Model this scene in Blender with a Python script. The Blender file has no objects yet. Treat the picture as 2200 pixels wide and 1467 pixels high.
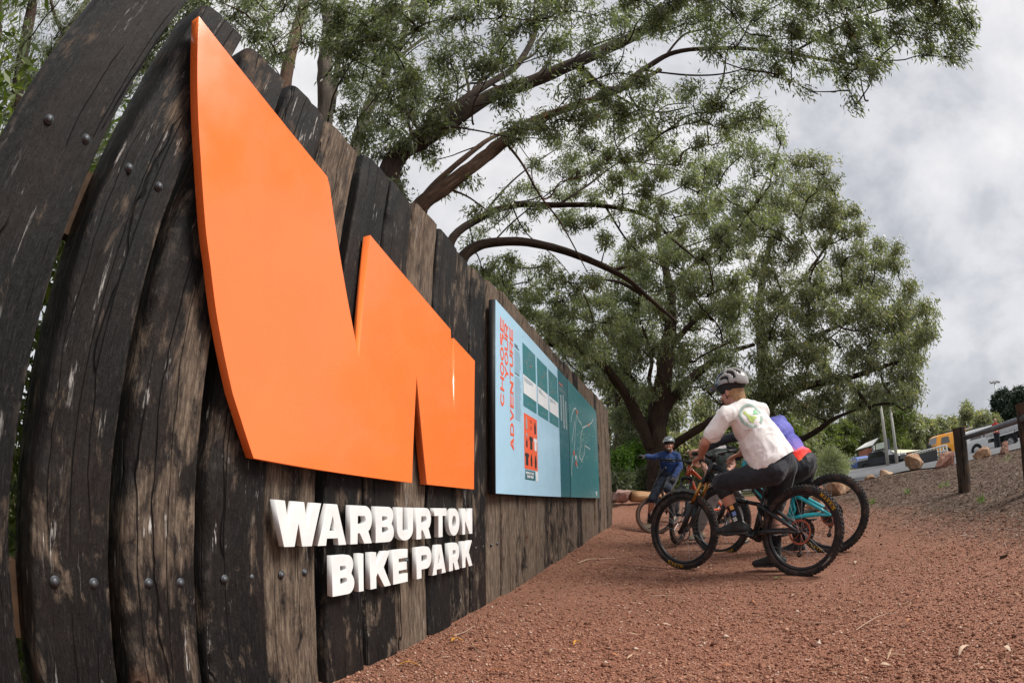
import bpy, bmesh, math, random
import numpy as np
from mathutils import Matrix, Vector, Euler, Quaternion
from mathutils.bvhtree import BVHTree

SC = bpy.context.scene
COL = SC.collection
rnd = random.Random(7)
RNG = np.random.default_rng(11)

# ------------------------------------------------------------------ camera
CAM_H = 0.726
CAM_M = np.array([[0.99994977461306, 0.010022387504516754, 0.0],
                  [0.003242070861012362, -0.3234666415849379, -0.9462340200808115],
                  [-0.009483524019206581, 0.946186495111017, -0.3234828886381882]])
cd = bpy.data.cameras.new('camera')
cam = bpy.data.objects.new('camera', cd)
COL.objects.link(cam)
cd.type = 'PANO'                                   # the photograph was taken with a very wide fisheye lens
cd.panorama_type = 'FISHEYE_LENS_POLYNOMIAL'
cd.sensor_width = 36
cd.fisheye_fov = math.radians(180)
cd.fisheye_polynomial_k0 = 0
cd.fisheye_polynomial_k1 = -5.69018404e-02
cd.fisheye_polynomial_k2 = -6.03879211e-06
cd.fisheye_polynomial_k3 = -2.67524478e-06
cd.fisheye_polynomial_k4 = -3.78260393e-08
cd.clip_start = 0.02
cd.clip_end = 2000
cam.matrix_world = Matrix([list(CAM_M[0]) + [0], list(CAM_M[1]) + [0], list(CAM_M[2]) + [CAM_H], [0, 0, 0, 1]])
SC.camera = cam

# ------------------------------------------------------------------ light
SUN_EL, SUN_AZ = math.radians(50), math.radians(110)      # azimuth clockwise from +Y
world = bpy.data.worlds.new('World')
SC.world = world
world.use_nodes = True
wn, wl_ = world.node_tree.nodes, world.node_tree.links
bg = wn['Background']
sky = wn.new('ShaderNodeTexSky')
sky.sky_type = 'NISHITA'
sky.sun_disc = False
sky.sun_elevation = SUN_EL
sky.sun_rotation = SUN_AZ
sky.air_density = 1.0
sky.dust_density = 3.0
bg.inputs['Strength'].default_value = 0.1
def build_clouds():
    tc = wn.new('ShaderNodeTexCoord')
    mp = wn.new('ShaderNodeMapping'); mp.inputs['Scale'].default_value = (1.0, 1.0, 1.35)
    mp.inputs['Location'].default_value = (0.35, 0.1, 0.2)
    wl_.new(tc.outputs['Generated'], mp.inputs['Vector'])
    n1 = wn.new('ShaderNodeTexNoise'); n1.inputs['Scale'].default_value = 2.6; n1.inputs['Detail'].default_value = 8; n1.inputs['Roughness'].default_value = 0.56
    n1.inputs['Distortion'].default_value = 0.1
    wl_.new(mp.outputs[0], n1.inputs['Vector'])
    cr = wn.new('ShaderNodeValToRGB')
    e = cr.color_ramp.elements
    e[0].position = 0.36; e[0].color = (2.85, 2.97, 3.25, 1)
    e[1].position = 0.62; e[1].color = (5.5, 5.4, 5.45, 1)
    m = e.new(0.48); m.color = (4.35, 4.37, 4.55, 1)
    wl_.new(n1.outputs['Fac'], cr.inputs[0])
    mx = wn.new('ShaderNodeMixRGB'); mx.inputs[0].default_value = 0.94
    wl_.new(sky.outputs[0], mx.inputs[1]); wl_.new(cr.outputs[0], mx.inputs[2])
    wl_.new(mx.outputs[0], bg.inputs['Color'])
build_clouds()
sd = bpy.data.lights.new('sun', 'SUN')
sd.energy = 2.7
sd.angle = math.radians(26)
sd.color = (1.0, 0.96, 0.9)
so = bpy.data.objects.new('sun', sd)
COL.objects.link(so)
sv = Vector((math.sin(SUN_AZ) * math.cos(SUN_EL), math.cos(SUN_AZ) * math.cos(SUN_EL), math.sin(SUN_EL)))
so.rotation_euler = sv.to_track_quat('Z', 'Y').to_euler()
SC.view_settings.view_transform = 'Standard'
SC.view_settings.look = 'None'
SC.view_settings.exposure = 0.78
SC.view_settings.gamma = 1
SC.cycles.max_bounces = 6
SC.cycles.transparent_max_bounces = 6
SC.cycles.use_denoising = True

# ------------------------------------------------------------------ survey helpers (pixel of the photograph + distance -> place in the world)
LF, LQ = 1073.6941666095893, 0.11220344857307712
def ray(px, py):
    dx, dy = px - 1100.0, py - 733.5
    rr = math.hypot(dx, dy) / LF
    s = math.sqrt(LQ)
    th = math.asin(min(rr * s, .9999)) / s
    h = max(math.hypot(dx, dy), 1e-9)
    v = np.array([math.sin(th) * dx / h, -math.sin(th) * dy / h, -math.cos(th)])
    return CAM_M @ v
def P(px, py, d):
    """place seen at a pixel, at horizontal distance d from the camera"""
    r = ray(px, py)
    t = d / math.hypot(r[0], r[1])
    return Vector((r[0] * t, r[1] * t, CAM_H + r[2] * t))
def PR(px, py, d):
    r = ray(px, py)
    return Vector((r[0] * d, r[1] * d, CAM_H + r[2] * d))
WA = math.radians(18)
WD = Vector((math.sin(WA), math.cos(WA), 0))        # direction of the timber wall
WN = Vector((-WD.y, WD.x, 0))                       # away from the path, into the wall
WDIST = 1.133
def wp(s, n, z):
    """point from wall coordinates: s along it, n across (1.133 is its face), z up"""
    return Vector((WD.x * s + WN.x * n, WD.y * s + WN.y * n, z))

# ------------------------------------------------------------------ object helpers
def tag(o, label=None, cat=None, group=None, kind=None):
    if label: o['label'] = label
    if cat: o['category'] = cat
    if group: o['group'] = group
    if kind: o['kind'] = kind
    return o
def empty(name, loc=(0, 0, 0), label=None, cat=None, group=None, rot=None, scale=None):
    o = bpy.data.objects.new(name, None)
    COL.objects.link(o)
    o.empty_display_size = 0.1
    o.location = loc
    if rot is not None: o.rotation_euler = rot
    if scale is not None: o.scale = (scale,) * 3
    return tag(o, label, cat, group)
def link(name, me, mat=None, parent=None, smooth=True):
    o = bpy.data.objects.new(name, me)
    COL.objects.link(o)
    if mat is not None:
        for m in (mat if isinstance(mat, (list, tuple)) else [mat]): me.materials.append(m)
    if smooth and len(me.polygons):
        me.polygons.foreach_set('use_smooth', np.ones(len(me.polygons), bool))
    if parent is not None: o.parent = parent
    return o

class MB:
    """collects vertices and faces of one mesh"""
    def __init__(s): s.v = []; s.f = []; s.m = []
    def add(s, vs, fs, m=0):
        b = len(s.v)
        s.v.extend([tuple(v) for v in vs]); s.f.extend([tuple(i + b for i in f) for f in fs]); s.m.extend([m] * len(fs))
        return s
    def box(s, c, size, rot=None, m=0):
        hx, hy, hz = [x / 2 for x in size]
        vs = [Vector((x, y, z)) for x in (-hx, hx) for y in (-hy, hy) for z in (-hz, hz)]
        if rot is not None: vs = [rot @ v for v in vs]
        c = Vector(c)
        return s.add([v + c for v in vs], [(0, 1, 3, 2), (4, 6, 7, 5), (0, 4, 5, 1), (2, 3, 7, 6), (0, 2, 6, 4), (1, 5, 7, 3)], m)
    def tube(s, pts, rad, n=10, cap=True, m=0, flat=1.0):
        pts = [Vector(p) for p in pts]
        if not isinstance(rad, (list, tuple, np.ndarray)): rad = [rad] * len(pts)
        vs = []; fs = []
        up = None
        for i, p in enumerate(pts):
            t = (pts[min(i + 1, len(pts) - 1)] - pts[max(i - 1, 0)])
            if t.length < 1e-9: t = Vector((0, 0, 1))
            t.normalize()
            if up is None:
                up = Vector((0, 0, 1)) if abs(t.z) < .9 else Vector((1, 0, 0))
            a = (up - t * up.dot(t)); a.normalize(); up = a
            b = t.cross(a)
            for k in range(n):
                an = 2 * math.pi * k / n
                vs.append(p + (a * math.cos(an) + b * math.sin(an) * flat) * rad[i])
        for i in range(len(pts) - 1):
            for k in range(n):
                k2 = (k + 1) % n
                fs.append((i * n + k, i * n + k2, (i + 1) * n + k2, (i + 1) * n + k))
        if cap:
            fs.append(tuple(range(n - 1, -1, -1))); fs.append(tuple((len(pts) - 1) * n + k for k in range(n)))
        return s.add(vs, fs, m)
    def lathe(s, prof, n=24, mtx=None, m=0, closed=False):
        """prof: (radius, height) list turned about z"""
        vs = []; fs = []
        L = len(prof)
        for k in range(n):
            an = 2 * math.pi * k / n
            for r, h in prof:
                v = Vector((r * math.cos(an), r * math.sin(an), h))
                vs.append(mtx @ v if mtx is not None else v)
        for k in range(n):
            k2 = (k + 1) % n
            for i in range(L if closed else L - 1):
                j = (i + 1) % L
                fs.append((k * L + i, k2 * L + i, k2 * L + j, k * L + j))
        return s.add(vs, fs, m)
    def prism(s, poly, h0, h1, fn, m=0):
        """poly: 2-D outline; fn(x, y, h) -> point"""
        n = len(poly)
        vs = [fn(x, y, h0) for x, y in poly] + [fn(x, y, h1) for x, y in poly]
        fs = [tuple(range(n - 1, -1, -1)), tuple(range(n, 2 * n))]
        fs += [(i, (i + 1) % n, n + (i + 1) % n, n + i) for i in range(n)]
        return s.add(vs, fs, m)
    def build(s, name, mat=None, parent=None, smooth=False, bevel=0, seg=2, fix=True):
        me = bpy.data.meshes.new(name)
        me.from_pydata([tuple(v) for v in s.v], [], s.f)
        me.polygons.foreach_set('material_index', s.m)
        if fix or bevel:
            bm = bmesh.new(); bm.from_mesh(me)
            bmesh.ops.recalc_face_normals(bm, faces=bm.faces)
            if bevel:
                es = [e for e in bm.edges if len(e.link_faces) == 2 and e.calc_face_angle(0) > .5]
                bmesh.ops.bevel(bm, geom=es, offset=bevel, segments=seg, affect='EDGES', clamp_overlap=True)
            bm.to_mesh(me); bm.free()
        o = link(name, me, mat, parent, smooth)
        return o

def np_mesh(name, verts, faces, mat=None, parent=None, smooth=True, attrs=None):
    """fast mesh from arrays; faces (N,k)"""
    me = bpy.data.meshes.new(name)
    verts = np.asarray(verts, np.float32); faces = np.asarray(faces, np.int32)
    me.vertices.add(len(verts)); me.vertices.foreach_set('co', verts.ravel())
    k = faces.shape[1]
    me.loops.add(faces.size); me.loops.foreach_set('vertex_index', faces.ravel())
    me.polygons.add(len(faces)); me.polygons.foreach_set('loop_start', np.arange(0, faces.size, k, dtype=np.int32))
    me.update(calc_edges=True)
    if attrs:
        for an, av in attrs.items():
            a = me.attributes.new(an, 'FLOAT', 'POINT'); a.data.foreach_set('value', np.asarray(av, np.float32))
    return link(name, me, mat, parent, smooth)

def outline_mesh(name, loops, depth, fn, mat=None, parent=None, bevel=0.0):
    """extruded outline with holes (loops[0] outer). filled by a 2-D curve, mapped to the world by fn(x, y, h)"""
    cu = bpy.data.curves.new(name, 'CURVE'); cu.dimensions = '2D'; cu.fill_mode = 'BOTH'
    for lp in loops:
        sp = cu.splines.new('POLY'); sp.points.add(len(lp) - 1)
        for i, (x, y) in enumerate(lp): sp.points[i].co = (x, y, 0, 1)
        sp.use_cyclic_u = True
    cu.extrude = depth / 2
    cu.bevel_depth = bevel; cu.bevel_resolution = 1; cu.offset = -bevel
    tmp = bpy.data.objects.new('tmp', cu)
    COL.objects.link(tmp)
    me = bpy.data.meshes.new_from_object(tmp.evaluated_get(bpy.context.evaluated_depsgraph_get()))
    bpy.data.objects.remove(tmp); bpy.data.curves.remove(cu)
    me.name = name
    me.materials.clear()
    bm = bmesh.new(); bm.from_mesh(me)
    bmesh.ops.remove_doubles(bm, verts=bm.verts, dist=1e-5)
    for v in bm.verts: v.co = fn(v.co.x, v.co.y, v.co.z)
    bmesh.ops.recalc_face_normals(bm, faces=bm.faces)
    bm.to_mesh(me); bm.free()
    return link(name, me, mat, parent, smooth=False)

# ------------------------------------------------------------------ value noise for shaping
class VN:
    def __init__(s, seed):
        s.t = np.random.default_rng(seed).random((64, 64, 64)).astype(np.float32)
    def __call__(s, p):
        p = np.asarray(p, float); i = np.floor(p).astype(int); f = p - i; f = f * f * (3 - 2 * f)
        i0 = i & 63; i1 = (i + 1) & 63
        def g(a, b, c): return s.t[a, b, c]
        x0, y0, z0 = i0[..., 0], i0[..., 1], i0[..., 2]; x1, y1, z1 = i1[..., 0], i1[..., 1], i1[..., 2]
        fx, fy, fz = f[..., 0], f[..., 1], f[..., 2]
        a = g(x0, y0, z0) * (1 - fx) + g(x1, y0, z0) * fx; b = g(x0, y1, z0) * (1 - fx) + g(x1, y1, z0) * fx
        c = g(x0, y0, z1) * (1 - fx) + g(x1, y0, z1) * fx; d = g(x0, y1, z1) * (1 - fx) + g(x1, y1, z1) * fx
        return ((a * (1 - fy) + b * fy) * (1 - fz) + (c * (1 - fy) + d * fy) * fz) * 2 - 1
NZ = VN(3)
def fbm(p, o=3):
    p = np.asarray(p, float); r = 0; a = 1.0
    for k in range(o): r = r + a * NZ(p * (2 ** k) + 17.3 * k); a *= .5
    return r

# ------------------------------------------------------------------ materials
def hexl(r, g, b): 
    f = lambda c: ((c / 255 + .055) / 1.055) ** 2.4 if c > 10 else c / 255 / 12.92
    return (f(r), f(g), f(b), 1)
class NT:
    """small wrapper for node trees"""
    def __init__(s, name, rough=.6, spec=.5, metal=0):
        s.mat = bpy.data.materials.new(name); s.mat.use_nodes = True
        s.n = s.mat.node_tree.nodes; s.l = s.mat.node_tree.links
        s.b = s.n['Principled BSDF']
        s.b.inputs['Roughness'].default_value = rough
        s.b.inputs['Specular IOR Level'].default_value = spec
        s.b.inputs['Metallic'].default_value = metal
    def node(s, t, **kw):
        x = s.n.new('ShaderNode' + t)
        for k, v in kw.items():
            if k in x.inputs: 
                x.inputs[k].default_value = v
            else: setattr(x, k, v)
        return x
    def coord(s, scale=(1, 1, 1), which='Object', loc=None, shift=False):
        tc = s.node('TexCoord'); mp = s.node('Mapping'); mp.inputs['Scale'].default_value = scale
        s.l.new(tc.outputs[which], mp.inputs['Vector'])
        if loc is not None: mp.inputs['Location'].default_value = loc
        out = mp.outputs[0]
        if shift:
            oi = s.node('ObjectInfo'); mul = s.node('Math', operation='MULTIPLY'); mul.inputs[1].default_value = 37.0
            s.l.new(oi.outputs['Random'], mul.inputs[0])
            add = s.node('VectorMath', operation='ADD'); s.l.new(out, add.inputs[0]); s.l.new(mul.outputs[0], add.inputs[1])
            out = add.outputs[0]
        return out
    def noise(s, vec, scale, detail=4, rough=.55, dist=0, out='Fac'):
        x = s.node('TexNoise'); x.inputs['Scale'].default_value = scale; x.inputs['Detail'].default_value = detail
        x.inputs['Roughness'].default_value = rough; x.inputs['Distortion'].default_value = dist
        s.l.new(vec, x.inputs['Vector']); return x.outputs[out]
    def voro(s, vec, scale, feat='F1', out='Distance', rnd_=1.0):
        x = s.node('TexVoronoi'); x.feature = feat; x.inputs['Scale'].default_value = scale; x.inputs['Randomness'].default_value = rnd_
        s.l.new(vec, x.inputs['Vector']); return x.outputs[out]
    def ramp(s, fac, stops, interp='LINEAR'):
        x = s.node('ValToRGB'); x.color_ramp.interpolation = interp; e = x.color_ramp.elements
        while len(e) > 1: e.remove(e[-1])
        for i, (p, c) in enumerate(stops):
            if not isinstance(c, (tuple, list)): c = (c, c, c, 1)
            if len(c) == 3: c = tuple(c) + (1,)
            if i == 0: e[0].position = p; e[0].color = c
            else: q = e.new(p); q.color = c
        s.l.new(fac, x.inputs[0]); return x.outputs[0]
    def mix(s, fac, a, b, mode='MIX'):
        x = s.node('MixRGB', blend_type=mode)
        for i, q in ((0, fac), (1, a), (2, b)):
            if hasattr(q, 'is_output') or isinstance(q, bpy.types.NodeSocket): s.l.new(q, x.inputs[i])
            else:
                if i and not isinstance(q, (tuple, list)): q = (q, q, q, 1)
                if i and len(q) == 3: q = tuple(q) + (1,)
                x.inputs[i].default_value = q
        return x.outputs[0]
    def math(s, op, a, b=0.0):
        x = s.node('Math', operation=op)
        for i, q in ((0, a), (1, b)):
            if isinstance(q, bpy.types.NodeSocket): s.l.new(q, x.inputs[i])
            else: x.inputs[i].default_value = q
        return x.outputs[0]
    def col(s, q):
        if isinstance(q, bpy.types.NodeSocket): s.l.new(q, s.b.inputs['Base Color'])
        else: s.b.inputs['Base Color'].default_value = tuple(q) + ((1,) if len(q) == 3 else ())
        return s
    def bump(s, h, strength=.5, dist=.01, prev=None):
        x = s.node('Bump'); x.inputs['Strength'].default_value = strength; x.inputs['Distance'].default_value = dist
        s.l.new(h, x.inputs['Height'])
        if prev is not None: s.l.new(prev, x.inputs['Normal'])
        s.l.new(x.outputs[0], s.b.inputs['Normal']); return x.outputs[0]
    def roughn(s, q): s.l.new(q, s.b.inputs['Roughness']); return s

def simple(name, col, rough=.5, metal=0, spec=.5, coat=0, var=.12, vs=9, bump=.0, bs=60, bd=.002):
    m = NT(name, rough, spec, metal)
    v = m.coord()
    c = tuple(col[:3])
    lo = tuple(x * (1 - var) for x in c); hi = tuple(min(x * (1 + var), 1) for x in c)
    m.col(m.ramp(m.noise(v, vs, 5), [(.3, lo), (.7, hi)]))
    m.roughn(m.ramp(m.noise(v, vs * 2.3, 4), [(.3, max(rough - .08, .02)), (.7, min(rough + .1, 1))]))
    if bump: m.bump(m.noise(v, bs, 4), bump, bd)
    if coat:
        m.b.inputs['Coat Weight'].default_value = coat; m.b.inputs['Coat Roughness'].default_value = .08
    return m.mat

def m_sleeper():
    m = NT('charred_sleeper_wood', .8, .25)
    oi = m.node('ObjectInfo')
    tone = oi.outputs['Color']                       # how much weathered brown the timber shows
    g = m.coord((1, 1, .10), shift=True)
    w = m.coord((1, 1, .40), shift=True)
    f = m.coord((1, 1, 1), shift=True)
    grain = m.noise(g, 95, 6, .7)
    fine = m.noise(g, 260, 3, .6)
    big = m.noise(w, 5.5, 5, .62, .8)
    patch = m.noise(w, 11, 6, .7, .4)
    sep = m.node('SeparateColor'); m.l.new(tone, sep.inputs[0])
    t = sep.outputs[0]
    # weathered wood colour against char
    brown = m.ramp(grain, [(.3, (.05, .036, .028)), (.5, (.17, .128, .097)), (.68, (.36, .29, .22))])
    tint = m.mix(m.ramp(big, [(.4, 0), (.62, 1)]), brown, (.13, .066, .036), 'MULTIPLY')
    brown = m.mix(.45, brown, m.mix(m.ramp(m.noise(w, 3.5, 3), [(.45, 0), (.65, 1)]), (.17, .15, .13), (.15, .085, .05)), 'OVERLAY')
    char = m.ramp(fine, [(.3, (.0020, .0020, .0022)), (.55, (.0062, .0058, .0060)), (.75, (.030, .026, .025))])
    red = m.ramp(m.noise(w, 4.1, 4), [(.45, 0), (.7, 1)])
    char = m.mix(m.math('MULTIPLY', red, .55), char, m.ramp(grain, [(.3, (.010, .006, .005)), (.7, (.042, .026, .02))]))
    fac = m.math('ADD', m.ramp(patch, [(.32, 0), (.68, 1)]), m.math('SUBTRACT', m.math('MULTIPLY', t, 1.5), .78))
    fac = m.ramp(fac, [(.25, 0), (.62, 1)])
    c = m.mix(fac, char, brown)
    # pale rubbed flecks
    fl = m.noise(g, 34, 5, .75, .3)
    fl2 = m.noise(f, 6.5, 4, .6)
    fleck = m.math('MULTIPLY', m.ramp(fl, [(.60, 0), (.68, 1)]), m.ramp(fl2, [(.50, 0), (.60, 1)]))
    c = m.mix(m.math('MULTIPLY', fleck, m.math('ADD', sep.outputs[1], .15)), c, (.50, .47, .44))
    # edge wear
    geo = m.node('NewGeometry')
    edge = m.ramp(geo.outputs['Pointiness'], [(.52, 0), (.57, 1)])
    c = m.mix(m.math('MULTIPLY', m.math('MULTIPLY', edge, .6), m.ramp(m.noise(f, 25, 4), [(.45, 0), (.6, 1)])), c, (.24, .19, .15))
    # knots
    kv = m.node('TexVoronoi'); kv.inputs['Scale'].default_value = 4.2
    m.l.new(m.coord((1, .4, .55), shift=True), kv.inputs['Vector'])
    kd = kv.outputs['Distance']
    kn = m.ramp(kd, [(.035, 1), (.06, 0)])
    kr = m.ramp(kd, [(.05, 1), (.17, 0)])
    csep = m.node('SeparateColor'); m.l.new(kv.outputs['Color'], csep.inputs[0])
    on = m.math('GREATER_THAN', csep.outputs[0], .72)
    c = m.mix(m.math('MULTIPLY', m.math('MULTIPLY', kr, on), .55), c, (.10, .045, .024))
    c = m.mix(m.math('MULTIPLY', kn, on), c, (.004, .003, .003))
    # drying cracks
    cv = m.node('TexVoronoi'); cv.feature = 'DISTANCE_TO_EDGE'; cv.inputs['Scale'].default_value = 11
    sh_ = m.math('MULTIPLY', m.noise(w, 5, 3), .05)
    ad = m.node('VectorMath', operation='ADD'); m.l.new(m.coord((1, 1, .022), shift=True), ad.inputs[0]); m.l.new(sh_, ad.inputs[1])
    m.l.new(ad.outputs[0], cv.inputs['Vector'])
    cr = m.ramp(cv.outputs['Distance'], [(.0, 1), (.016, 0)])
    crm = m.math('MULTIPLY', cr, m.ramp(m.noise(w, 5, 3), [(.46, 0), (.54, 1)]))
    c = m.mix(m.math('MULTIPLY', crm, .93), c, (.0025, .002, .002))
    m.col(c)
    h = m.math('ADD', m.math('MULTIPLY', grain, .5), m.math('MULTIPLY', fine, .25))
    h = m.math('SUBTRACT', h, m.math('MULTIPLY', crm, 1.6))
    h = m.math('SUBTRACT', h, m.math('MULTIPLY', m.math('MULTIPLY', kn, on), 1.2))
    h = m.math('ADD', h, m.math('MULTIPLY', patch, .5))
    h = m.math('ADD', h, m.math('MULTIPLY', m.noise(m.coord((1, 1, .45), shift=True), 42, 6, .7), .9))
    m.bump(h, 1.0, .008)
    m.roughn(m.ramp(fac, [(0, .66), (1, .9)]))
    return m.mat
# ------------------------------------------------------------------ terrain
def tps_fit(pts):
    p = np.array([(a, b) for a, b, _ in pts]); z = np.array([c for _, _, c in pts])
    def U(r): return np.where(r > 1e-9, r * r * np.log(r + 1e-12), 0)
    n = len(p); K = U(np.linalg.norm(p[:, None] - p[None], axis=2)) + np.eye(n) * .02
    Pm = np.c_[np.ones(n), p]
    A = np.block([[K, Pm], [Pm.T, np.zeros((3, 3))]])
    w = np.linalg.solve(A, np.r_[z, 0, 0, 0])
    def ev(xy):
        xy = np.asarray(xy, float); r = np.linalg.norm(xy[..., None, :] - p, axis=-1)
        return U(r) @ w[:n] + w[n] + xy @ w[n + 1:]
    return ev
_c = []
for s_ in (-3, -1.5, 0, 1, 2, 3, 4, 5.4, 7, 8.2, 9.4):
    for n_, dz in ((1.16, 0), (3.2, .05)):
        q = wp(s_, n_, 0); _c.append((q.x, q.y, .0365 * s_ - .011 + dz))
_c += [(2.08, 3.30, .021), (1.48, 4.30, .078), (2.9, 4.02, .02), (2.7, 8.6, .11), (2.34, 8.8, .17), (2.6, 5.55, .11), (2.65, 4.45, .07),
       (2.05, 3.78, .05), (6.43, 5.13, .139), (5.66, 3.48, .109), (4.6, 4.3, .06), (5.1, 6.2, .2), (10, 9.8, .556), (9.9, 8.45, .455),
       (9.63, 7.16, .507), (10.03, 6.6, .453), (10.15, 11.04, .494), (7.6, 10.5, .52), (10, 12.5, .519), (21.4, 18.1, .55), (24, 18, .42),
       (26, 16.7, .36), (30, 33.5, .7), (40, 44, 1.7), (3.3, 11.6, .70), (2.6, 11.3, .70), (5.5, 12.0, .6), (4.9, 16.3, .7), (1, .6, -.01), (0, -3, -.05), (3, -3, -.03),
       (6, 0, .08), (11, 0, .35), (20, 0, .4), (-6, 2, .1), (-8, 12, .5), (0, 18, .7), (-10, 30, 1.0)]
for k in range(14):
    a = 2 * math.pi * k / 14
    _c.append((150 * math.sin(a), 150 * math.cos(a), 2.0 if math.cos(a - .7) > .2 else 1.0))
_tps = tps_fit(_c)
def Gn(xy): return _tps(xy)
def G(x, y): return float(_tps(np.array([[x, y]]))[0])
def on(x, y, dz=0): return Vector((x, y, G(x, y) + dz))

RED_EDGE = lambda x, y: x - (3.15 + .33 * y)          # > 0 on the mulch bank
def m_ground():
    m = NT('gravel_and_mulch', .92, .2)
    v = m.coord()
    sep = m.node('SeparateXYZ'); m.l.new(v, sep.inputs[0])
    X, Y = sep.outputs[0], sep.outputs[1]
    big = m.noise(v, .9, 5, .6)
    # red crushed rock
    vo = m.node('TexVoronoi'); vo.inputs['Scale'].default_value = 95; m.l.new(v, vo.inputs['Vector'])
    cs = m.node('SeparateColor'); m.l.new(vo.outputs['Color'], cs.inputs[0])
    vo2 = m.node('TexVoronoi'); vo2.inputs['Scale'].default_value = 210; m.l.new(v, vo2.inputs['Vector'])
    red = m.ramp(cs.outputs[0], [(0, (.10, .044, .028)), (.35, (.205, .088, .054)), (.7, (.31, .142, .090)), (.95, (.40, .22, .15)), (1, (.54, .42, .34))])
    dust = m.ramp(m.noise(v, 14, 5, .6), [(.35, (.185, .080, .050)), (.65, (.33, .152, .098))])
    gr = m.mix(m.ramp(vo.outputs['Distance'], [(.3, 0), (.75, .7)]), red, dust)
    gr = m.mix(m.ramp(m.noise(v, 1.7, 4, .6), [(.35, 0), (.7, .55)]), gr, (.34, .165, .112))
    # mulch
    mv = m.node('TexVoronoi'); mv.inputs['Scale'].default_value = 42; mv.feature = 'F1'
    wv = m.coord((1, 1, 1)); m.l.new(wv, mv.inputs['Vector'])
    ms = m.node('SeparateColor'); m.l.new(mv.outputs['Color'], ms.inputs[0])
    mu = m.ramp(ms.outputs[0], [(0, (.048, .029, .020)), (.5, (.122, .079, .056)), (.85, (.18, .132, .104)), (1, (.30, .24, .20))])
    mu = m.mix(m.ramp(m.noise(v, 3.2, 5), [(.4, 0), (.7, .45)]), mu, (.13, .068, .047))
    mu = m.mix(m.ramp(m.noise(v, 1.1, 4), [(.6, 0), (.68, .25)]), mu, (.07, .085, .03))
    # forest floor
    fo = m.ramp(m.noise(v, 6, 6, .7), [(.3, (.035, .032, .016)), (.5, (.075, .07, .03)), (.7, (.12, .13, .045))])
    jit = m.math('MULTIPLY', m.math('SUBTRACT', big, .5), 1.6)
    edge = m.math('ADD', m.math('SUBTRACT', X, m.math('ADD', m.math('MULTIPLY', Y, .33), 3.0)), jit)
    fb = m.ramp(m.math('ADD', m.math('MULTIPLY', edge, .6), .5), [(.15, 0), (.85, 1)])
    far = m.math('ADD', m.math('SUBTRACT', Y, 11.9), jit)
    # right of the log row the red apron keeps going a little
    ff = m.ramp(m.math('ADD', m.math('MULTIPLY', far, .8), .5), [(.2, 0), (.8, 1)])
    n_ = m.math('SUBTRACT', m.math('MULTIPLY', Y, .309), m.math('MULTIPLY', X, .951))
    bw = m.ramp(m.math('ADD', m.math('MULTIPLY', m.math('SUBTRACT', n_, 1.33), 3.0), .5), [(.3, 0), (.7, 1)])
    c = m.mix(fb, gr, mu)
    c = m.mix(ff, c, fo)
    c = m.mix(bw, c, fo)
    m.col(c)
    h = m.math('ADD', m.math('MULTIPLY', m.ramp(vo.outputs['Distance'], [(0, 1), (.7, 0)]), 1.0), m.math('MULTIPLY', m.ramp(vo2.outputs['Distance'], [(0, 1), (.7, 0)]), .45))
    h2 = m.math('MULTIPLY', m.ramp(mv.outputs['Distance'], [(0, 1), (.8, 0)]), 2.2)
    hh = m.mix(fb, h, h2)
    b = m.bump(m.noise(v, 11, 5, .6), .6, .02)
    m.bump(hh, 1.0, .008, prev=b)
    return m.mat
GM = m_ground()
def build_ground():
    rr = np.concatenate([np.geomspace(.25, 14, 170), np.geomspace(14.6, 420, 60)])
    na = 260
    an = np.linspace(0, 2 * np.pi, na, endpoint=False)
    R_, A_ = np.meshgrid(rr, an, indexing='ij')
    xy = np.stack([R_ * np.sin(A_), R_ * np.cos(A_)], -1).reshape(-1, 2)
    z = np.concatenate([Gn(c) for c in np.array_split(xy, 30)])
    far = np.clip((np.linalg.norm(xy, axis=1) - 150) / 100, 0, 1)
    z = z * (1 - far) + 2.0 * far
    rad = np.linalg.norm(xy, axis=1)
    p3 = np.c_[xy * 1.3, np.zeros(len(xy))]
    z = z + fbm(p3, 3) * .009 * np.clip(rad, .2, 1) + fbm(p3 * 6, 2) * .002
    V = np.c_[xy, z]
    V = np.r_[V, [[0, 0, G(0, 0)]]]
    F = []
    nr = len(rr)
    i = np.arange(nr - 1)[:, None] * na; k = np.arange(na)[None]
    k2 = (k + 1) % na
    F = np.stack([i + k, i + na + k, i + na + k2, i + k2], -1).reshape(-1, 4)
    ctr = V[F].mean(1)
    isbank = (RED_EDGE(ctr[:, 0], ctr[:, 1]) > 0) & (ctr[:, 0] > 0) & (ctr[:, 1] > -6) & (np.hypot(ctr[:, 0], ctr[:, 1]) < 17)
    n_ = -ctr[:, 0] * .951 + ctr[:, 1] * .309
    isred = (~isbank) & (ctr[:, 1] < 12) & (n_ < 1.2) & (np.hypot(ctr[:, 0], ctr[:, 1]) < 17)
    for nm, msk in (('gravel_path', isred), ('mulch_bank', isbank), ('ground', ~(isred | isbank))):
        f = F[msk]; u, inv = np.unique(f, return_inverse=True)
        o = np_mesh(nm, V[u], inv.reshape(f.shape), GM)
        tag(o, kind='structure')
    # small disc under the camera
    mb = MB(); mb.add([V[k] for k in range(na)] + [V[-1]], [(na, (k + 1) % na, k) for k in range(na)])
    o = mb.build('gravel_path', GM, fix=False); tag(o, kind='structure')
build_ground()

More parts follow.
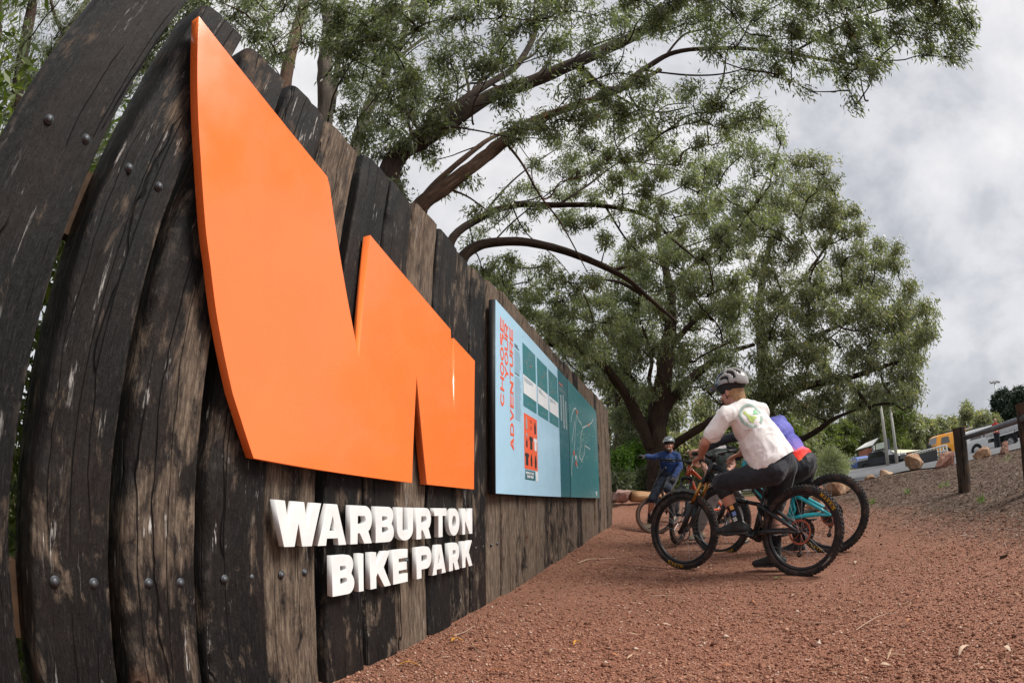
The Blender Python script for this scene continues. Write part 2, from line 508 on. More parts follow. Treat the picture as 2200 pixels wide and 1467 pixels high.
def scatter_stones():
    # loose crushed rock near the camera
    n = 170000
    a = RNG.uniform(math.radians(-32), math.radians(80), n)
    r = 0.55 + 9.5 * RNG.random(n) ** 1.7
    x, y = r * np.sin(a), r * np.cos(a)
    nn = -x * .951 + y * .309
    ok = (nn < 1.12) & (RED_EDGE(x, y) < .4)
    x, y, r = x[ok], y[ok], r[ok]; n = len(x)
    z = np.concatenate([Gn(c) for c in np.array_split(np.c_[x, y], 30)])
    p3 = np.c_[x * 1.3, y * 1.3, np.zeros(n)]
    z = z + fbm(p3, 3) * .009 + fbm(p3 * 6, 2) * .002
    keep = fbm(np.c_[x * .9 + 5, y * .9, np.zeros(n)], 3) + RNG.normal(0, .3, n) > -.5
    x, y, z, r = x[keep], y[keep], z[keep], r[keep]; n = len(x)
    size = RNG.gamma(2.6, .00115, n) * (1 + .10 * r) + .0014
    octa = np.array([[1, 0, 0], [-1, 0, 0], [0, 1, 0], [0, -1, 0], [0, 0, 1], [0, 0, -.4], [.7, .7, .4], [-.7, .6, .5]])
    of = np.array([[6, 4, 0], [4, 6, 2], [2, 6, 0], [7, 4, 2], [7, 2, 1], [4, 7, 1], [4, 1, 3], [4, 3, 0], [0, 3, 5], [3, 1, 5], [1, 2, 5], [2, 0, 5]])
    ang = RNG.uniform(0, 6.28, n)
    sc = RNG.uniform(.55, 1.25, (n, 3)) * size[:, None]; sc[:, 2] *= .75
    V = octa[None] * sc[:, None] * RNG.uniform(.75, 1.2, (n, 8, 1))
    c, s = np.cos(ang)[:, None], np.sin(ang)[:, None]
    X = V[..., 0] * c - V[..., 1] * s; Y = V[..., 0] * s + V[..., 1] * c
    V = np.stack([X + x[:, None], Y + y[:, None], V[..., 2] + z[:, None] + size[:, None] * .18], -1).reshape(-1, 3)
    F = (of[None] + np.arange(n)[:, None, None] * 8).reshape(-1, 3)
    m = NT('crushed_rock', .85, .3)
    at = m.node('Attribute', attribute_name='tone')
    m.col(m.ramp(at.outputs['Fac'], [(0, (.12, .052, .033)), (.35, (.22, .095, .058)), (.75, (.33, .152, .096)), (.95, (.42, .24, .165)), (1, (.56, .44, .36))]))
    o = np_mesh('loose_gravel', V, F, m.mat, smooth=False, attrs={'tone': np.repeat(RNG.random(n), 8)})
    tag(o, 'loose red crushed rock scattered over the path', 'gravel', kind='stuff')
    # bark chips on the bank
    n = 60000
    a = RNG.uniform(math.radians(36), math.radians(66), n); r = 3.6 + 9.5 * RNG.random(n) ** 1.1
    x, y = r * np.sin(a), r * np.cos(a)
    ok = RED_EDGE(x, y) > RNG.normal(.0, .45, n)
    x, y, r = x[ok], y[ok], r[ok]; n = len(x)
    z = np.concatenate([Gn(c) for c in np.array_split(np.c_[x, y], 30)])
    q = np.array([[-1.2, -.15, 0], [1.2, -.1, .1], [1.1, .16, .2], [-1.0, .14, .1]])
    L = (RNG.gamma(4, .0020, n) + .003) * (1 + .05 * r)
    ang = RNG.uniform(0, 6.28, n); tl = RNG.normal(0, .35, n)
    V = q[None] * L[:, None, None]
    V[..., 2] += V[..., 1] * np.tan(tl)[:, None] + V[..., 0] * (RNG.normal(0, .22, n))[:, None]
    c, s = np.cos(ang)[:, None], np.sin(ang)[:, None]
    X = V[..., 0] * c - V[..., 1] * s; Y = V[..., 0] * s + V[..., 1] * c
    V = np.stack([X + x[:, None], Y + y[:, None], V[..., 2] + z[:, None] + .007], -1).reshape(-1, 3)
    m = NT('bark_chips', .9, .2)
    at = m.node('Attribute', attribute_name='tone')
    m.col(m.ramp(at.outputs['Fac'], [(0, (.050, .030, .020)), (.5, (.124, .080, .057)), (.9, (.19, .14, .112)), (1, (.40, .34, .29))]))
    o = np_mesh('bark_mulch', V, np.arange(n * 4).reshape(-1, 4), m.mat, smooth=False, attrs={'tone': np.repeat(RNG.random(n), 4)})
    tag(o, 'grey brown bark mulch covering the bank', 'mulch', kind='stuff')
scatter_stones()

# ------------------------------------------------------------------ timber wall
SLEEPER = m_sleeper()
BOLT = simple('galvanised_bolt', (.085, .09, .10), .5, .6, var=.3, vs=90)
PINE = simple('treated_pine_rail', (.065, .032, .014), .8, var=.3, vs=20)
EDGES = [.028, .290, .553, .822, 1.085, 1.342, 1.60, 1.845, 2.13, 2.405, 2.665, 2.935, 3.2, 3.48, 3.76, 4.055, 4.3, 4.59, 4.84, 5.1, 5.365, 5.67,
         5.91, 6.22, 6.44, 6.74, 6.99, 7.25, 7.52, 7.73, 7.95, 8.23, 8.45, 8.67, 8.92, 9.16, 9.42]
TOPX = [0, .4, .7, .95, 1.2, 1.47, 1.72, 1.98, 2.27, 2.53, 2.8, 3.06, 3.5, 5, 6, 7, 7.8, 9.4]
TOPZ = [2.17, 2.13, 2.14, 2.155, 2.172, 2.197, 2.19, 2.235, 2.227, 2.232, 2.245, 2.275, 2.30, 2.32, 2.38, 2.415, 2.47, 2.48]
# tone: R weathered brown, G pale flecks
TONES = {0: (.17, .4), 1: (.27, .7), 2: (.38, 1.1), 3: (.27, 1.6), 4: (.56, .8), 5: (.22, .7), 6: (.29, .7), 7: (.70, .4), 8: (.23, .7), 9: (.37, .9), 10: (.28, .6), 11: (.84, .3), 12: (.74, .3), 13: (.6, .3)}
GAPS = {0: .0, 1: .052, 2: .05, 3: .035, 4: .012, 5: .035, 6: .03, 7: .018, 8: .03, 9: .025, 10: .03}
wall = empty('timber_sleeper_wall', wp(0, WDIST, -.01), 'long tall wall of upright blackened railway sleepers standing along the red path', 'wall')
WI = Matrix.Translation(-wall.location)
def toW(v): return v - wall.location
SL = []
def build_sleeper(i):
    a, b = EDGES[i], EDGES[i + 1]
    gap = GAPS.get(i, rnd.uniform(.008, .028)); w = b - a - gap
    s0 = a + gap
    top = float(np.interp((a + b) / 2, TOPX, TOPZ)) + (rnd.uniform(-.006, .006))
    bot = .0365 * s0 - .011 - .12
    th = .15; proud = rnd.uniform(-.008, .008) if i > 1 else 0
    rl = {0: .02, 1: .02, 2: .035, 3: .03}.get(i, rnd.uniform(.008, .024)); rr_ = rnd.uniform(.004, .012)
    near = i < 10
    nz = 150 if near else 44
    # section: starts back-left, front side is n = 0 (towards the path), x along wall
    prof = [(0, th), (0, th * .5), (0, rl * 1.6)]
    for k in range(5): 
        t = k / 4 * math.pi / 2; prof.append((rl - rl * math.cos(t), rl - rl * math.sin(t)))
    nf = 14 if near else 6
    for k in range(1, nf): prof.append((rl + (w - rl - rr_) * k / nf, 0))
    for k in range(4):
        t = k / 3 * math.pi / 2; prof.append((w - rr_ + rr_ * math.sin(t), rr_ - rr_ * math.cos(t)))
    prof += [(w, th * .5), (w, th)]
    prof = np.array(prof); np_ = len(prof)
    zt = np.linspace(0, 1, nz)
    slope = rnd.uniform(-.09, .07); crown = rnd.uniform(0, .006)
    X = np.tile(prof[:, 0], (nz, 1)); N = np.tile(prof[:, 1], (nz, 1))
    ztop = top + slope * (prof[:, 0] - w / 2) - crown * ((prof[:, 0] - w / 2) / w * 2) ** 2
    Z = bot + zt[:, None] * (ztop[None] - bot)
    seedv = np.array([i * 7.7, i * 3.1, 0])
    pts = np.stack([X, N, Z], -1)
    lf = fbm(np.stack([X * 2 + i * 7.7, N * 2, Z * 1.7], -1), 3)
    mid = fbm(np.stack([X * 17 + i * 3.3, N * 17, Z * 2.6], -1), 3)
    wav = fbm(np.stack([X * 0 + i * 5.1, N * 0, Z * 2.2], -1), 3)
    fine = fbm(np.stack([X * 60 + i, N * 60, Z * 14], -1), 2)
    # waney left edge: noise pulls the corner in
    wane = np.clip(fbm(np.stack([X * 0 + i * 9.3, N * 0, Z * 3.1], -1), 3) + .15, 0, 1.2) * np.exp(-X / .035) * np.exp(-N / .06)
    front = np.exp(-N / .03)
    X2 = X + wav * .006 + wane * .022
    N2 = N + lf * .004 + mid * .0035 * front + fine * .0012 * front + wane * .028 - proud
    if near:                                   # long drying checks cut into the face
        for _ in range(rnd.randint(2, 4)):
            cx = rnd.uniform(.2, .9) * w; zc = rnd.uniform(.1, 1) * top; ln = rnd.uniform(.3, 1.0)
            path = cx + fbm(np.stack([X * 0 + cx * 99, N * 0, Z * 2.5], -1), 2) * .012
            amp = np.clip(1 - ((Z - zc) / ln) ** 2, 0, 1)
            N2 += .008 * amp * np.exp(-((X - path) / .0065) ** 2) * front
    V = np.stack([s0 + X2, N2, Z], -1).reshape(-1, 3)
    # to world
    V3 = np.stack([WD.x * V[:, 0] + WN.x * (WDIST + V[:, 1]), WD.y * V[:, 0] + WN.y * (WDIST + V[:, 1]), V[:, 2]], -1)
    c0 = wp(s0 + w / 2, WDIST + .06, (top + bot) / 2)
    F = []
    for r in range(nz - 1):
        for k in range(np_ - 1):
            F.append((r * np_ + k, (r + 1) * np_ + k, (r + 1) * np_ + k + 1, r * np_ + k + 1))
        F.append((r * np_ + np_ - 1, (r + 1) * np_ + np_ - 1, (r + 1) * np_, r * np_))
    V3 = np.r_[V3, V3[(nz - 1) * np_:nz * np_]]
    F.append(tuple(nz * np_ + k for k in range(np_ - 1, -1, -1)))
    me = bpy.data.meshes.new('sleeper')
    me.from_pydata((V3 - np.array(wall.location)[None]).tolist(), [], F)
    bm = bmesh.new(); bm.from_mesh(me); bmesh.ops.recalc_face_normals(bm, faces=bm.faces); bm.to_mesh(me); bm.free()
    o = link('sleeper', me, SLEEPER, wall)
    me.polygons[len(F) - 1].use_smooth = False
    t = TONES.get(i)
    if t is None: t = (rnd.choice([.3, .5, .65, .75, .85, .92]), rnd.uniform(.1, .5))
    o.color = (t[0], t[1], 0, 1)
    if i == 2: o['label'] = 'third sleeper from the left, rounded pale edge and grey sawn top'
    if i == 7: o['label'] = 'brown weathered sleeper among blackened ones'
    return o, s0, w, proud
def bolt(parent, s, z, proud, r=.0098):
    mb = MB()
    mt = Matrix(((WD.x, 0, -WN.x, 0), (WD.y, 0, -WN.y, 0), (0, 1, 0, 0), (0, 0, 0, 1)))
    prof = [(r * 1.35, 0), (r * 1.35, .0015), (r, .002)] + [(r * math.cos(t), .002 + r * .75 * math.sin(t)) for t in np.linspace(.1, math.pi / 2, 6)]
    mb.lathe([(max(a, 1e-5), b) for a, b in prof], 18, mt)
    o = mb.build('bolt', BOLT, parent, smooth=True)
    o.location = toW(wp(s, WDIST - proud - .001, z))
    return o
for i in range(len(EDGES) - 1):
    o, s0, w, pr_ = build_sleeper(i)
    if i == 0: bl, bt = [], [(.121, 1.425), (.242, 1.44)]
    elif i == 1: bl, bt = [(.402, .462), (.507, .462)], [(.396, 1.443), (.506, 1.448)]
    elif i == 2: bl, bt = [(.672, .464), (.775, .464)], [(.70, 1.45)]
    elif i < 12: bl, bt = [(s0 + w * .3, .472), (s0 + w * .76, .474)], []
    else: bl, bt = [], []
    for s_, z_ in bl + bt: bolt(o, s_, z_, pr_)
for z0 in (.27, 1.26):
    mb = MB()
    q = [wp(.1, WDIST + .15, z0), wp(9.4, WDIST + .15, z0 + .3), wp(9.4, WDIST + .20, z0 + .3), wp(.1, WDIST + .20, z0)]
    mb.add([toW(v) for v in q] + [toW(v + Vector((0, 0, .19))) for v in q], [(0, 1, 2, 3), (4, 7, 6, 5), (0, 4, 5, 1), (1, 5, 6, 2), (2, 6, 7, 3), (3, 7, 4, 0)])
    o = mb.build('rail', PINE, wall); o['label'] = 'warm brown treated pine rail behind the sleepers'

# ------------------------------------------------------------------ orange emblem
def adj(pts, n): 
    k = n / WDIST
    return [(s * k, CAM_H + (z - CAM_H) * k) for s, z in pts]
def wall_fn(o, n0):
    return lambda x, y, h: wp(x, n0 - h, y) - o
ORANGE = simple('orange_gloss_paint', (.96, .20, .042), .26, coat=.4, var=.05, vs=3, bump=.03, bs=2.5, bd=.02)
def build_emblem():
    L = [(.339, 1.98), (.402, 1.868), (.467, 1.754), (.528, 1.648), (.576, 1.565), (.625, 1.473), (.676, 1.373), (.718, 1.297), (.775, 1.179), (.835, 1.065), (.878, .984), (.918, .923), (.98, .823)]
    out = L + [(1.904, .821), (1.917, 1.30), (2.043, .822), (2.605, .820), (2.606, 1.569), (2.308, 1.609), (2.334, 1.194), (2.200, 1.675)]
    # notch between the two right strokes, then the main valley
    out = L + [(1.904, .821), (1.917, 1.305), (2.043, .822), (2.605, .820), (2.606, 1.569), (2.306, 1.612), (2.334, 1.194), (2.262, 1.645), (1.449, 1.778), (1.463, 1.262), (1.147, 1.826), (1.121, 1.856), (.339, 1.985)]
    pts = [out[0]]
    for p in out[1:]:
        if math.hypot(p[0] - pts[-1][0], p[1] - pts[-1][1]) > .004: pts.append(p)
    if math.hypot(pts[0][0] - pts[-1][0], pts[0][1] - pts[-1][1]) < .01: pts.pop()
    org = wp(1.5, WDIST, 1.3)
    th = .034
    o = outline_mesh('orange_emblem', [pts], th, lambda x, y, h: wp(x, WDIST - .055 + th / 2 - h, y) - org, ORANGE, None, bevel=.0006)
    o.location = org
    tag(o, 'large glossy orange jagged emblem plate shaped like a torn letter W on the sleeper wall', 'sign')
build_emblem()

# ------------------------------------------------------------------ heavy sans lettering
def arc(cx, cy, rx, ry, a0, a1, n=10):
    return [(cx + rx * math.cos(math.radians(a0 + (a1 - a0) * k / n)), cy + ry * math.sin(math.radians(a0 + (a1 - a0) * k / n))) for k in range(n + 1)]
def glyph(ch, w, h, t, tv=None):
    """outline loops of a heavy capital; w, h size, t stem width, tv width of the horizontals"""
    if tv is None: tv = t * .82
    r = h * .27
    m_ = h * .52
    if ch == 'I': return [[(0, 0), (w, 0), (w, h), (0, h)]]
    if ch == 'L': return [[(0, 0), (w, 0), (w, tv), (t, tv), (t, h), (0, h)]]
    if ch == 'T': return [[(w / 2 - t / 2, 0), (w / 2 + t / 2, 0), (w / 2 + t / 2, h - tv), (w, h - tv), (w, h), (0, h), (0, h - tv), (w / 2 - t / 2, h - tv)]]
    if ch == 'H': return [[(0, 0), (t, 0), (t, h / 2 - tv / 2), (w - t, h / 2 - tv / 2), (w - t, 0), (w, 0), (w, h), (w - t, h), (w - t, h / 2 + tv / 2), (t, h / 2 + tv / 2), (t, h), (0, h)]]
    if ch == 'E': return [[(0, 0), (w, 0), (w, tv), (t, tv), (t, h / 2 - tv * .45), (w * .94, h / 2 - tv * .45), (w * .94, h / 2 + tv * .45), (t, h / 2 + tv * .45), (t, h - tv), (w, h - tv), (w, h), (0, h)]]
    if ch == 'N': return [[(0, 0), (t, 0), (t, h * .52), (w - t, 0), (w, 0), (w, h), (w - t, h), (w - t, h * .48), (t, h), (0, h)]]
    if ch == 'M': return [[(0, 0), (t, 0), (t, h * .55), (w / 2, h * .08), (w - t, h * .55), (w - t, 0), (w, 0), (w, h), (w - t, h), (w / 2, h * .48), (t, h), (0, h)]]
    if ch == 'V': return [[(w / 2 - t * .48, 0), (w / 2 + t * .48, 0), (w, h), (w - t * 1.05, h), (w / 2, h * .3), (t * 1.05, h), (0, h)]]
    if ch == 'X': return [[(0, 0), (t * 1.1, 0), (w / 2, h * .33), (w - t * 1.1, 0), (w, 0), (w * .5 + t * .6, h / 2), (w, h), (w - t * 1.1, h), (w / 2, h * .67), (t * 1.1, h), (0, h), (w * .5 - t * .6, h / 2)]]
    if ch == 'Y': return [[(w / 2 - t / 2, 0), (w / 2 + t / 2, 0), (w / 2 + t / 2, h * .38), (w, h), (w - t * 1.1, h), (w / 2, h * .6), (t * 1.1, h), (0, h), (w / 2 - t / 2, h * .38)]]
    if ch == 'K': return [[(0, 0), (t, 0), (t, h * .32), (t * 1.25, h * .42), (w - t * 1.12, 0), (w, 0), (w * .62 + t * .1, h * .56), (w * .97, h), (w - t * 1.2, h), (t, h * .62), (t, h), (0, h)]]
    if ch == 'A': return [[(0, 0), (t * 1.05, 0), (w * .31, h * .17), (w * .69, h * .17), (w - t * 1.05, 0), (w, 0), (w / 2 + t * .56, h), (w / 2 - t * .56, h)], [(w * .39, h * .35), (w / 2, h * .72), (w * .61, h * .35)]]
    if ch == 'W': return [[(w * .20, 0), (w * .42, 0), (w * .5, h * .52), (w * .58, 0), (w * .80, 0), (w, h), (w * .80, h), (w * .70, h * .42), (w * .61, h), (w * .39, h), (w * .30, h * .42), (w * .20, h), (0, h)]]
    if ch in 'PR':
        b = h * (.40 if ch == 'P' else .40)
        o = [(0, 0), (t, 0), (t, b - tv * .45)]
        if ch == 'R': o += [(w * .42, b - tv * .45), (w - t * 1.12, 0), (w, 0), (w * .80, b - tv * .1)]
        else: o += [(w * .6, b - tv * .45)]
        ry = (h - b + tv * .45) / 2; cy = h - ry
        o += arc(w - ry * .9, cy, ry * .9, ry, -60 if ch == 'R' else -90, 90, 10)
        o += [(0, h)]
        hy0, hy1 = b + tv * .45, h - tv
        rr = (hy1 - hy0) / 2
        return [o, [(t, hy0), (t, hy1)] + arc(w - t * .95 - rr * .7, (hy0 + hy1) / 2, rr * .7, rr, 90, -90, 6)]
    if ch == 'B':
        o = [(0, 0)] + arc(w - h * .27, h * .27, h * .27, h * .27, -90, 40, 8) + [(w * .86, h * .52)] + arc(w - h * .29, h * .75, h * .25, h * .25, -20, 90, 8) + [(0, h)]
        return [o, [(t, tv), (t, h * .43)] + arc(w - t * 1.0 - h * .08, (tv + h * .43) / 2, h * .09, (h * .43 - tv) / 2, 90, -90, 6),
                [(t, h * .60), (t, h - tv)] + arc(w - t * 1.1 - h * .08, (h * .60 + h - tv) / 2, h * .08, (h - tv - h * .60) / 2, 90, -90, 6)]
    if ch == 'D':
        return [[(0, 0)] + arc(w - h * .42, h / 2, h * .42, h / 2, -90, 90, 14) + [(0, h)], [(t, tv), (t, h - tv)] + arc(w - t - h * .25, h / 2, h * .25, h / 2 - tv, 90, -90, 10)]
    if ch == 'O':
        return [arc(w / 2, h / 2, w / 2, h / 2, 0, 354, 30), arc(w / 2, h / 2, w / 2 - t, h / 2 - tv, 0, 354, 30)]
    if ch == 'U':
        o = [(0, h), (0, h * .34)] + arc(w / 2, h * .34, w / 2, h * .34, 180, 360, 16)[1:] + [(w, h), (w - t, h), (w - t, h * .34)] + arc(w / 2, h * .34, w / 2 - t, h * .34 - tv, 360, 180, 12)[1:] + [(t, h)]
        return [o]
    if ch == 'C':
        o = arc(w / 2, h / 2, w / 2, h / 2, 38, 322, 26) + arc(w / 2, h / 2, w / 2 - t, h / 2 - tv, 322 + 8, 38 - 8, 22)
        return [o]
    if ch == 'S':
        cl = arc(w / 2, h * .735, w / 2 - t / 2, h * .265 - tv / 2, 25, 270, 14) + arc(w / 2, h * .265, w / 2 - t / 2, h * .265 - tv / 2, 90, -155, 14)[1:]
        a, b = [], []
        for i, (x, y) in enumerate(cl):
            x0, y0 = cl[max(i - 1, 0)]; x1, y1 = cl[min(i + 1, len(cl) - 1)]
            dx, dy = x1 - x0, y1 - y0; l = math.hypot(dx, dy) or 1; q = (t * abs(dy) + tv * abs(dx)) / l / 2
            a.append((x - dy / l * q, y + dx / l * q)); b.append((x + dy / l * q, y - dx / l * q))
        return [a + b[::-1]]
    return [[(0, 0), (w, 0), (w, h), (0, h)]]

WHITEP = simple('white_letter_paint', (.76, .76, .75), .5, var=.07, vs=14)
def build_lettering():
    n0 = WDIST - .05; k = n0 / WDIST
    root = empty('raised_lettering', wp(1.8, n0, .5), 'thick white raised capital letters in two rows on the sleepers below the orange emblem', 'sign')
    rows = [('WARBURTON', .563, .712, [(1.117, 1.363), (1.328, 1.513), (1.517, 1.683), (1.687, 1.851), (1.851, 2.017), (2.021, 2.194), (2.200, 2.368), (2.362, 2.532), (2.537, 2.713)]),
            ('BIKEPARK', .373, .524, [(1.408, 1.563), (1.569, 1.624), (1.647, 1.824), (1.818, 1.967), (2.022, 2.198), (2.178, 2.358), (2.365, 2.527), (2.533, 2.711)])]
    th = .022
    for word, z0, z1, sp in rows:
        z0 = CAM_H + (z0 - CAM_H) * k; z1 = CAM_H + (z1 - CAM_H) * k; h = z1 - z0
        for j, (ch, (a, b)) in enumerate(zip(word, sp)):
            a = a * k + .022 * a * k / n0 * .62; b *= k
            lp = glyph(ch, b - a - .002, h, {'I': .05, 'N': .037, 'K': .042, 'A': .043, 'O': .042}.get(ch, .045), .038)
            o = outline_mesh('letter', lp, th, lambda x, y, hh, a=a, z0=z0: wp(a + x, n0 + th / 2 - hh, z0 + y) - root.location, WHITEP, root, bevel=.0008)
            o['label'] = 'white raised letter ' + ch
build_lettering()
# ------------------------------------------------------------------ information panels
def flat_mat(name, col, rough=.35): return simple(name, col, rough, var=.03, coat=.15)
PBLUE = flat_mat('pale_blue_print', (.40, .62, .78))
PTEAL = flat_mat('dark_teal_print', (.026, .135, .165))
PTEAL2 = flat_mat('map_teal_print', (.045, .20, .225))
PBLACK = simple('black_panel_edge', (.008, .008, .009), .6)
PRED = flat_mat('coral_print', (.84, .13, .055))
PWHITE = flat_mat('white_print', (.74, .76, .78))
PINK_ = flat_mat('ink_print', (.02, .03, .035))
PTXT = flat_mat('grey_blue_text', (.16, .28, .36))
PGREY = flat_mat('grey_print', (.35, .37, .38))
PN = WDIST - .06
PK = PN / WDIST
def sz(s, z): return (s * PK, CAM_H + (z - CAM_H) * PK)
def onwall(px, py, n=PN):
    r = Vector(ray(px, py)); t = n / r.dot(WN); return (r.dot(WD) * t, CAM_H + r.z * t)
def rect(a, b, c, d): return [(a, c), (b, c), (b, d), (a, d)]
def ink(name, loops, lvl, mat, parent, org, label=None):
    h = .0016 * lvl
    o = outline_mesh(name, loops, .001, lambda x, y, hh: wp(x, PN - h - hh, y) - org, mat, parent)
    if label: o['label'] = label
    return o
def ribbons(name, lines, wid, lvl, mat, parent, org):
    mb = MB()
    for ln in lines:
        for (x0, y0), (x1, y1) in zip(ln[:-1], ln[1:]):
            dx, dy = x1 - x0, y1 - y0; l = math.hypot(dx, dy)
            if l < 1e-6: continue
            a, b = -dy / l * wid / 2, dx / l * wid / 2
            h = PN - .0016 * lvl
            mb.add([wp(x0 + a, h, y0 + b) - org, wp(x1 + a, h, y1 + b) - org, wp(x1 - a, h, y1 - b) - org, wp(x0 - a, h, y0 - b) - org], [(0, 1, 2, 3)])
    return mb.build(name, mat, parent, fix=False)
def ribbons_each(name, lines, *a):
    return [ribbons(name, [l], *a) for l in lines]
def textrun(mbn, word, x, y, size, parent, org, mat, lvl, aspect=.62, vertical=False, t=.24):
    """row of heavy capitals as one printed mesh; vertical runs read upwards"""
    obs = []
    pen = 0
    for ch in word:
        if ch == ' ': pen += size * aspect * .5; continue
        w = size * aspect * (1.35 if ch in 'WM' else .45 if ch == 'I' else 1)
        lp = glyph(ch, w, size, size * t, size * t * .8)
        if vertical: lp = [[(x - py_, y + pen + px_) for px_, py_ in l] for l in lp]
        else: lp = [[(x + pen + px_, y + py_) for px_, py_ in l] for l in lp]
        obs.append(ink(mbn, lp, lvl, mat, parent, org))
        pen += w * 1.1
    return pen, obs
def join(obs, name):
    """merge a few freshly made meshes of one parent into one"""
    bm = bmesh.new()
    for o in obs: bm.from_mesh(o.data)
    me = bpy.data.meshes.new(name); bm.to_mesh(me); bm.free()
    for m in obs[0].data.materials: me.materials.append(m)
    p = obs[0].parent
    for o in obs:
        d = o.data; bpy.data.objects.remove(o); bpy.data.meshes.remove(d)
    return link(name, me, None, p, smooth=False)
def panel_board(root, loops, mats):
    org = root.location
    b = outline_mesh('backing_board', loops, .046, lambda x, y, hh: wp(x, PN + .0245 - hh, y) - org, PBLACK, root)
    return b
def build_panels():
    x0, z0 = sz(3.105, .808); x1, z1 = sz(5.535, 2.18); xm, _ = sz(5.04, 1)
    org = wp(x0, PN, z0)
    r1 = empty('trail_guide_panel', org, 'pale blue information panel with red sideways heading and three map cards', 'information panel')
    panel_board(r1, [rect(x0, x1, z0, z1)], None)
    ink('blue_face', [rect(x0 + .002, xm, z0 + .002, z1 - .002)], 1, PBLUE, r1, org)
    ink('teal_column', [rect(xm, x1 - .002, z0 + .002, z1 - .002)], 1, PTEAL, r1, org)
    # heading, reading upwards, ends aligned at the top
    heads = [('CHOOSE', 3.284, 1.425, 2.08, .080), ('YOUR', 3.380, 1.64, 2.07, .080), ('ADVENTURE', 3.500, 1.135, 2.075, .082)]
    for word, s, a, b, cap in heads:
        s, a = sz(s, a); _, b = sz(0, b); cap *= PK
        n = len(word); wI = (b - a) / (n + (n - 1) * .10)
        obs = []
        for j, ch in enumerate(word):
            y = a + j * wI * 1.10
            lp = glyph(ch, wI, cap, cap * .25, cap * .19)
            lp = [[(s - v, y + u) for u, v in l] for l in lp]
            obs.append(ink('heading_line', lp, 2, PRED, r1, org))
        o = join(obs, 'heading_line'); o['label'] = 'coral red sideways word ' + word
    # small copy
    lines = []
    for k in range(34):
        z = 1.93 - k * .0165
        if k in (11, 12): continue
        a, zz = sz(3.54, z); b, _ = sz(3.54 + rnd.uniform(.12, .165), z)
        lines.append([(a, zz), (b, zz)])
    ribbons('small_print', lines, .0045, 2, PTXT, r1, org)
    a, zz = sz(3.54, 1.96); b, _ = sz(3.66, 1.96); c, z2 = sz(3.54, 1.745); d, _ = sz(3.66, 1.745)
    ribbons_each('small_heading', [[(a, zz), (b, zz)], [(a, zz + .016), (b - .03, zz + .016)], [(c, z2), (d, z2)]], .009, 2, PINK_, r1, org)
    for n_, (a, b) in enumerate([(3.757, 4.15), (4.20, 4.574), (4.62, 5.012)]):
        A, Z0 = sz(a, 1.525); B, Z1 = sz(b, 2.06); _, w0 = sz(0, 1.63); _, w1 = sz(0, 1.787)
        card = ink('map_card', [rect(A, B, Z0, Z1)], 2, PTEAL2, r1, org)
        e = org
        ink('white_band', [rect(A, B, w0, w1)], 3, PWHITE, card, e)
        rr = random.Random(n_ + 3); ls = []
        for k in range(5):
            x, y = rr.uniform(A + .05, B - .1), rr.uniform(w1 + .05, Z1 - .05); ln = [(x, y)]
            for _ in range(7):
                x = min(max(x + rr.uniform(-.05, .055), A + .02), B - .02); y = min(max(y + rr.uniform(-.05, .05), w1 + .02), Z1 - .02); ln.append((x, y))
            ls.append(ln)
        ribbons_each('route_line', ls, .003, 3, PGREY, card, e)
        ls = [[(A + .02, w1 - .02 - q * .012), (A + .02 + rr.uniform(.1, .26), w1 - .02 - q * .012)] for q in range(3)]
        ribbons('card_text', ls, .004, 4, PTXT, card, e)
        x, y = rr.uniform(A + .06, A + .2), rr.uniform(w1 + .06, w1 + .2)
        ink('marker', [rect(x, x + .014, y, y + .014)], 4, PRED, card, e)
        lx = [[(A + .1, Z0 + .03), (A + .17, Z0 + .05), (A + .24, Z0 + .04), (A + .3, Z0 + .055)]]
        ribbons('hill_line', lx, .003, 3, PGREY, card, e)
    # poster with clothing
    A, Z0 = sz(3.765, 1.022); B, Z1 = sz(4.153, 1.47)
    post = ink('poster', [rect(A, B, Z0, Z1)], 2, PRED, r1, org); post['label'] = 'orange poster with rows of dark shirts'
    W_, H_ = B - A, Z1 - Z0
    tee = [(-.5, .3), (-.3, .5), (-.12, .5), (0, .42), (.12, .5), (.3, .5), (.5, .3), (.38, .18), (.28, .26), (.28, -.5), (-.28, -.5), (-.28, .26), (-.38, .18)]
    bag = [(-.25, -.5), (.25, -.5), (.3, .1), (.15, .35), (.1, .5), (-.1, .5), (-.15, .35), (-.3, .1)]
    sock = [(-.2, .5), (.15, .5), (.15, -.1), (.45, -.4), (.3, -.5), (-.1, -.25)]
    items = [(.17, .83, .17, .22, bag, PGREY), (.5, .90, .12, .06, sock, PINK_), (.5, .78, .12, .06, sock, PINK_), (.83, .82, .2, .23, bag, PINK_),
             (.17, .62, .13, .09, bag, PGREY), (.17, .47, .15, .15, bag, PINK_), (.5, .5, .26, .24, tee, PINK_), (.83, .5, .26, .24, tee, PWHITE),
             (.17, .18, .26, .22, tee, PINK_), (.5, .18, .18, .22, bag, PINK_), (.83, .17, .2, .24, bag, PINK_)]
    for cx, cy, w, h, sh, mt in items:
        ink('garment', [[(A + cx * W_ + x * w * W_ * 1.15, Z0 + cy * H_ + y * h * H_) for x, y in sh]], 3, mt, post, org)
    a, b0 = sz(3.78, .937); b, b1 = sz(4.075, 1.014)
    blk = ink('poster_footer', [rect(a, b, b0, b1)], 2, PTEAL, r1, org)
    _, o1 = textrun('footer_text', 'MERCH STORE', a + .012, b1 - .032, .02, blk, org, PWHITE, 3, .95)
    o = join(o1, 'footer_text')
    _, o1 = textrun('footer_text', 'SHOP NOW', a + .04, b0 + .012, .022, blk, org, PWHITE, 3, .95)
    o = join(o1, 'footer_text')
    a, b0 = sz(4.09, .935); b, b1 = sz(4.16, 1.02)
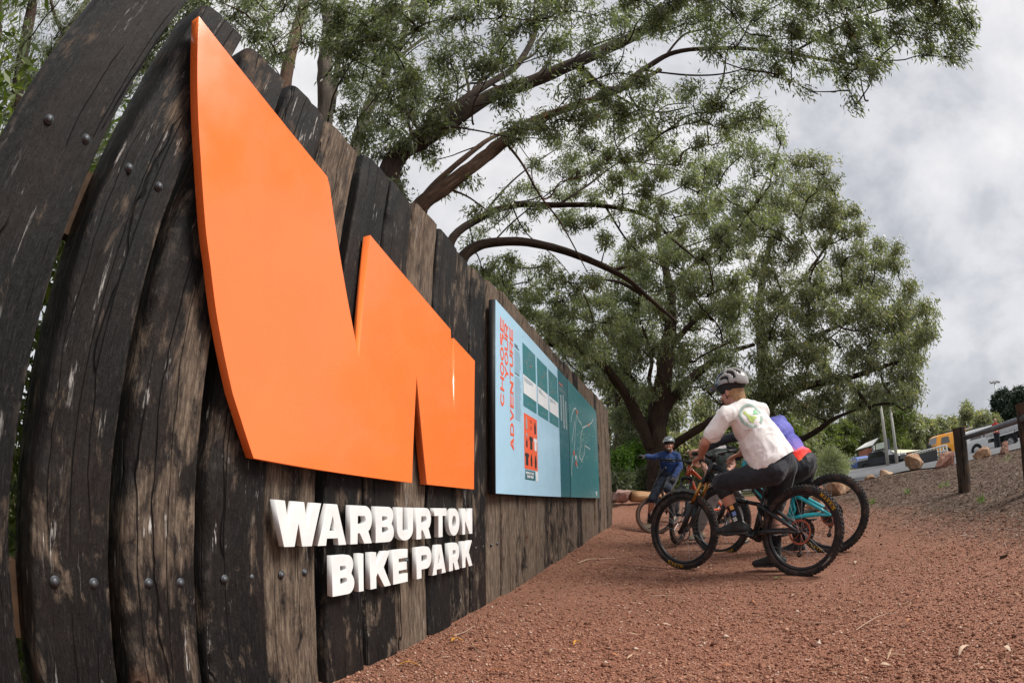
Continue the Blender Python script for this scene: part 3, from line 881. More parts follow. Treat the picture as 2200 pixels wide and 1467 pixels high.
    ink('footer_tab', [rect(a, b, b0, b1)], 2, PWHITE, r1, org)
    # list of trails on the teal column
    ls = []
    for c_, (a, top, bot) in enumerate([(5.13, 1.90, 1.62), (5.25, 1.92, 1.56), (5.37, 1.88, 1.56)]):
        z = top
        while z > bot:
            A, zz = sz(a, z); ls.append([(A, zz), (A + .06, zz)]); z -= .022
    for c_ in sorted({round(l[0][0], 3) for l in ls}): ribbons('trail_list', [l for l in ls if round(l[0][0], 3) == c_], .008, 2, PWHITE, r1, org)
    ls = [[(sz(5.1 + .0, 1.985 - k * .016)[0], sz(0, 1.985 - k * .016)[1]), (sz(5.42, 0)[0], sz(0, 1.985 - k * .016)[1])] for k in range(3)]
    ribbons('list_intro', ls, .004, 2, PGREY, r1, org)
    ribbons('list_title', [[sz(5.1, 2.03), sz(5.27, 2.03)]], .012, 2, PRED, r1, org)
    ribbons('fold_lines', [[sz(4.17, 1.50), sz(5.03, 1.50)], [sz(4.17, .90), sz(5.03, .90)], [sz(4.48, .9), sz(4.48, 1.5)], [sz(4.75, .9), sz(4.75, 1.5)]], .003, 2, flat_mat('faint_line_print', (.46, .62, .74)), r1, org)
    # second panel: network map
    x0, z0 = sz(5.557, .808); x1, z1 = sz(7.76, 2.185); org2 = wp(x0, PN, z0)
    r2 = empty('trail_map_panel', org2, 'dark teal trail map panel with thin white route lines and red markers', 'information panel')
    shp = [(x0, z0), (x1, z0), (x1, z1 - .12)] + arc(x1 - .12, z1 - .12, .12, .12, 0, 90, 6)[1:] + [(x0, z1)]
    panel_board(r2, [shp], None)
    ink('teal_face', [[(min(max(x, x0 + .002), x1 - .002), min(max(z, z0 + .002), z1 - .002)) for x, z in shp]], 1, PTEAL2, r2, org2)
    Q = lambda x, y: onwall(1020 + x / 3.057, 620 + y / 3.057)
    L = [[(636, 1230), (634, 1190), (640, 1120), (650, 1060), (655, 1000), (657, 940), (664, 860), (668, 812), (662, 785), (648, 790), (636, 830), (630, 880)],
         [(668, 830), (680, 862), (697, 885), (708, 915), (722, 905), (745, 895), (766, 880), (776, 850), (783, 900), (790, 935)],
         [(708, 915), (700, 950), (690, 985), (698, 1020), (690, 1060), (684, 1100), (700, 1130), (716, 1090), (722, 1030), (745, 1045), (757, 1055)],
         [(664, 1090), (672, 1120), (664, 1148), (675, 1180)], [(655, 870), (643, 960), (636, 1010)]]
    ribbons_each('route_line', [[Q(*p) for p in l] for l in L], .011, 2, PWHITE, r2, org2)
    rr = random.Random(5); ls = []
    for k in range(46):
        x, y = rr.gauss(708, 16), rr.gauss(1010, 60); ln = [Q(x, y)]
        for _ in range(3): x += rr.uniform(-7, 7); y += rr.uniform(-12, 12); ln.append(Q(x, y))
        ls.append(ln)
    ribbons_each('trail_line', ls, .007, 3, flat_mat('pale_green_print', (.30, .52, .46)), r2, org2)
    for x, y in [(668, 812), (745, 895), (648, 1078), (663, 1148)]:
        a, z = Q(x, y); ink('marker', [rect(a - .03, a + .03, z - .022, z + .022)], 4, PRED, r2, org2)
    a, z = Q(660, 1108); ink('marker', [rect(a - .03, a + .03, z - .022, z + .022)], 4, PWHITE, r2, org2)
    a, z = Q(799, 1345); ink('corner_mark', [rect(a - .04, a + .03, z - .025, z + .03)], 2, PWHITE, r2, org2)
    ribbons('legend_text', [[(onwall(1020 + 795 / 3.057, 620 + y / 3.057)[0] - .08, onwall(1020 + 795 / 3.057, 620 + y / 3.057)[1]), (onwall(1020 + 795 / 3.057, 620 + y / 3.057)[0] + .06, onwall(1020 + 795 / 3.057, 620 + y / 3.057)[1])] for y in range(860, 1130, 22)], .01, 2, PGREY, r2, org2)
build_panels()
# ------------------------------------------------------------------ bicycles
def rubber():
    m = NT('tyre_rubber', .78, .35)
    v = m.coord()
    m.col(m.mix(m.ramp(m.noise(v, 14, 5, .6), [(.45, 0), (.7, .7)]), (.019, .019, .020), (.12, .075, .055)))
    m.bump(m.noise(v, 120, 3), .25, .002)
    return m.mat
RUBBER = rubber()
TAN = simple('tan_tyre_wall', (.085, .045, .028), .8, var=.2)
BLACKM = simple('black_anodised', (.022, .022, .024), .35, .3, var=.2)
CARBON = simple('matt_black_carbon', (.018, .018, .021), .34, var=.15, coat=.25)
CHROME = simple('bare_steel', (.42, .42, .43), .3, .95, var=.1)
GOLD = simple('gold_stanchion', (.46, .25, .075), .22, .85, var=.05)
ROTOR = simple('brake_rotor_steel', (.30, .24, .22), .35, .9)
COPPER = simple('rotor_spider_copper', (.45, .16, .11), .35, .8)
TEALF = simple('turquoise_gloss_frame', (.015, .46, .54), .28, coat=.5, var=.05)
ORANGEF = simple('burnt_orange_frame', (.52, .075, .018), .3, coat=.5, var=.05)
GREYF = simple('brown_grey_frame', (.16, .10, .08), .35, coat=.3)
WHITEF = simple('white_gloss_frame', (.6, .6, .58), .3, coat=.3)
YELLOWP = simple('yellow_tyre_print', (.85, .52, .01), .6)
WHITEI = simple('white_tyre_print', (.7, .7, .68), .6)
REDF = simple('deep_red_frame', (.28, .008, .02), .3, coat=.5)
SADDLE = simple('saddle_black', (.012, .012, .013), .5, var=.2)
RW = .365
def bent_text(word, radius, size, start_deg, m_side, width_deg=None, t=.26, asp=.8, inside=False):
    """lettering wrapped round a tyre wall; returns list of faces as (verts) in wheel plane x,z at lateral side"""
    return word
def make_wheel(parent, name, hub, tyre_mat, rear=False, rotor_side=1, prints=(), rim_mat=None, seed=0):
    """wheel in the x-z plane, axle along y"""
    w = empty(name); w.parent = parent; w.location = hub
    r = random.Random(seed)
    # tyre: round casing + rows of knobs
    mb = MB()
    mt = Matrix(((1, 0, 0, 0), (0, 0, 1, 0), (0, -1, 0, 0), (0, 0, 0, 1)))      # z axis of the lathe -> y axle
    R0, tr = .334, .030
    prof = [(R0 + tr * math.cos(a), tr * .98 * math.sin(a)) for a in np.linspace(-2.45, 2.45, 15)]
    mb.lathe(prof, 72, mt)
    nk = 66
    for k in range(nk):
        a = 2 * math.pi * k / nk
        for row in range(4):
            off = (-.021, -.0075, .0075, .021)[row]
            aa = a + (math.pi / nk if row in (1, 2) else 0)
            rad = R0 + math.sqrt(max(tr * tr - off * off, 0)) + .0025
            c, s = math.cos(aa), math.sin(aa)
            rot = Matrix(((c, 0, -s), (0, 1, 0), (s, 0, c)))
            tilt = Matrix.Rotation((-.6 if off < 0 else .6) * (abs(off) > .015), 3, Vector((0, 0, 1)))
            mb.box((rad * c, off, rad * s), (.009, .0115, .017 if row in (0, 3) else .013), rot @ tilt)
    mb.build('tyre', tyre_mat, w, smooth=False, fix=False).data.polygons.foreach_set('use_smooth', [i < 72 * 14 for i in range(72 * 14 + nk * 24)])
    mb = MB()
    prof = [(.309, -.013), (.312, -.016), (.300, -.015), (.289, -.008), (.287, 0), (.289, .008), (.300, .015), (.312, .016), (.309, .013)]
    mb.lathe(prof, 72, mt)
    mb.build('rim', rim_mat or BLACKM, w, smooth=True)
    mb = MB()
    mb.tube([(0, -.05, 0), (0, .05, 0)], .016, 14); mb.tube([(0, -.035, 0), (0, -.03, 0)], .028, 14); mb.tube([(0, .03, 0), (0, .035, 0)], .028, 14)
    mb.tube([(0, -.065, 0), (0, .065, 0)], .008, 10)
    mb.build('hub', BLACKM, w, smooth=True)
    mb = MB()
    for k in range(28):
        a = 2 * math.pi * k / 28; sd_ = 1 if k % 2 else -1; b = a + (.42 if (k // 2) % 2 else -.42)
        mb.tube([(.027 * math.cos(b), .031 * sd_, .027 * math.sin(b)), (.29 * math.cos(a), .003 * sd_, .29 * math.sin(a))], .00115, 4, cap=False)
    o = mb.build('spokes', CHROME, w, fix=False)
    # rotor: ring with swept arms
    y = .042 * rotor_side
    mb = MB(); n = 60
    for k in range(n):
        a0, a1 = 2 * math.pi * k / n, 2 * math.pi * (k + 1) / n
        mb.add([((ra) * math.cos(a), y + dy, ra * math.sin(a)) for dy in (-.0009, .0009) for ra, a in ((.084, a0), (.1, a0), (.1, a1), (.084, a1))],
               [(0, 1, 2, 3), (7, 6, 5, 4), (1, 5, 6, 2), (0, 3, 7, 4)])
    for k in range(6):
        a = k * math.pi / 3
        mb.tube([(.02 * math.cos(a), y, .02 * math.sin(a)), (.055 * math.cos(a + .12), y, .055 * math.sin(a + .12)), (.086 * math.cos(a + .42), y, .086 * math.sin(a + .42))], .0035, 4)
    mb.build('brake_rotor', COPPER if rear else ROTOR, w, fix=False)
    if rear:
        mb = MB()
        for q, rr_ in enumerate((.105, .094, .084, .074, .064, .054, .045, .036)):
            yy = -rotor_side * (.022 + q * .0045); n = int(rr_ * 330)
            poly = []
            for k in range(n * 2): a = math.pi * k / n; rad = rr_ + (.002 if k % 2 else -.002); poly.append((rad * math.cos(a), rad * math.sin(a)))
            inner = [((rr_ - .012) * math.cos(-a2), (rr_ - .012) * math.sin(-a2)) for a2 in np.linspace(0, 2 * math.pi, n * 2, endpoint=False)]
            N = len(poly)
            vs = [(x, yy, z) for x, z in poly] + [((rr_ - .012) * math.cos(math.pi * k / n), yy, (rr_ - .012) * math.sin(math.pi * k / n)) for k in range(N)]
            vs2 = [(x, yy + .0015, z) for x, _, z in vs]
            mb.add(vs + vs2, [(k, (k + 1) % N, N + (k + 1) % N, N + k) for k in range(N)] + [(2 * N + k, 3 * N + k, 3 * N + (k + 1) % N, 2 * N + (k + 1) % N) for k in range(N)])
        mb.build('cassette', BLACKM, w, fix=False)
    for word, ctr, sidey, mat_, siz in prints:
        # ctr = angle of the middle of the word, sidey = which face of the tyre
        asp = .9; tot = 0; ws = []
        for ch in word: wi = siz * asp * (1.25 if ch in 'MW' else .4 if ch == 'I' else 1); ws.append(wi); tot += wi * 1.22
        pen = -tot / 2; obs = []
        Rm = .3345
        for ch, wi in zip(word, ws):
            lp = glyph(ch, wi, siz, siz * .21, siz * .17)
            def fn(x, y, hh, pen=pen):
                a = ctr - sidey * (-1) * (pen + x) / Rm
                rad = Rm - siz / 2 + y
                d = tr * math.sqrt(max(1 - ((rad - R0) / tr) ** 2, .02)) * .98 + .0012
                return Vector((rad * math.cos(a), sidey * (d + abs(hh)), rad * math.sin(a)))
            obs.append(outline_mesh('tyre_print', lp, .0006, fn, mat_, w)); pen += wi * 1.22
        join(obs, 'tyre_print')
    return w

def make_bike(label, rear_pt, front_pt, steer=0, lean=0, frame=CARBON, tyre=None, stanch=GOLD, lowers=None, prints_f=(), prints_r=(), fender=False, tint2=None, saddle_z=.86, group=None, bars=.39, headc=None):
    tyre = tyre or RUBBER; lowers = lowers or BLACKM
    rear_pt, front_pt = Vector(rear_pt), Vector(front_pt)
    d = front_pt - rear_pt; WB = 1.21; sc = d.length / WB
    root = empty('mountain_bike', rear_pt, label, 'bicycle', group)
    x = d.normalized(); up = Vector((0, 0, 1)); y = up.cross(x).normalized(); z = x.cross(y)
    R = Matrix((x, y, z)).transposed() @ Matrix.Rotation(lean, 3, 'X')
    root.rotation_euler = R.to_euler(); root.scale = (sc,) * 3
    B = lambda *p: Vector(p)
    ra, fa = B(0, 0, RW), B(WB, 0, RW)
    bb = B(.435, 0, .34)
    hb, ht = B(.925, 0, .865), B(.872, 0, .985)
    st = B(.335, 0, .70)
    # frame
    mb = MB()
    mb.tube([hb + (ht - hb) * -.1, ht], [.034, .031], 14)
    mb.tube([hb + B(-.01, 0, .02), B(.76, 0, .66), B(.60, 0, .45), bb + B(.03, 0, 0)], [.034, .036, .035, .036], 12, flat=.8)
    mb.tube([ht + B(-.005, 0, -.04), B(.62, 0, .84), B(.42, 0, .735), st + B(0, 0, -.04)], [.028, .022, .021, .020], 12, flat=.9)
    mb.tube([bb, B(.40, 0, .50), st], [.034, .024, .0215], 12)
    mb.tube([bb + B(0, -.045, 0), bb + B(0, .045, 0)], .031, 14)
    mb.tube([B(.47, 0, .72), B(.36, 0, .60)], .013, 8)
    mb.build('frame', frame, root, smooth=True)
    mb = MB()
    for s in (-1, 1):
        mb.tube([bb + B(-.02, s * .035, .02), B(.30, s * .055, .372), B(.10, s * .068, .375), ra + B(.0, s * .070, 0)], [.021, .019, .015, .012], 10, flat=1.0)
        mb.tube([B(.395, s * .03, .585), B(.28, s * .056, .535), B(.1, s * .068, .43), ra + B(.0, s * .070, .005)], [.019, .018, .0145, .012], 10)
        mb.tube([B(.395, s * .03, .585), B(.36, s * .035, .44), B(.40, s * .035, .36)], [.014, .012, .013], 8)
        mb.tube([ra + B(0, s * .06, 0), ra + B(0, s * .082, 0)], .015, 10)
    mb.tube([B(.37, -.04, .575), B(.37, .04, .575)], .018, 8)
    mb.build('rear_triangle', tint2 or frame, root, smooth=True)
    mb = MB(); mb.tube([B(.375, 0, .59), B(.53, 0, .62)], .017, 12); mb.tube([B(.53, 0, .62), B(.66, 0, .65)], .024, 12); mb.tube([B(.58, .02, .60), B(.66, .03, .615)], .016, 10)
    mb.build('rear_shock', BLACKM, root, smooth=True)
    mb = MB(); mb.tube([st - B(0, 0, .05), st + B(-.025, 0, .08)], .017, 12); mb.tube([st + B(-.02, 0, .06), B(.335 - .058, 0, saddle_z - .04)], .0145, 12)
    mb.build('seat_post', BLACKM, root, smooth=True)
    # saddle: tapered shell
    sx, szz = .335 - .058, saddle_z
    mb = MB(); secs = [(-.13, .02, .03, .012), (-.12, .066, .02, .03), (-.06, .070, .012, .036), (0, .046, .006, .034), (.06, .026, .004, .028), (.12, .018, .004, .024), (.145, .01, -.004, .014)]
    n = 12
    vs = []
    for X, wd, dz, th in secs:
        for k in range(n):
            a = 2 * math.pi * k / n
            vs.append((sx + X, wd * math.cos(a), szz + dz + th * .5 * math.sin(a) - (abs(math.cos(a)) ** 3) * .012))
    fs = [(i * n + k, i * n + (k + 1) % n, (i + 1) * n + (k + 1) % n, (i + 1) * n + k) for i in range(len(secs) - 1) for k in range(n)] + [tuple(range(n - 1, -1, -1)), tuple((len(secs) - 1) * n + k for k in range(n))]
    mb.add(vs, fs); sa = mb.build('saddle', SADDLE, root, smooth=True)
    for s in (-1, 1):
        mb = MB(); mb.tube([(sx - .1, s * .03, szz - .005), (sx - .05, s * .022, szz - .032), (sx + .04, s * .022, szz - .032), (sx + .1, s * .006, szz - .005)], .0035, 6)
        mb.build('saddle_rail', CHROME, sa, smooth=True)
    # drive side (right = -y)
    mb = MB(); poly = []; N = 32
    for k in range(N * 2): a = math.pi * k / N; rad = .068 + (.003 if k % 2 else -.002); poly.append((rad * math.cos(a), rad * math.sin(a)))
    mb.prism(poly, -.052, -.048, lambda a, b, h: bb + B(a, h, b))
    mb.build('chainring', BLACKM, root)
    mb = MB()
    path = [bb + B(0, -.05, .068), ra + B(0, -.05, .062)]
    mb.tube(path, .0035, 4)
    mb.tube([ra + B(-.01, -.05, -.06), ra + B(.03, -.06, -.12), ra + B(.045, -.06, -.20), bb + B(-.02, -.05, -.068)], .0035, 4)
    mb.build('chain', CHROME, root)
    mb = MB()
    mb.tube([ra + B(.0, -.07, -.02), ra + B(.02, -.075, -.07), ra + B(.03, -.07, -.10)], [.014, .016, .014], 8)
    mb.tube([ra + B(.03, -.07, -.10), ra + B(.05, -.07, -.20)], [.012, .010], 6)
    for c in ((.035, -.11), (.05, -.195)): mb.tube([ra + B(c[0], -.076, c[1]), ra + B(c[0], -.06, c[1])], .024, 12)
    mb.build('derailleur', BLACKM, root, smooth=True)
    for s, ang in ((-1, 180), (1, 0)):
        a = math.radians(ang + 8)
        e = bb + B(.17 * math.cos(a), s * .085, .17 * math.sin(a))
        mb = MB(); mb.tube([bb + B(0, s * .05, 0), bb + B(0, s * .07, 0)], .017, 10); mb.tube([bb + B(0, s * .07, 0), e], [.017, .012], 8, flat=.6)
        cr = mb.build('crank', BLACKM, root, smooth=True)
        mb = MB(); mb.box(e + B(0, s * .06, 0), (.10, .095, .014)); mb.box(e + B(0, s * .06, 0), (.04, .11, .018))
        for q in (-1, 1):
            for q2 in (-1, 0, 1): mb.tube([e + B(q * .04, s * .06 + q2 * .038, -.011), e + B(q * .04, s * .06 + q2 * .038, .011)], .002, 5)
        mb.build('pedal', BLACKM, cr)
    wr = make_wheel(root, 'rear_wheel', ra, tyre, rear=True, prints=prints_r, seed=3)
    # steered group
    ax = (ht - hb).normalized()
    piv = empty('steering_group'); piv.parent = root; piv.location = ht
    piv.rotation_mode = 'QUATERNION'; piv.rotation_quaternion = Quaternion(ax, steer)
    L = lambda v: v - ht
    # steering parts are direct parts of the bike: bake the turn into each one
    bpy.data.objects.remove(piv)
    Q = Quaternion(ax, steer).to_matrix()
    def T(v): return ht + Q @ (Vector(v) - ht)
    class SM(MB):
        def build(s, *a, **k):
            s.v = [tuple(T(v)) for v in s.v]; return MB.build(s, *a, **k)
    cr_ = hb - ax * .045
    mb = SM(); mb.tube([hb, cr_], .022, 12)
    mb.tube([cr_ + B(.02, -.075, -.01), cr_ + B(.015, 0, .012), cr_ + B(.02, .075, -.01)], [.026, .03, .026], 10)
    fk = mb.build('fork', lowers, root, smooth=True)
    mb = SM()
    # lowers
    off = fa - cr_; 
    low_top = cr_ + ax * -.24 + B(.035, 0, 0)
    for s in (-1, 1):
        a_, b_ = cr_ + B(.02, s * .067, -.01), None
        mb.tube([low_top + B(0, s * .067, .02), low_top - ax * .18 + B(.006, s * .067, 0), fa + B(0, s * .062, .0)], [.028, .025, .019], 12)
        mb.tube([fa + B(0, s * .06, 0), fa + B(0, s * .075, 0)], .021, 12)
    mb.tube([low_top + B(.0, -.067, .0), low_top + B(-.045, 0, .045), low_top + B(0, .067, 0)], .016, 8)
    mb.build('fork_lowers', lowers, fk, smooth=True)
    for s in (-1, 1):
        mb = SM(); mb.tube([cr_ + B(.02, s * .067, -.01), low_top + B(0, s * .067, .02)], .018, 12)
        mb.build('stanchion', stanch, fk, smooth=True)
    if fender:
        mb = SM(); vs = []; fs = []
        for i, a in enumerate(np.linspace(.15, 2.0, 16)):
            for j, yy in enumerate((-.042, -.034, 0, .034, .042)):
                rr_ = .398 - abs(yy) * .5
                vs.append(fa + B(rr_ * math.cos(a), yy, rr_ * math.sin(a)))
        for i in range(15):
            for j in range(4): fs.append((i * 5 + j, i * 5 + j + 1, i * 5 + 6 + j, i * 5 + 5 + j))
        mb.add(vs, fs); mb.build('mudguard', BLACKM, root, smooth=True, fix=False)
    wf = make_wheel(root, 'front_wheel', fa, tyre, rear=False, prints=prints_f, seed=5)
    wf.location = T(fa); wf.rotation_mode = 'QUATERNION'; wf.rotation_quaternion = Q.to_quaternion()
    # bars and stem
    sp = ht + ax * .05
    bc = sp + B(.045, 0, .005)
    mb = SM(); mb.tube([ht, ht + ax * .075], .021, 12); mb.tube([sp, bc], [.021, .022], 10); mb.tube([bc + B(0, -.025, 0), bc + B(0, .025, 0)], .024, 12)
    mb.build('stem', BLACKM, root, smooth=True)
    mb = SM(); bz = .022
    pts = [B(-.055, -bars, bz + .012), B(-.03, -.24, bz + .008), B(-.005, -.11, bz), B(0, -.05, 0), B(0, .05, 0), B(-.005, .11, bz), B(-.03, .24, bz + .008), B(-.055, bars, bz + .012)]
    mb.tube([bc + p for p in pts], [.0115, .0115, .013, .017, .017, .013, .0115, .0115], 12)
    hbars = mb.build('handlebar', BLACKM, root, smooth=True)
    for s in (-1, 1):
        mb = SM(); mb.tube([bc + B(-.040, s * (bars - .125), bz + .010), bc + B(-.057, s * (bars + .004), bz + .013)], .0165, 12)
        mb.tube([bc + B(-.057, s * (bars + .002), bz + .013), bc + B(-.0575, s * (bars + .008), bz + .013)], .019, 12)
        mb.build('grip', SADDLE, hbars, smooth=True)
        mb = SM(); c0 = bc + B(-.028, s * (bars - .16), bz + .0)
        mb.tube([c0, c0 + B(.03, 0, -.008)], .012, 8)
        mb.tube([c0 + B(.03, s * -.03, -.008), c0 + B(.045, s * .02, -.016), c0 + B(.035, s * .075, -.022)], [.011, .006, .0055], 8)
        mb.build('brake_lever', BLACKM, hbars, smooth=True)
    mb = SM()
    for s in (-1, 1):
        mb.tube([bc + B(-.0, s * (bars - .17), bz), bc + B(.07, s * .16, .06), bc + B(.10, s * .05, .0), hb + B(.03, s * .03, .02), hb + B(-.05, s * .035, -.06)], .0026, 5)
    mb.tube([bc + B(0, .2, bz), bc + B(.09, .1, .04), bc + B(.09, .0, -.08), hb + B(-.02, -.04, -.02)], .0024, 5)
    mb.build('cable', BLACKM, root)
    dl = T(fa) - fa; root.location = root.location - (R @ Vector((dl.x, dl.y, 0))) * sc
    bpy.context.view_layer.update()
    return root, (lambda *v: root.matrix_world @ T(B(*v))), (lambda *v: root.matrix_world @ B(*v))

MAX_ = 'MAXXIS'
rp = P(1719, 1239, 3.93); fp = P(1467, 1222, 4.55)
bike1, b1T, b1 = make_bike('matt black mountain bike with gold fork legs, nearest the camera', rp, fp, steer=.12, frame=CARBON,
    prints_f=[(MAX_, math.radians(-76), 1, YELLOWP, .029)], prints_r=[(MAX_, math.radians(137), 1, YELLOWP, .029), ('HIGH ROLL'.replace(' ', ''), math.radians(-135), 1, WHITEI, .012)], fender=True, saddle_z=.88)
rp2 = P(1788, 1189, 5.0); fp2 = P(1548, 1195, 5.5)
bike2, b2T, b2 = make_bike('turquoise mountain bike with black fork, behind the black bike', rp2, fp2, steer=-.1, frame=TEALF, stanch=BLACKM,
    prints_f=[(MAX_, math.radians(-107), 1, YELLOWP, .029)], prints_r=[(MAX_, math.radians(-59), 1, YELLOWP, .029)], fender=True, saddle_z=.86)
fp3 = P(1462, 1168, 6.1); q = Vector((.70, .62, 0)).normalized() * 1.17
rp3 = fp3 + q; rp3.z = fp3.z - .01
bike3, b3T, b3 = make_bike('burnt orange mountain bike half hidden behind the black bike', rp3, fp3, steer=.25, frame=ORANGEF, stanch=BLACKM, fender=False, saddle_z=.84)
fp4 = P(1410, 1147, 8.9); rp4 = fp4 + Vector((.62, .95, 0)).normalized() * 1.15; rp4.z = fp4.z + .09
bike4, b4T, b4 = make_bike('brown grey mountain bike with tan tyres, under the man in blue', rp4, fp4, steer=-1.05, frame=GREYF, tyre=TAN, stanch=CHROME, lowers=simple('grey_fork', (.09, .10, .12), .4), saddle_z=.84)
# ------------------------------------------------------------------ people
def worg(o):
    v = Vector((0, 0, 0))
    while o is not None: v = v + o.location; o = o.parent
    return v
def _caps(mb, p0, r0, p1, r1, n=14):
    p0, p1 = Vector(p0), Vector(p1); d = p1 - p0; L = d.length
    if L < 1e-6: d = Vector((0, 0, 1)); L = 1e-6
    t = d.normalized(); pts = []; rad = []
    for a in np.linspace(-math.pi / 2 + .12, 0, 5): pts.append(p0 + t * r0 * math.sin(a)); rad.append(r0 * math.cos(a))
    for a in np.linspace(0, math.pi / 2 - .12, 5): pts.append(p1 + t * r1 * math.sin(a)); rad.append(r1 * math.cos(a))
    mb.tube(pts, rad, n)
def _ell(mb, c, r, rot=None, n=16):
    c = Vector(c); vs = []; fs = []
    m = n // 2 + 2
    for i in range(1, m):
        th = math.pi * i / m
        for k in range(n):
            a = 2 * math.pi * k / n
            v = Vector((r[0] * math.sin(th) * math.cos(a), r[1] * math.sin(th) * math.sin(a), r[2] * math.cos(th)))
            vs.append(c + (rot @ v if rot is not None else v))
    for i in range(m - 2):
        for k in range(n): fs.append((i * n + k, (i + 1) * n + k, (i + 1) * n + (k + 1) % n, i * n + (k + 1) % n))
    top = c + (rot @ Vector((0, 0, r[2])) if rot is not None else Vector((0, 0, r[2]))); bot = c - (top - c)
    b = len(vs); vs += [top, bot]
    for k in range(n): fs.append((b, k, (k + 1) % n)); fs.append((b + 1, (m - 2) * n + (k + 1) % n, (m - 2) * n + k))
    mb.add(vs, fs)
def blob(name, prims, voxel, smooth, mat, parent, noise=None, cut=None):
    """one continuous surface grown round a set of limbs"""
    mb = MB()
    for p in prims:
        if p[0] == 'c': _caps(mb, *p[1:])
        else: _ell(mb, *p[1:])
    org = worg(parent)
    o = mb.build(name, None, None, fix=True)
    r = o.modifiers.new('r', 'REMESH'); r.mode = 'VOXEL'; r.voxel_size = voxel; r.adaptivity = 0
    s = o.modifiers.new('s', 'SMOOTH'); s.factor = .5; s.iterations = smooth
    me = bpy.data.meshes.new_from_object(o.evaluated_get(bpy.context.evaluated_depsgraph_get()))
    old = o.data; bpy.data.objects.remove(o); bpy.data.meshes.remove(old)
    me.name = name
    n = len(me.vertices)
    co = np.empty(n * 3, np.float32); me.vertices.foreach_get('co', co); co = co.reshape(-1, 3)
    if noise:
        no = np.empty(n * 3, np.float32); me.vertices.foreach_get('normal', no); no = no.reshape(-1, 3)
        for sc, am, st in noise:
            q = co * np.array(st) * sc
            f = fbm(q, 2)
            co = co + no * ((1 - np.abs(f)) ** 2 - .4)[:, None] * am
    co = co - np.array(org)
    me.vertices.foreach_set('co', co.astype(np.float32).ravel())
    if cut:
        bm = bmesh.new(); bm.from_mesh(me)
        for c, nn in cut:
            bmesh.ops.bisect_plane(bm, geom=bm.verts[:] + bm.edges[:] + bm.faces[:], plane_co=Vector(c) - org, plane_no=nn, clear_outer=True)
        bm.to_mesh(me); bm.free()
    me.materials.clear()
    return link(name, me, mat, parent)
def skin_mat(name, col):
    m = NT(name, .5, .4)
    v = m.coord()
    c = m.ramp(m.noise(v, 16, 4), [(.3, tuple(x * .82 for x in col)), (.7, col)])
    m.col(c); m.b.inputs['Subsurface Weight'].default_value = .08; m.b.inputs['Subsurface Radius'].default_value = (.02, .008, .004)
    m.bump(m.noise(v, 300, 2), .12, .001)
    return m.mat
def cloth(name, col, rough=.85, var=.12, bump=.35):
    m = NT(name, rough, .2)
    v = m.coord()
    m.col(m.ramp(m.noise(v, 7, 5), [(.3, tuple(x * (1 - var) for x in col)), (.7, tuple(min(1, x * (1 + var)) for x in col))]))
    b = m.bump(m.noise(m.coord((1, 1, 1)), 9, 3, .5, 1.2), bump, .02)
    m.bump(m.noise(v, 420, 2), .15, .001, prev=b)
    m.b.inputs['Sheen Weight'].default_value = .15
    return m.mat
SKIN = skin_mat('fair_skin', (.52, .26, .18)); SKIN2 = skin_mat('ruddy_skin', (.44, .19, .12))
SHOE = simple('black_shoe', (.018, .018, .019), .7, var=.3, bump=.2)
SOLE = simple('shoe_sole', (.03, .029, .028), .8)
TAN_SHOE = simple('beige_shoe', (.34, .28, .2), .8, var=.2)
STRAP = simple('helmet_strap', (.01, .01, .012), .7)
EYEW = simple('eye_white', (.7, .68, .65), .2); EYED = simple('eye_iris', (.02, .015, .012), .15); LIP = simple('lip', (.36, .11, .09), .5)
def frame_of(f, up):
    f = Vector(f).normalized(); up = Vector(up); u = (up - f * up.dot(f)).normalized(); r = f.cross(u)
    return Matrix((r, f, u)).transposed()       # columns: right, forward, up
def hand_prims(w, d, nrm, side, curl=(1, 1, 1, 1), thumb=.6, s=1.0, grow=0.0):
    """w wrist, d along the palm, nrm out of the back of the hand; side +1 puts the thumb towards d x nrm"""
    d = Vector(d).normalized(); nrm = Vector(nrm); nrm = (nrm - d * nrm.dot(d)).normalized(); lat = d.cross(nrm) * side
    pr = []
    lens = (.074, .082, .076, .060)
    for i in range(4):
        o = (1.5 - i) * .0195 * s
        k = w + d * (.088 - abs(i - 1.2) * .004) * s + lat * o
        pr.append(('c', w + lat * o * .55 + d * .008 * s, (.0155 + grow) * s, k, (.0115 + grow) * s))
        p = k; v = d.copy(); r = (.0098 - .0007 * (i == 3) + grow) * s
        for j, fr in enumerate((.45, .32, .23)):
            v = (Quaternion(lat * side, 0).to_matrix() @ v)
            ax = lat.normalized()
            ang = curl[i] * (.95, 1.0, .7)[j] * .9
            v = Matrix.Rotation(ang, 3, d.cross(-nrm)) @ v if False else (v * math.cos(ang) + (Matrix.Rotation(math.pi / 2, 3, d.cross(-nrm).normalized()) @ v) * math.sin(ang))
            q = p + v.normalized() * lens[i] * fr * s
            pr.append(('c', p, r, q, r * .93)); p = q; r *= .93
    b = w + d * .022 * s + lat * .026 * s; v = (d * .62 + lat * .72 - nrm * .35 * thumb).normalized()
    p = b
    for L_, r in ((.040, .0135), (.032, .0115), (.026, .010)):
        q = p + v * L_ * s; pr.append(('c', p, (r + grow) * s, q, (r * .92 + grow) * s)); p = q; v = (v + d * .35 - nrm * .3 * thumb).normalized()
    return pr
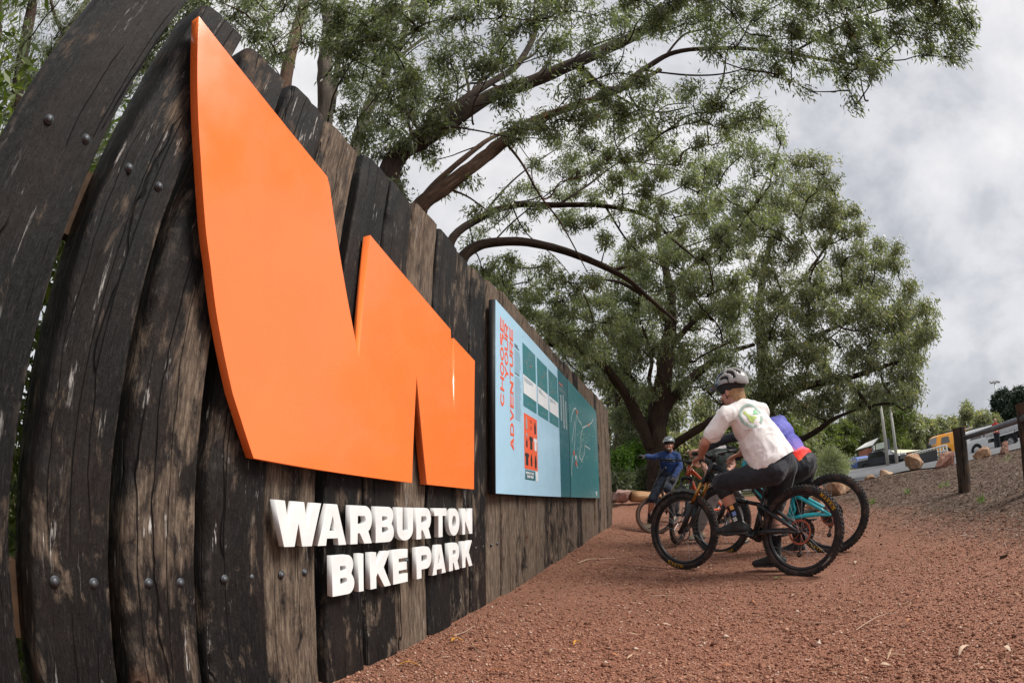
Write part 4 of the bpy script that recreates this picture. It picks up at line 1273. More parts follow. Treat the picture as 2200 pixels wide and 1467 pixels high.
def helmet(parent, c, f, up, col, col2, k=1.0, visor=True):
    R = frame_of(f, up); c = Vector(c); org = worg(parent)
    m = NT('helmet_shell', .28, .5); v = m.coord((1, 1, 1), which='Generated'); sp = m.node('SeparateXYZ'); m.l.new(v, sp.inputs[0])
    m.col(m.ramp(m.math('ADD', sp.outputs[1], m.math('MULTIPLY', m.math('SUBTRACT', m.noise(v, 3), .5), .3)), [(.35, col), (.62, col2)])); m.b.inputs['Coat Weight'].default_value = .4
    rx, ry, rz = .106 * k, .134 * k, .118 * k
    nu, nv = 72, 26
    pos = {}; faces = []
    bm = bmesh.new()
    def pt(u, vv, g=0):
        a = 2 * math.pi * u; th = vv
        x, y, z = math.sin(th) * math.sin(a), math.sin(th) * math.cos(a), math.cos(th)
        rip = 1 + .022 * math.cos(6 * math.asin(max(-1, min(1, x))) * 1.6)
        return Vector(((rx + g) * x * rip, (ry + g) * y * (1.0 + (.05 if y < 0 else 0)), (rz + g) * z * (1 + .02 * math.cos(x * 14))))
    def lim(u):
        a = 2 * math.pi * u; return 1.62 - .10 * math.cos(a) + .20 * max(0, -math.cos(a)) ** 2 - .05 * abs(math.sin(a)) ** 4
    def vent(u, t):
        a = 2 * math.pi * u; th = t * lim(u)
        x = math.sin(th) * math.sin(a); y = math.sin(th) * math.cos(a)
        for x0, wd, segs in ((0, .12, ((-.92, -.42), (-.32, .26), (.36, .9))), (.35, .12, ((-.88, -.34), (-.24, .34), (.44, .85))), (.68, .115, ((-.68, -.14), (-.04, .58))), (.92, .045, ((-.36, .24),))):
            if abs(abs(x) - x0) < wd:
                for y0, y1 in segs:
                    if y0 < y < y1:
                        e = min(y - y0, y1 - y) / .12
                        if abs(abs(x) - x0) < wd * min(1, .35 + e): return True
        return False
    grid = [[bm.verts.new(c + R @ pt(u / nu, max(t / nv, .004) * lim(u / nu)) - org) for u in range(nu)] for t in range(nv + 1)]
    for t in range(nv):
        for u in range(nu):
            if t > 0 and vent((u + .5) / nu, (t + .5) / nv): continue
            bm.faces.new((grid[t][u], grid[t][(u + 1) % nu], grid[t + 1][(u + 1) % nu], grid[t + 1][u]))
    me = bpy.data.meshes.new('helmet'); bm.to_mesh(me); bm.free()
    o = bpy.data.objects.new('tmp', me); COL.objects.link(o)
    sm = o.modifiers.new('s', 'SOLIDIFY'); sm.thickness = .016; sm.offset = -1
    me2 = bpy.data.meshes.new_from_object(o.evaluated_get(bpy.context.evaluated_depsgraph_get())); bpy.data.objects.remove(o)
    me2.name = 'helmet'; me2.materials.clear()
    h = link('helmet', me2, m.mat, parent)
    mb = MB(); _ell(mb, c - org + R @ Vector((0, 0, .012)), (rx - .014, ry - .014, rz - .022), R, 24)
    li = mb.build('helmet_liner', STRAP, h, smooth=True)
    if visor:
        mb = MB(); vs = []; fs = []
        for i in range(13):
            a = -1.0 + 2.0 * i / 12
            for j, ex in enumerate((0, .028, .055)):
                e = ex * (math.cos(a) ** .6)
                vs.append(c - org + R @ Vector((math.sin(a) * (rx + e * .2), math.cos(a) * (ry) + e, .012 + .02 - e * .35)))
        for i in range(12):
            for j in range(2): fs.append((i * 3 + j, i * 3 + j + 1, (i + 1) * 3 + j + 1, (i + 1) * 3 + j))
        n0 = len(vs); vs += [Vector(v_) - R @ Vector((0, 0, .006)) for v_ in vs]
        fs += [tuple(i + n0 for i in f_[::-1]) for f_ in fs]
        for j0 in range(12): a_, b_ = j0 * 3 + 2, (j0 + 1) * 3 + 2; fs.append((a_, b_, b_ + n0, a_ + n0))
        mb.add(vs, fs); mb.build('helmet_visor', m.mat, h, smooth=True, fix=False)
    mb = MB()
    for s in (-1, 1):
        a = c - org + R @ Vector((s * .088, .03, -.01)); b = c - org + R @ Vector((s * .080, -.035, -.02)); e = c - org + R @ Vector((s * .080, .018, -.085)); g = c - org + R @ Vector((s * .02, .055, -.135))
        mb.tube([a, e, g, c - org + R @ Vector((0, .06, -.14))], [.0045] * 4, 6); mb.tube([b, e], .0045, 6)
    mb.build('chin_strap', STRAP, h)
    return h
def shoe(parent, an, toe_dir, mat, grow=1.0, pitch=0.0):
    """shoe under an ankle, pointing along toe_dir"""
    d = Vector(toe_dir).normalized(); side = d.cross(Vector((0, 0, 1))).normalized(); up = side.cross(d)
    a = Vector(an)
    heel = a - d * .055 - up * .058; ball = a + d * .125 - up * .070; toe = a + d * .185 - up * .073
    pr = [('c', a + up * .0, .042, a - up * .045, .044), ('c', heel, .036, ball, .043), ('c', ball + side * .012, .036, toe + side * .006, .030), ('c', ball - side * .018, .034, toe - side * .02, .027), ('c', a - up * .02, .038, ball + up * .0, .036)]
    flat = a - up * .098
    sh = blob('shoe', pr, .007, 4, mat, parent, cut=[(flat + up * .012, -up)])
    mb = MB(); pts = []
    for t in np.linspace(0, 1, 13): pts.append((-.098 + .30 * t, (.034 + .014 * math.sin(t * math.pi) ** .7 * (1 + .35 * t)) * (1 if .02 < t < .98 else .45)))
    poly = pts + [(x, -y) for x, y in pts[::-1]]
    mb.prism(poly, 0, .020, lambda x, y, h: flat - worg(parent) + d * x + side * y + up * (h - .004))
    mb.build('sole', SOLE, sh, smooth=False, bevel=.004)
    return sh
def decal(name, target, mat, parent, center, ux, uy, dirn, mask, w, h, step=.0035, lift=.0035, reach=.3):
    """ink printed on cloth: a fine sheet following the surface of target"""
    me = target.data
    bm = bmesh.new(); bm.from_mesh(me); bvh = BVHTree.FromBMesh(bm); bm.free()
    org = worg(parent)
    nx, ny = int(w / step), int(h / step)
    V = {}; vs = []; fs = []
    def vert(i, j):
        if (i, j) in V: return V[(i, j)]
        p = Vector(center) - org + ux * ((i / nx - .5) * w) + uy * ((j / ny - .5) * h)
        hit = bvh.ray_cast(p - dirn * reach, dirn, reach * 2)
        if hit[0] is None: V[(i, j)] = None; return None
        vs.append(hit[0] - dirn * lift); V[(i, j)] = len(vs) - 1; return V[(i, j)]
    for i in range(nx):
        for j in range(ny):
            if mask((i + .5) / nx * 2 - 1, (j + .5) / ny * 2 - 1):
                q = [vert(i, j), vert(i + 1, j), vert(i + 1, j + 1), vert(i, j + 1)]
                if None not in q:
                    if max((Vector(vs[q[0]]) - Vector(vs[b])).length for b in q) < .04: fs.append(tuple(q))
    mb = MB(); mb.add(vs, fs)
    return mb.build(name, mat, parent, smooth=True, fix=False)
def inpoly(poly, x, y):
    c = False; n = len(poly)
    for i in range(n):
        x0, y0 = poly[i]; x1, y1 = poly[(i + 1) % n]
        if (y0 > y) != (y1 > y) and x < (x1 - x0) * (y - y0) / (y1 - y0) + x0: c = not c
    return c

def make_person(label, J, skin, o):
    """J joints in world places; o options"""
    root = empty('person', J['ground'], label, 'person')
    g = lambda k: Vector(J[k])
    f = Vector(o['face']).normalized(); up = Vector(o.get('up', (0, 0, 1)))
    R = frame_of(f, up); hc = g('head'); org = root.location
    H = lambda x, y, z: hc + R @ Vector((x, y, z))
    pr = [('e', H(0, -.012, .02), (.074, .094, .098), R), ('e', H(0, .012, -.045), (.058, .072, .072), R), ('e', H(0, .045, -.090), (.030, .028, .024), R),
          ('c', H(0, .083, .005), .010, H(0, .104, -.030), .013), ('e', H(0, .072, -.058), (.024, .020, .012), R),
          ('c', H(-.032, .075, .022), .011, H(.032, .075, .022), .011), ('e', H(.036, .062, -.028), (.022, .022, .018), R), ('e', H(-.036, .062, -.028), (.022, .022, .018), R)]
    for s in (-1, 1): pr += [('e', H(s * .078, -.012, -.012), (.011, .020, .032), R)]
    nb = g('neck')
    pr += [('c', H(0, -.02, -.06), .056, nb, .062)]
    shc = (g('shL') + g('shR')) / 2; hpc = (g('hipL') + g('hipR')) / 2
    lat = (g('shL') - g('shR')).normalized(); sp = (shc - hpc).normalized()
    back = lat.cross(sp)
    bulk = o.get('bulk', 1.0)
    TR = Matrix((lat, back, sp)).transposed()
    def torso(grow=0, hem=0.0):
        q = [('e', shc - sp * .13, (.175 * bulk + grow, .115 * bulk + grow, .17 + grow), TR), ('e', hpc.lerp(shc, .42), (.150 * bulk + grow, .110 * bulk + grow, .19 + grow), TR),
             ('e', hpc + sp * .05, (.146 * bulk + grow, .106 * bulk + grow, .125 + grow), TR),
             ('c', g('shL') - sp * .005, .060 + grow, nb - sp * .03, .062 + grow), ('c', g('shR') - sp * .005, .060 + grow, nb - sp * .03, .062 + grow)]
        return q
    pr += torso()
    for s in 'LR':
        sh, el, wr = g('sh' + s), g('el' + s), g('wr' + s)
        pr += [('c', sh, .056, sh.lerp(el, .5), .049), ('c', sh.lerp(el, .5), .049, el, .039), ('c', el, .041, el.lerp(wr, .35), .042), ('c', el.lerp(wr, .35), .042, wr, .027)]
        hp, kn, an = g('hip' + s), g('kn' + s), g('an' + s)
        pr += [('c', hp, .080, kn, .056), ('c', kn, .056, kn.lerp(an, .35), .057), ('c', kn.lerp(an, .35), .056, an, .037), ('c', an, .037, an - Vector((0, 0, .04)), .036)]
        hd = o['hand' + s]
        hp_ = hand_prims(wr, *hd[:2], hd[2], curl=hd[3], thumb=hd[4] if len(hd) > 4 else .6)
        pr += hp_
        if o.get('gloves'): blob('glove', hand_prims(wr, *hd[:2], hd[2], curl=hd[3], grow=.002), .0055, 2, o['gloves'], root)
    body = blob('body', pr, o.get('voxel', .0075), 3, skin, root)
    # face details
    for s in (-1, 1):
        mb = MB(); _ell(mb, H(s * .031, .0765, -.002) - org, (.0125, .0095, .0085), R, 12); mb.build('eye', EYEW, body, smooth=True)
        mb = MB(); _ell(mb, H(s * .031, .0845, -.002) - org, (.0055, .0035, .0055), R, 10); mb.build('iris', EYED, body, smooth=True)
    mb = MB(); mb.tube([H(-.026, .082, -.054) - org, H(-.012, .0915, -.060) - org, H(.012, .0915, -.060) - org, H(.026, .082, -.054) - org], [.003, .0055, .0055, .003], 8)
    mb.build('mouth', o.get('lip', LIP), body, smooth=True)
    for s in (-1, 1):
        mb = MB(); mb.tube([H(s * .046, .078, .019) - org, H(s * .030, .087, .025) - org, H(s * .014, .086, .020) - org], .0035, 6)
        mb.build('eyebrow', o['hair'], body, smooth=True)
    hp = [('e', H(0, -.030, .018), (.080, .088, .100), R), ('e', H(0, -.070, -.045), (.062, .040, .055 * o.get('hairlen', 1)), R)]
    if o.get('hairlen', 1) > 1.2: hp += [('e', H(.035, -.065, -.06), (.032, .032, .05), R), ('e', H(-.035, -.065, -.06), (.032, .032, .05), R)]
    blob('hair', hp, .007, 1, o['hair'], body, noise=[(70, .004, (1, 1, .35))])
    if o.get('beard'):
        blob('beard', [('e', H(0, .026, -.078), (.056, .055, .040), R), ('e', H(0, .050, -.095), (.036, .034, .030), R)], .006, 1, o['beard'], body, noise=[(80, .003, (1, 1, 1))])
    if 'helmet' in o: helmet(root, H(0, -.018, .058), o.get('hface', f), o.get('hup', up), *o['helmet'])
    # clothes
    sl = o.get('sleeve', .6); tm = o['top']; gr = o.get('loose', .014)
    tp = torso(gr)
    hem = o.get('hem', .04)
    tp += [('e', hpc + sp * (hem + .02), (.172 * bulk + gr * .5, .130 * bulk + gr * .5, .12), TR)]
    if 'extra' in o: tp += o['extra'](shc, hpc, sp, lat, back)
    for s in 'LR':
        sh, el, wr = g('sh' + s), g('el' + s), g('wr' + s)
        if sl <= 1: tp += [('c', sh, .058 + gr, sh.lerp(el, sl), .050 + gr * 1.1)]
        else:
            tp += [('c', sh, .058 + gr, el, .044 + gr), ('c', el, .044 + gr, el.lerp(wr, sl - 1), .031 + gr * .8)]
    cutp = [(hpc + sp * (hem - .085), -sp)] if o.get('hemcut', True) else []
    top = blob('shirt', tp, o.get('cvox', .010), 5, tm, root, noise=o.get('folds', [(9, .009, (1, 1, .6)), (24, .004, (1, 1, .7))]), cut=cutp)
    if o.get('arm_mat'):
        for s in o.get('arms', 'LR'):
            sh, el, wr = g('sh' + s), g('el' + s), g('wr' + s)
            blob('sleeve', [('c', sh.lerp(el, .25), .060, el, .050), ('c', el, .050, el.lerp(wr, .95), .036)], .009, 3, o['arm_mat'], root, noise=[(18, .005, (1, 1, 1))])
    sh_pr = [('e', hpc + sp * (.03 + o.get('waist', 0)), (.184 * bulk, .144 * bulk, .13), TR), ('c', g('hipL') + sp * .03, .112, g('hipR') + sp * .03, .112)]
    sk = o.get('short', .9)
    for s in 'LR':
        hp, kn, an = g('hip' + s), g('kn' + s), g('an' + s)
        k1 = kn if sk >= 1 else hp.lerp(kn, sk)
        sh_pr += [('c', hp, .104, hp.lerp(k1, .5), .093), ('c', hp.lerp(k1, .5), .093, k1, .076)]
        if sk > 1: sh_pr += [('c', kn, .074, kn.lerp(an, sk - 1), .066 if sk < 1.5 else .056)]
    blob('shorts' if sk < 1.5 else 'trousers', sh_pr, .010, 4, o['shorts'], root, noise=[(11, .009, (1, 1, .6)), (26, .004, (1, 1, 1))])
    for s in 'LR':
        kn, an = g('kn' + s), g('an' + s)
        if o.get('sock'): 
            so_ = blob('sock', [('c', kn.lerp(an, .52), .050, an, .042), ('c', an, .042, an - Vector((0, 0, .04)), .042)], .007, 3, o['sock'], root, cut=[(kn.lerp(an, .55), kn - an)])
            if s == 'L': J['sockL'] = so_
        if o.get('pads') and s in o['pads']:
            blob('knee_pad', [('c', g('hip' + s).lerp(kn, .86), .072, kn, .069), ('c', kn, .069, kn.lerp(an, .28), .064)], .008, 3, STRAP, root, noise=[(30, .003, (1, 1, 1))])
        shoe(root, an - Vector((0, 0, .012)), o['toe' + s], o.get('shoe', SHOE))
    bpy.context.view_layer.update()
    return root, top, body
UP = Vector((0, 0, 1))
H1 = (Vector(fp) - Vector(rp)).normalized(); L1 = UP.cross(H1).normalized()
TEE = cloth('washed_white_tee', (.80, .765, .75), .9, .05, .5)
BLACKC = cloth('black_riding_shorts', (.022, .024, .030), .7, .25, .5)
BLOND = simple('dark_blond_hair', (.36, .21, .10), .6, var=.35, vs=60, bump=.6, bs=200)
BROWNH = simple('brown_hair', (.06, .032, .018), .6, var=.35, vs=60, bump=.6, bs=200)
gripL, gripR = b1T(.86, .34, 1.075), b1T(.86, -.34, 1.075)
def rider_white():
    J = dict(head=P(1571, 842, 3.98), neck=P(1592, 872, 3.95), shL=P(1560, 893, 3.84), shR=P(1634, 884, 4.10), elL=P(1515, 950, 3.84), wrL=P(1505, 980, 4.07),
             elR=P(1612, 945, 4.30), wrR=P(1590, 975, 4.36), hipL=P(1662, 1014, 3.86), hipR=P(1686, 1003, 4.04), knL=P(1549, 1036, 3.98), anL=P(1584, 1116, 3.98),
             knR=P(1664, 1092, 4.2), anR=P(1668, 1186, 4.16), ground=P(1660, 1222, 4.2))
    def extra(shc, hpc, sp, lat, back):
        # the tee hangs free under the chest and belly
        fr = -back
        return [('c', shc - sp * .22 + lat * .03 + UP * -.03, .14, hpc + sp * .10 + lat * .03 - UP * .03, .17), ('c', shc - sp * .2 - lat * .04, .13, hpc + sp * .1 - lat * .03, .16)]
    fdir = Vector((-.50, .86, -.09))
    root, top, body = make_person('man in loose off white tee astride the black bike, back to camera', J, SKIN, dict(
        face=fdir, up=Vector((-.12, .1, 1)), hair=BLOND, hairlen=1.5, helmet=((.33, .32, .31), (.09, .15, .20), 1.1),
        top=TEE, loose=.018, sleeve=.70, extra=extra, hem=.14, waist=.05, folds=[(6, .015, (1, 1, .8)), (15, .008, (1, 1.6, .6))], shorts=BLACKC, short=.98, pads='L', sock=cloth('black_sock', (.014, .014, .016)), bulk=.97,
        handL=(H1 * .8 - UP * .25 - L1 * .3, UP * .8 + L1 * .2, 1, (1.0, 1.05, 1.05, 1.1)), handR=(H1 * .9 - UP * .2, UP, -1, (1, 1.05, 1.05, 1.1)),
        toeL=(P(1536, 1150, 4.12) - P(1592, 1146, 3.96)).normalized() + Vector((0, 0, .04)), toeR=Vector((-.62, .75, .02))))
    # back print: broken ring with leaf shapes
    c = P(1610, 896, 3.9); dr = (c - Vector((0, 0, CAM_H))).normalized()
    sp = ((J['shL'] + J['shR']) / 2 - (J['hipL'] + J['hipR']) / 2).normalized()
    latv = (J['shR'] - J['shL']).normalized()
    n_ = latv.cross(sp).normalized(); dirn = -(-n_ if n_.dot(dr) > 0 else n_) * 1.0
    dirn = (dr * .6 + (n_ if n_.dot(dr) > 0 else -n_) * .4).normalized()
    uy = (UP - dirn * UP.dot(dirn)).normalized(); ux = dirn.cross(uy) 
    G1 = simple('print_green_grey', (.36, .49, .43), .9); G2 = simple('print_lime', (.50, .66, .20), .9); G3 = simple('print_mint', (.30, .58, .36), .9); G4 = simple('print_grey', (.52, .50, .50), .9)
    def ring(x, y):
        r = math.hypot(x, y); a = math.degrees(math.atan2(y, x))
        return .78 < r < .98 and not (-75 < a < -48) and not (-5 < a < 12)
    decal('shirt_print', top, G1, top, c, ux, uy, dirn, ring, .205, .205)
    leaf = [(-.62, .30), (-.42, .42), (-.30, .10), (-.05, -.10), (.30, -.12), (.42, -.20), (.10, -.42), (.05, -.66), (-.25, -.50), (-.38, -.10)]
    tri = [(.08, .02), (.35, .50), (.52, .48), (.66, .08)]
    decal('shirt_print', top, G2, top, c, ux, uy, dirn, lambda x, y: inpoly(leaf, x, y), .205, .205)
    decal('shirt_print', top, G3, top, c, ux, uy, dirn, lambda x, y: inpoly(tri, x, y), .205, .205)
    decal('shirt_print', top, G4, top, P(1612, 928, 3.9), ux, uy, dirn, lambda x, y: (int((x + 1) * 7.5) % 2 == 0) and abs(y) < .6 and not (abs(y) < .2 and int((x + 1) * 30) % 2), .13, .014, step=.003)
    sk = J['sockL']; cc = P(1573, 1096, 3.98); dr = (cc - Vector((0, 0, CAM_H))).normalized(); uy = (J['knL'] - J['anL']).normalized(); uy = (uy - dr * uy.dot(dr)).normalized(); ux = dr.cross(uy)
    for px, py, col in ((1572, 1090, (.75, .38, .10)), (1577, 1103, (.16, .26, .55)), (1579, 1115, (.45, .52, .50)), (1561, 1098, (.5, .1, .06)), (1565, 1108, (.12, .2, .5))):
        q = P(px, py, 3.95)
        decal('sock_print', sk, simple('sock_patch', col, .9), sk, q, ux, uy, dr, lambda x, y: max(abs(x), abs(y)) < .95, .030, .034, step=.004, reach=.15)
rider_white()
H2 = (Vector(fp2) - Vector(rp2)).normalized(); L2 = UP.cross(H2).normalized()
def rider_jersey():
    m = NT('sunset_jersey', .6, .3)
    ob = m.coord(); sp = m.node('SeparateXYZ'); m.l.new(ob, sp.inputs[0])
    nz = m.noise(ob, 3.2, 3, .5, .8)
    t = m.math('ADD', sp.outputs[2], m.math('MULTIPLY', m.math('SUBTRACT', nz, .5), .22))
    m.col(m.ramp(m.math('MULTIPLY', t, .7), [(.585, (.95, .42, .02)), (.615, (.92, .08, .02)), (.685, (.82, .02, .02)), (.70, (.80, .12, .12)), (.72, (.26, .17, .60)), (.80, (.08, .08, .40)), (.9, (.17, .17, .58)), (1, (.08, .09, .30))]))
    m.bump(m.noise(ob, 8, 3, .5, 1), .4, .015)
    J = dict(head=P(1600, 900, 5.25), neck=P(1622, 915, 5.15), shL=P(1642, 924, 4.98), shR=P(1676, 906, 5.28), elL=P(1566, 941, 5.08), wrL=P(1505, 966, 5.12),
             elR=P(1610, 960, 5.45), wrR=P(1582, 985, 5.5), hipL=P(1714, 1008, 4.92), hipR=P(1734, 999, 5.08), knL=P(1655, 1062, 5.1), anL=P(1650, 1130, 5.1),
             knR=P(1712, 1085, 5.22), anR=P(1712, 1162, 5.2), ground=P(1705, 1185, 5.2))
    make_person('rider bent forward in purple and red jersey on the turquoise bike', J, SKIN, dict(
        face=Vector((-.9, .4, -.1)), hair=BROWNH, helmet=((.03, .03, .04), (.03, .03, .04)), top=m.mat, loose=.014, sleeve=.35, hem=.05, waist=-.02, bulk=1.12, arm_mat=BLACKC, arms='LR',
        shorts=cloth('black_tights', (.012, .013, .018), .5), short=1.0, sock=cloth('dark_sock', (.02, .02, .022)), folds=[(12, .004, (1, 1, 1))],
        handL=(P(1488, 968, 5.14) - P(1505, 966, 5.12), UP * .9 - H2 * .2, -1, (.05, .9, 1.0, 1.05), .5), handR=(H2 - UP * .2, UP, -1, (1, 1, 1, 1)),
        toeL=H2, toeR=Vector((-.8, .55, .02))))
rider_jersey()
def rider_grey():
    m = NT('grey_green_block_tee', .9, .2)
    ob = m.coord(); sp = m.node('SeparateXYZ'); m.l.new(ob, sp.inputs[0])
    m.col(m.ramp(m.math('MULTIPLY', sp.outputs[2], .6), [(.0, (.035, .045, .042)), (.70, (.035, .045, .042)), (.703, (.42, .40, .40)), (.80, (.42, .40, .40)), (.803, (.12, .12, .12)), (1, (.12, .12, .12))], 'CONSTANT'))
    m.bump(m.noise(ob, 9, 3, .5, 1), .4, .015)
    J = dict(head=P(1537, 944, 6.3), neck=P(1541, 960, 6.32), shL=P(1563, 970, 6.35), shR=P(1521, 968, 6.2), elL=P(1574, 998, 6.3), wrL=P(1560, 1018, 6.1),
             elR=P(1510, 998, 6.1), wrR=P(1520, 1018, 6.0), hipL=P(1565, 1040, 6.4), hipR=P(1545, 1040, 6.2), knL=P(1592, 1090, 6.3), anL=P(1600, 1146, 6.2),
             knR=P(1520, 1092, 6.3), anR=P(1503, 1138, 6.4), ground=P(1590, 1165, 6.2))
    make_person('person in grey and dark green tee and pale trousers behind the orange bike', J, SKIN, dict(
        face=Vector((-.6, -.8, 0)), hair=BROWNH, helmet=((.03, .03, .035), (.04, .04, .045)), top=m.mat, sleeve=.7, shorts=cloth('pale_grey_trousers', (.34, .33, .33)), short=1.85,
        shoe=TAN_SHOE, handL=(Vector((-.6, -.5, -.3)), UP, 1, (.8, .9, .9, 1)), handR=(Vector((-.3, -.7, -.2)), UP, -1, (.8, .9, .9, 1)),
        toeL=Vector((-.7, -.6, 0)), toeR=Vector((-.8, -.5, 0)), voxel=.009, cvox=.012))
rider_grey()
def rider_blue():
    NAVY = cloth('royal_blue_top', (.014, .038, .13), .8, .2, .6)
    J = dict(head=P(1437, 957, 9.0), neck=P(1439, 971, 9.05), shL=P(1454, 979, 9.05), shR=P(1421, 978, 9.0), elL=P(1461, 1003, 9.0), wrL=P(1446, 1026, 8.85),
             elR=P(1404, 982, 8.9), wrR=P(1386, 980, 8.8), hipL=P(1447, 1022, 9.15), hipR=P(1427, 1022, 9.1), knL=P(1434, 1050, 8.75), anL=P(1446, 1104, 8.9),
             knR=P(1401, 1072, 8.9), anR=P(1395, 1122, 9.0), ground=P(1392, 1140, 9.0))
    make_person('smiling man in royal blue long sleeved top and grey helmet, arm stretched out', J, SKIN2, dict(
        face=Vector((-.45, -.9, -.02)), hair=BROWNH, beard=BROWNH, helmet=((.17, .20, .22), (.34, .37, .39)), top=NAVY, sleeve=1.93, loose=.012, hem=.02, shorts=cloth('navy_baggy_shorts', (.014, .019, .032)), short=1.02,
        gloves=simple('black_glove', (.015, .015, .017), .8), sock=cloth('black_sock', (.012, .012, .014)), shoe=TAN_SHOE,
        handL=(Vector((-.3, -.7, -.5)), UP, 1, (1, 1, 1, 1)), handR=(P(1376, 978, 8.75) - P(1386, 980, 8.8), UP * .8 + Vector((0, -.5, 0)), -1, (.05, .9, 1, 1)),
        toeL=Vector((-.5, -.85, 0)), toeR=Vector((-.85, -.5, 0)), lip=EYEW, voxel=.009, cvox=.011))
rider_blue()
# ------------------------------------------------------------------ rocks, rails, posts
def m_rock(name, a, b, c):
    m = NT(name, .9, .2); v = m.coord(shift=True)
    col = m.ramp(m.noise(v, 3.5, 6, .65, .6), [(.3, a), (.5, b), (.68, c)])
    col = m.mix(m.ramp(m.noise(v, 9, 5, .7), [(.55, 0), (.7, .6)]), col, (.05, .035, .028))
    m.col(col); m.bump(m.noise(v, 14, 7, .65), .8, .04); return m.mat
SANDST = m_rock('sandstone', (.16, .075, .042), (.32, .19, .115), (.46, .34, .24))
PINKR = m_rock('pink_granite', (.20, .10, .085), (.36, .21, .18), (.50, .37, .33))
REDR = m_rock('iron_red_rock', (.12, .045, .035), (.24, .115, .085), (.42, .27, .20))
def rock(center, size, seed, mat, label, name='boulder', group='rocks edging the bank', rotz=0):
    r = np.random.default_rng(seed)
    bm = bmesh.new()
    pts = r.normal(size=(19, 3)); pts /= np.linalg.norm(pts, axis=1)[:, None]; pts *= r.uniform(.80, 1.12, (19, 1))
    pts = np.sign(pts) * np.abs(pts) ** .8
    pts *= np.array(size) / 2
    for p in pts: bm.verts.new(p)
    bmesh.ops.convex_hull(bm, input=bm.verts)
    bmesh.ops.delete(bm, geom=[v for v in bm.verts if not v.link_faces], context='VERTS')
    bmesh.ops.bevel(bm, geom=bm.edges[:], offset=min(size) * .035, segments=1, affect='EDGES', clamp_overlap=True)
    bmesh.ops.triangulate(bm, faces=bm.faces)
    bmesh.ops.subdivide_edges(bm, edges=bm.edges[:], cuts=4, use_grid_fill=True)
    co = np.array([v.co[:] for v in bm.verts]); n = fbm(co * 3.2 / max(size) + seed * 3.1, 3)
    n2 = fbm(co * 9 / max(size) + seed, 3)
    for v, k, k2 in zip(bm.verts, n, n2): v.co *= 1 + .10 * k + .035 * k2
    me = bpy.data.meshes.new(name); bm.to_mesh(me); bm.free()
    o = link(name, me, mat, None, smooth=False)
    o.location = center; o.rotation_euler = (0, 0, rotz)
    return tag(o, label, 'rock', group)
def rock_px(px, py, d, w, h, seed, mat, label, **k):
    b = P(px, py, d)
    return rock(b + Vector((0, 0, h * .38)), (w, w * .8, h * 1.12), seed, mat, label, rotz=seed, **k)
rock_px(1964, 1012, 14, .66, .60, 1, SANDST, 'tall pointed tan boulder beside the car park, left of the front fence post')
rock_px(2031, 1010, 12.6, .54, .52, 12, REDR, 'rounded reddish boulder in front of the yellow car')
rock_px(2112, 990, 12, .52, .32, 3, SANDST, 'flat topped tan boulder right of the front fence post')
rock_px(2160, 980, 12, .42, .33, 4, REDR, 'dark brown boulder at the road edge nearest the right margin')
rock_px(1906, 1027, 14.6, .52, .28, 5, SANDST, 'low slanting slab of tan rock with a dark hollow')
rock_px(1869, 1033, 14.8, .36, .18, 6, SANDST, 'small tan and white rock at the kerb')
rock_px(1890, 1031, 14.9, .18, .14, 61, PINKR, 'small whitish rock beside the slanting slab')
rock_px(1803, 1062, 11.0, .85, .40, 7, SANDST, 'long low brown sandstone block behind the turquoise bike wheel')
rock_px(1797, 1040, 11.6, .42, .16, 8, SANDST, 'flat tan rock lying on the long sandstone block')
rock_px(1752, 1062, 11.5, .55, .22, 9, REDR, 'reddish rock left of the long sandstone block')
rock_px(1757, 1092, 9.0, .55, .34, 10, SANDST, 'pale orange rock seen through the wheels')
rock_px(1722, 1092, 9.4, .4, .30, 11, PINKR, 'pinkish rock seen between the rider legs')
rock_px(1752, 1046, 12.5, .35, .16, 13, REDR, 'small dark red rock behind the others')
rock_px(1338, 1078, 11.3, .62, .30, 14, PINKR, 'pink boulder lying at the end of the timber wall', group='rocks by the log')
rock_px(1320, 1076, 11.4, .35, .26, 15, PINKR, 'smaller pink rock against the last sleeper', group='rocks by the log')
LOGM = NT('peeled_log', .75, .3); v_ = LOGM.coord((1, 1, 1))
LOGM.col(LOGM.ramp(LOGM.noise(LOGM.coord((.3, 6, 6)), 4, 5), [(.3, (.20, .10, .045)), (.6, (.36, .20, .10)), (.75, (.46, .31, .19))])); LOGM = LOGM.mat
a, b = P(1357, 1066, 11.3), P(1512, 1068, 12.6)
def log(p0, p1, r, label, name='log', mat=LOGM, group='log edging'):
    o0 = p0.copy(); L = (p1 - p0).length; mb = MB()
    n = 14; pts = [Vector((L * i / n, 0, 0)) for i in range(n + 1)]
    mb.tube(pts, [r * (1 + .06 * math.sin(i * 1.7) + .03 * math.sin(i * 4.1)) for i in range(n + 1)], 16)
    o = mb.build(name, mat, smooth=True, bevel=0)
    o.location = p0; o.rotation_euler = (p1 - p0).to_track_quat('X', 'Z').to_euler()
    return tag(o, label, 'log', group)
log(a, b, .125, 'long peeled orange brown log lying across the end of the path')
def m_post():
    m = NT('old_treated_timber', .85, .25); g = m.coord((1, 1, .06), shift=True); v = m.coord(shift=True)
    gr = m.noise(g, 60, 6, .7)
    c = m.ramp(gr, [(.3, (.010, .008, .007)), (.55, (.045, .034, .027)), (.75, (.12, .09, .07))])
    c = m.mix(m.ramp(m.noise(v, 4, 4), [(.45, 0), (.62, .7)]), c, (.10, .055, .03))
    c = m.mix(m.ramp(m.noise(g, 26, 3), [(.60, 0), (.63, 1)]), c, (.004, .003, .003))
    m.col(c); m.bump(gr, .8, .01); return m.mat
POSTM = m_post(); GALV = simple('galvanised_pipe', (.17, .18, .20), .42, .7, var=.2, vs=5)
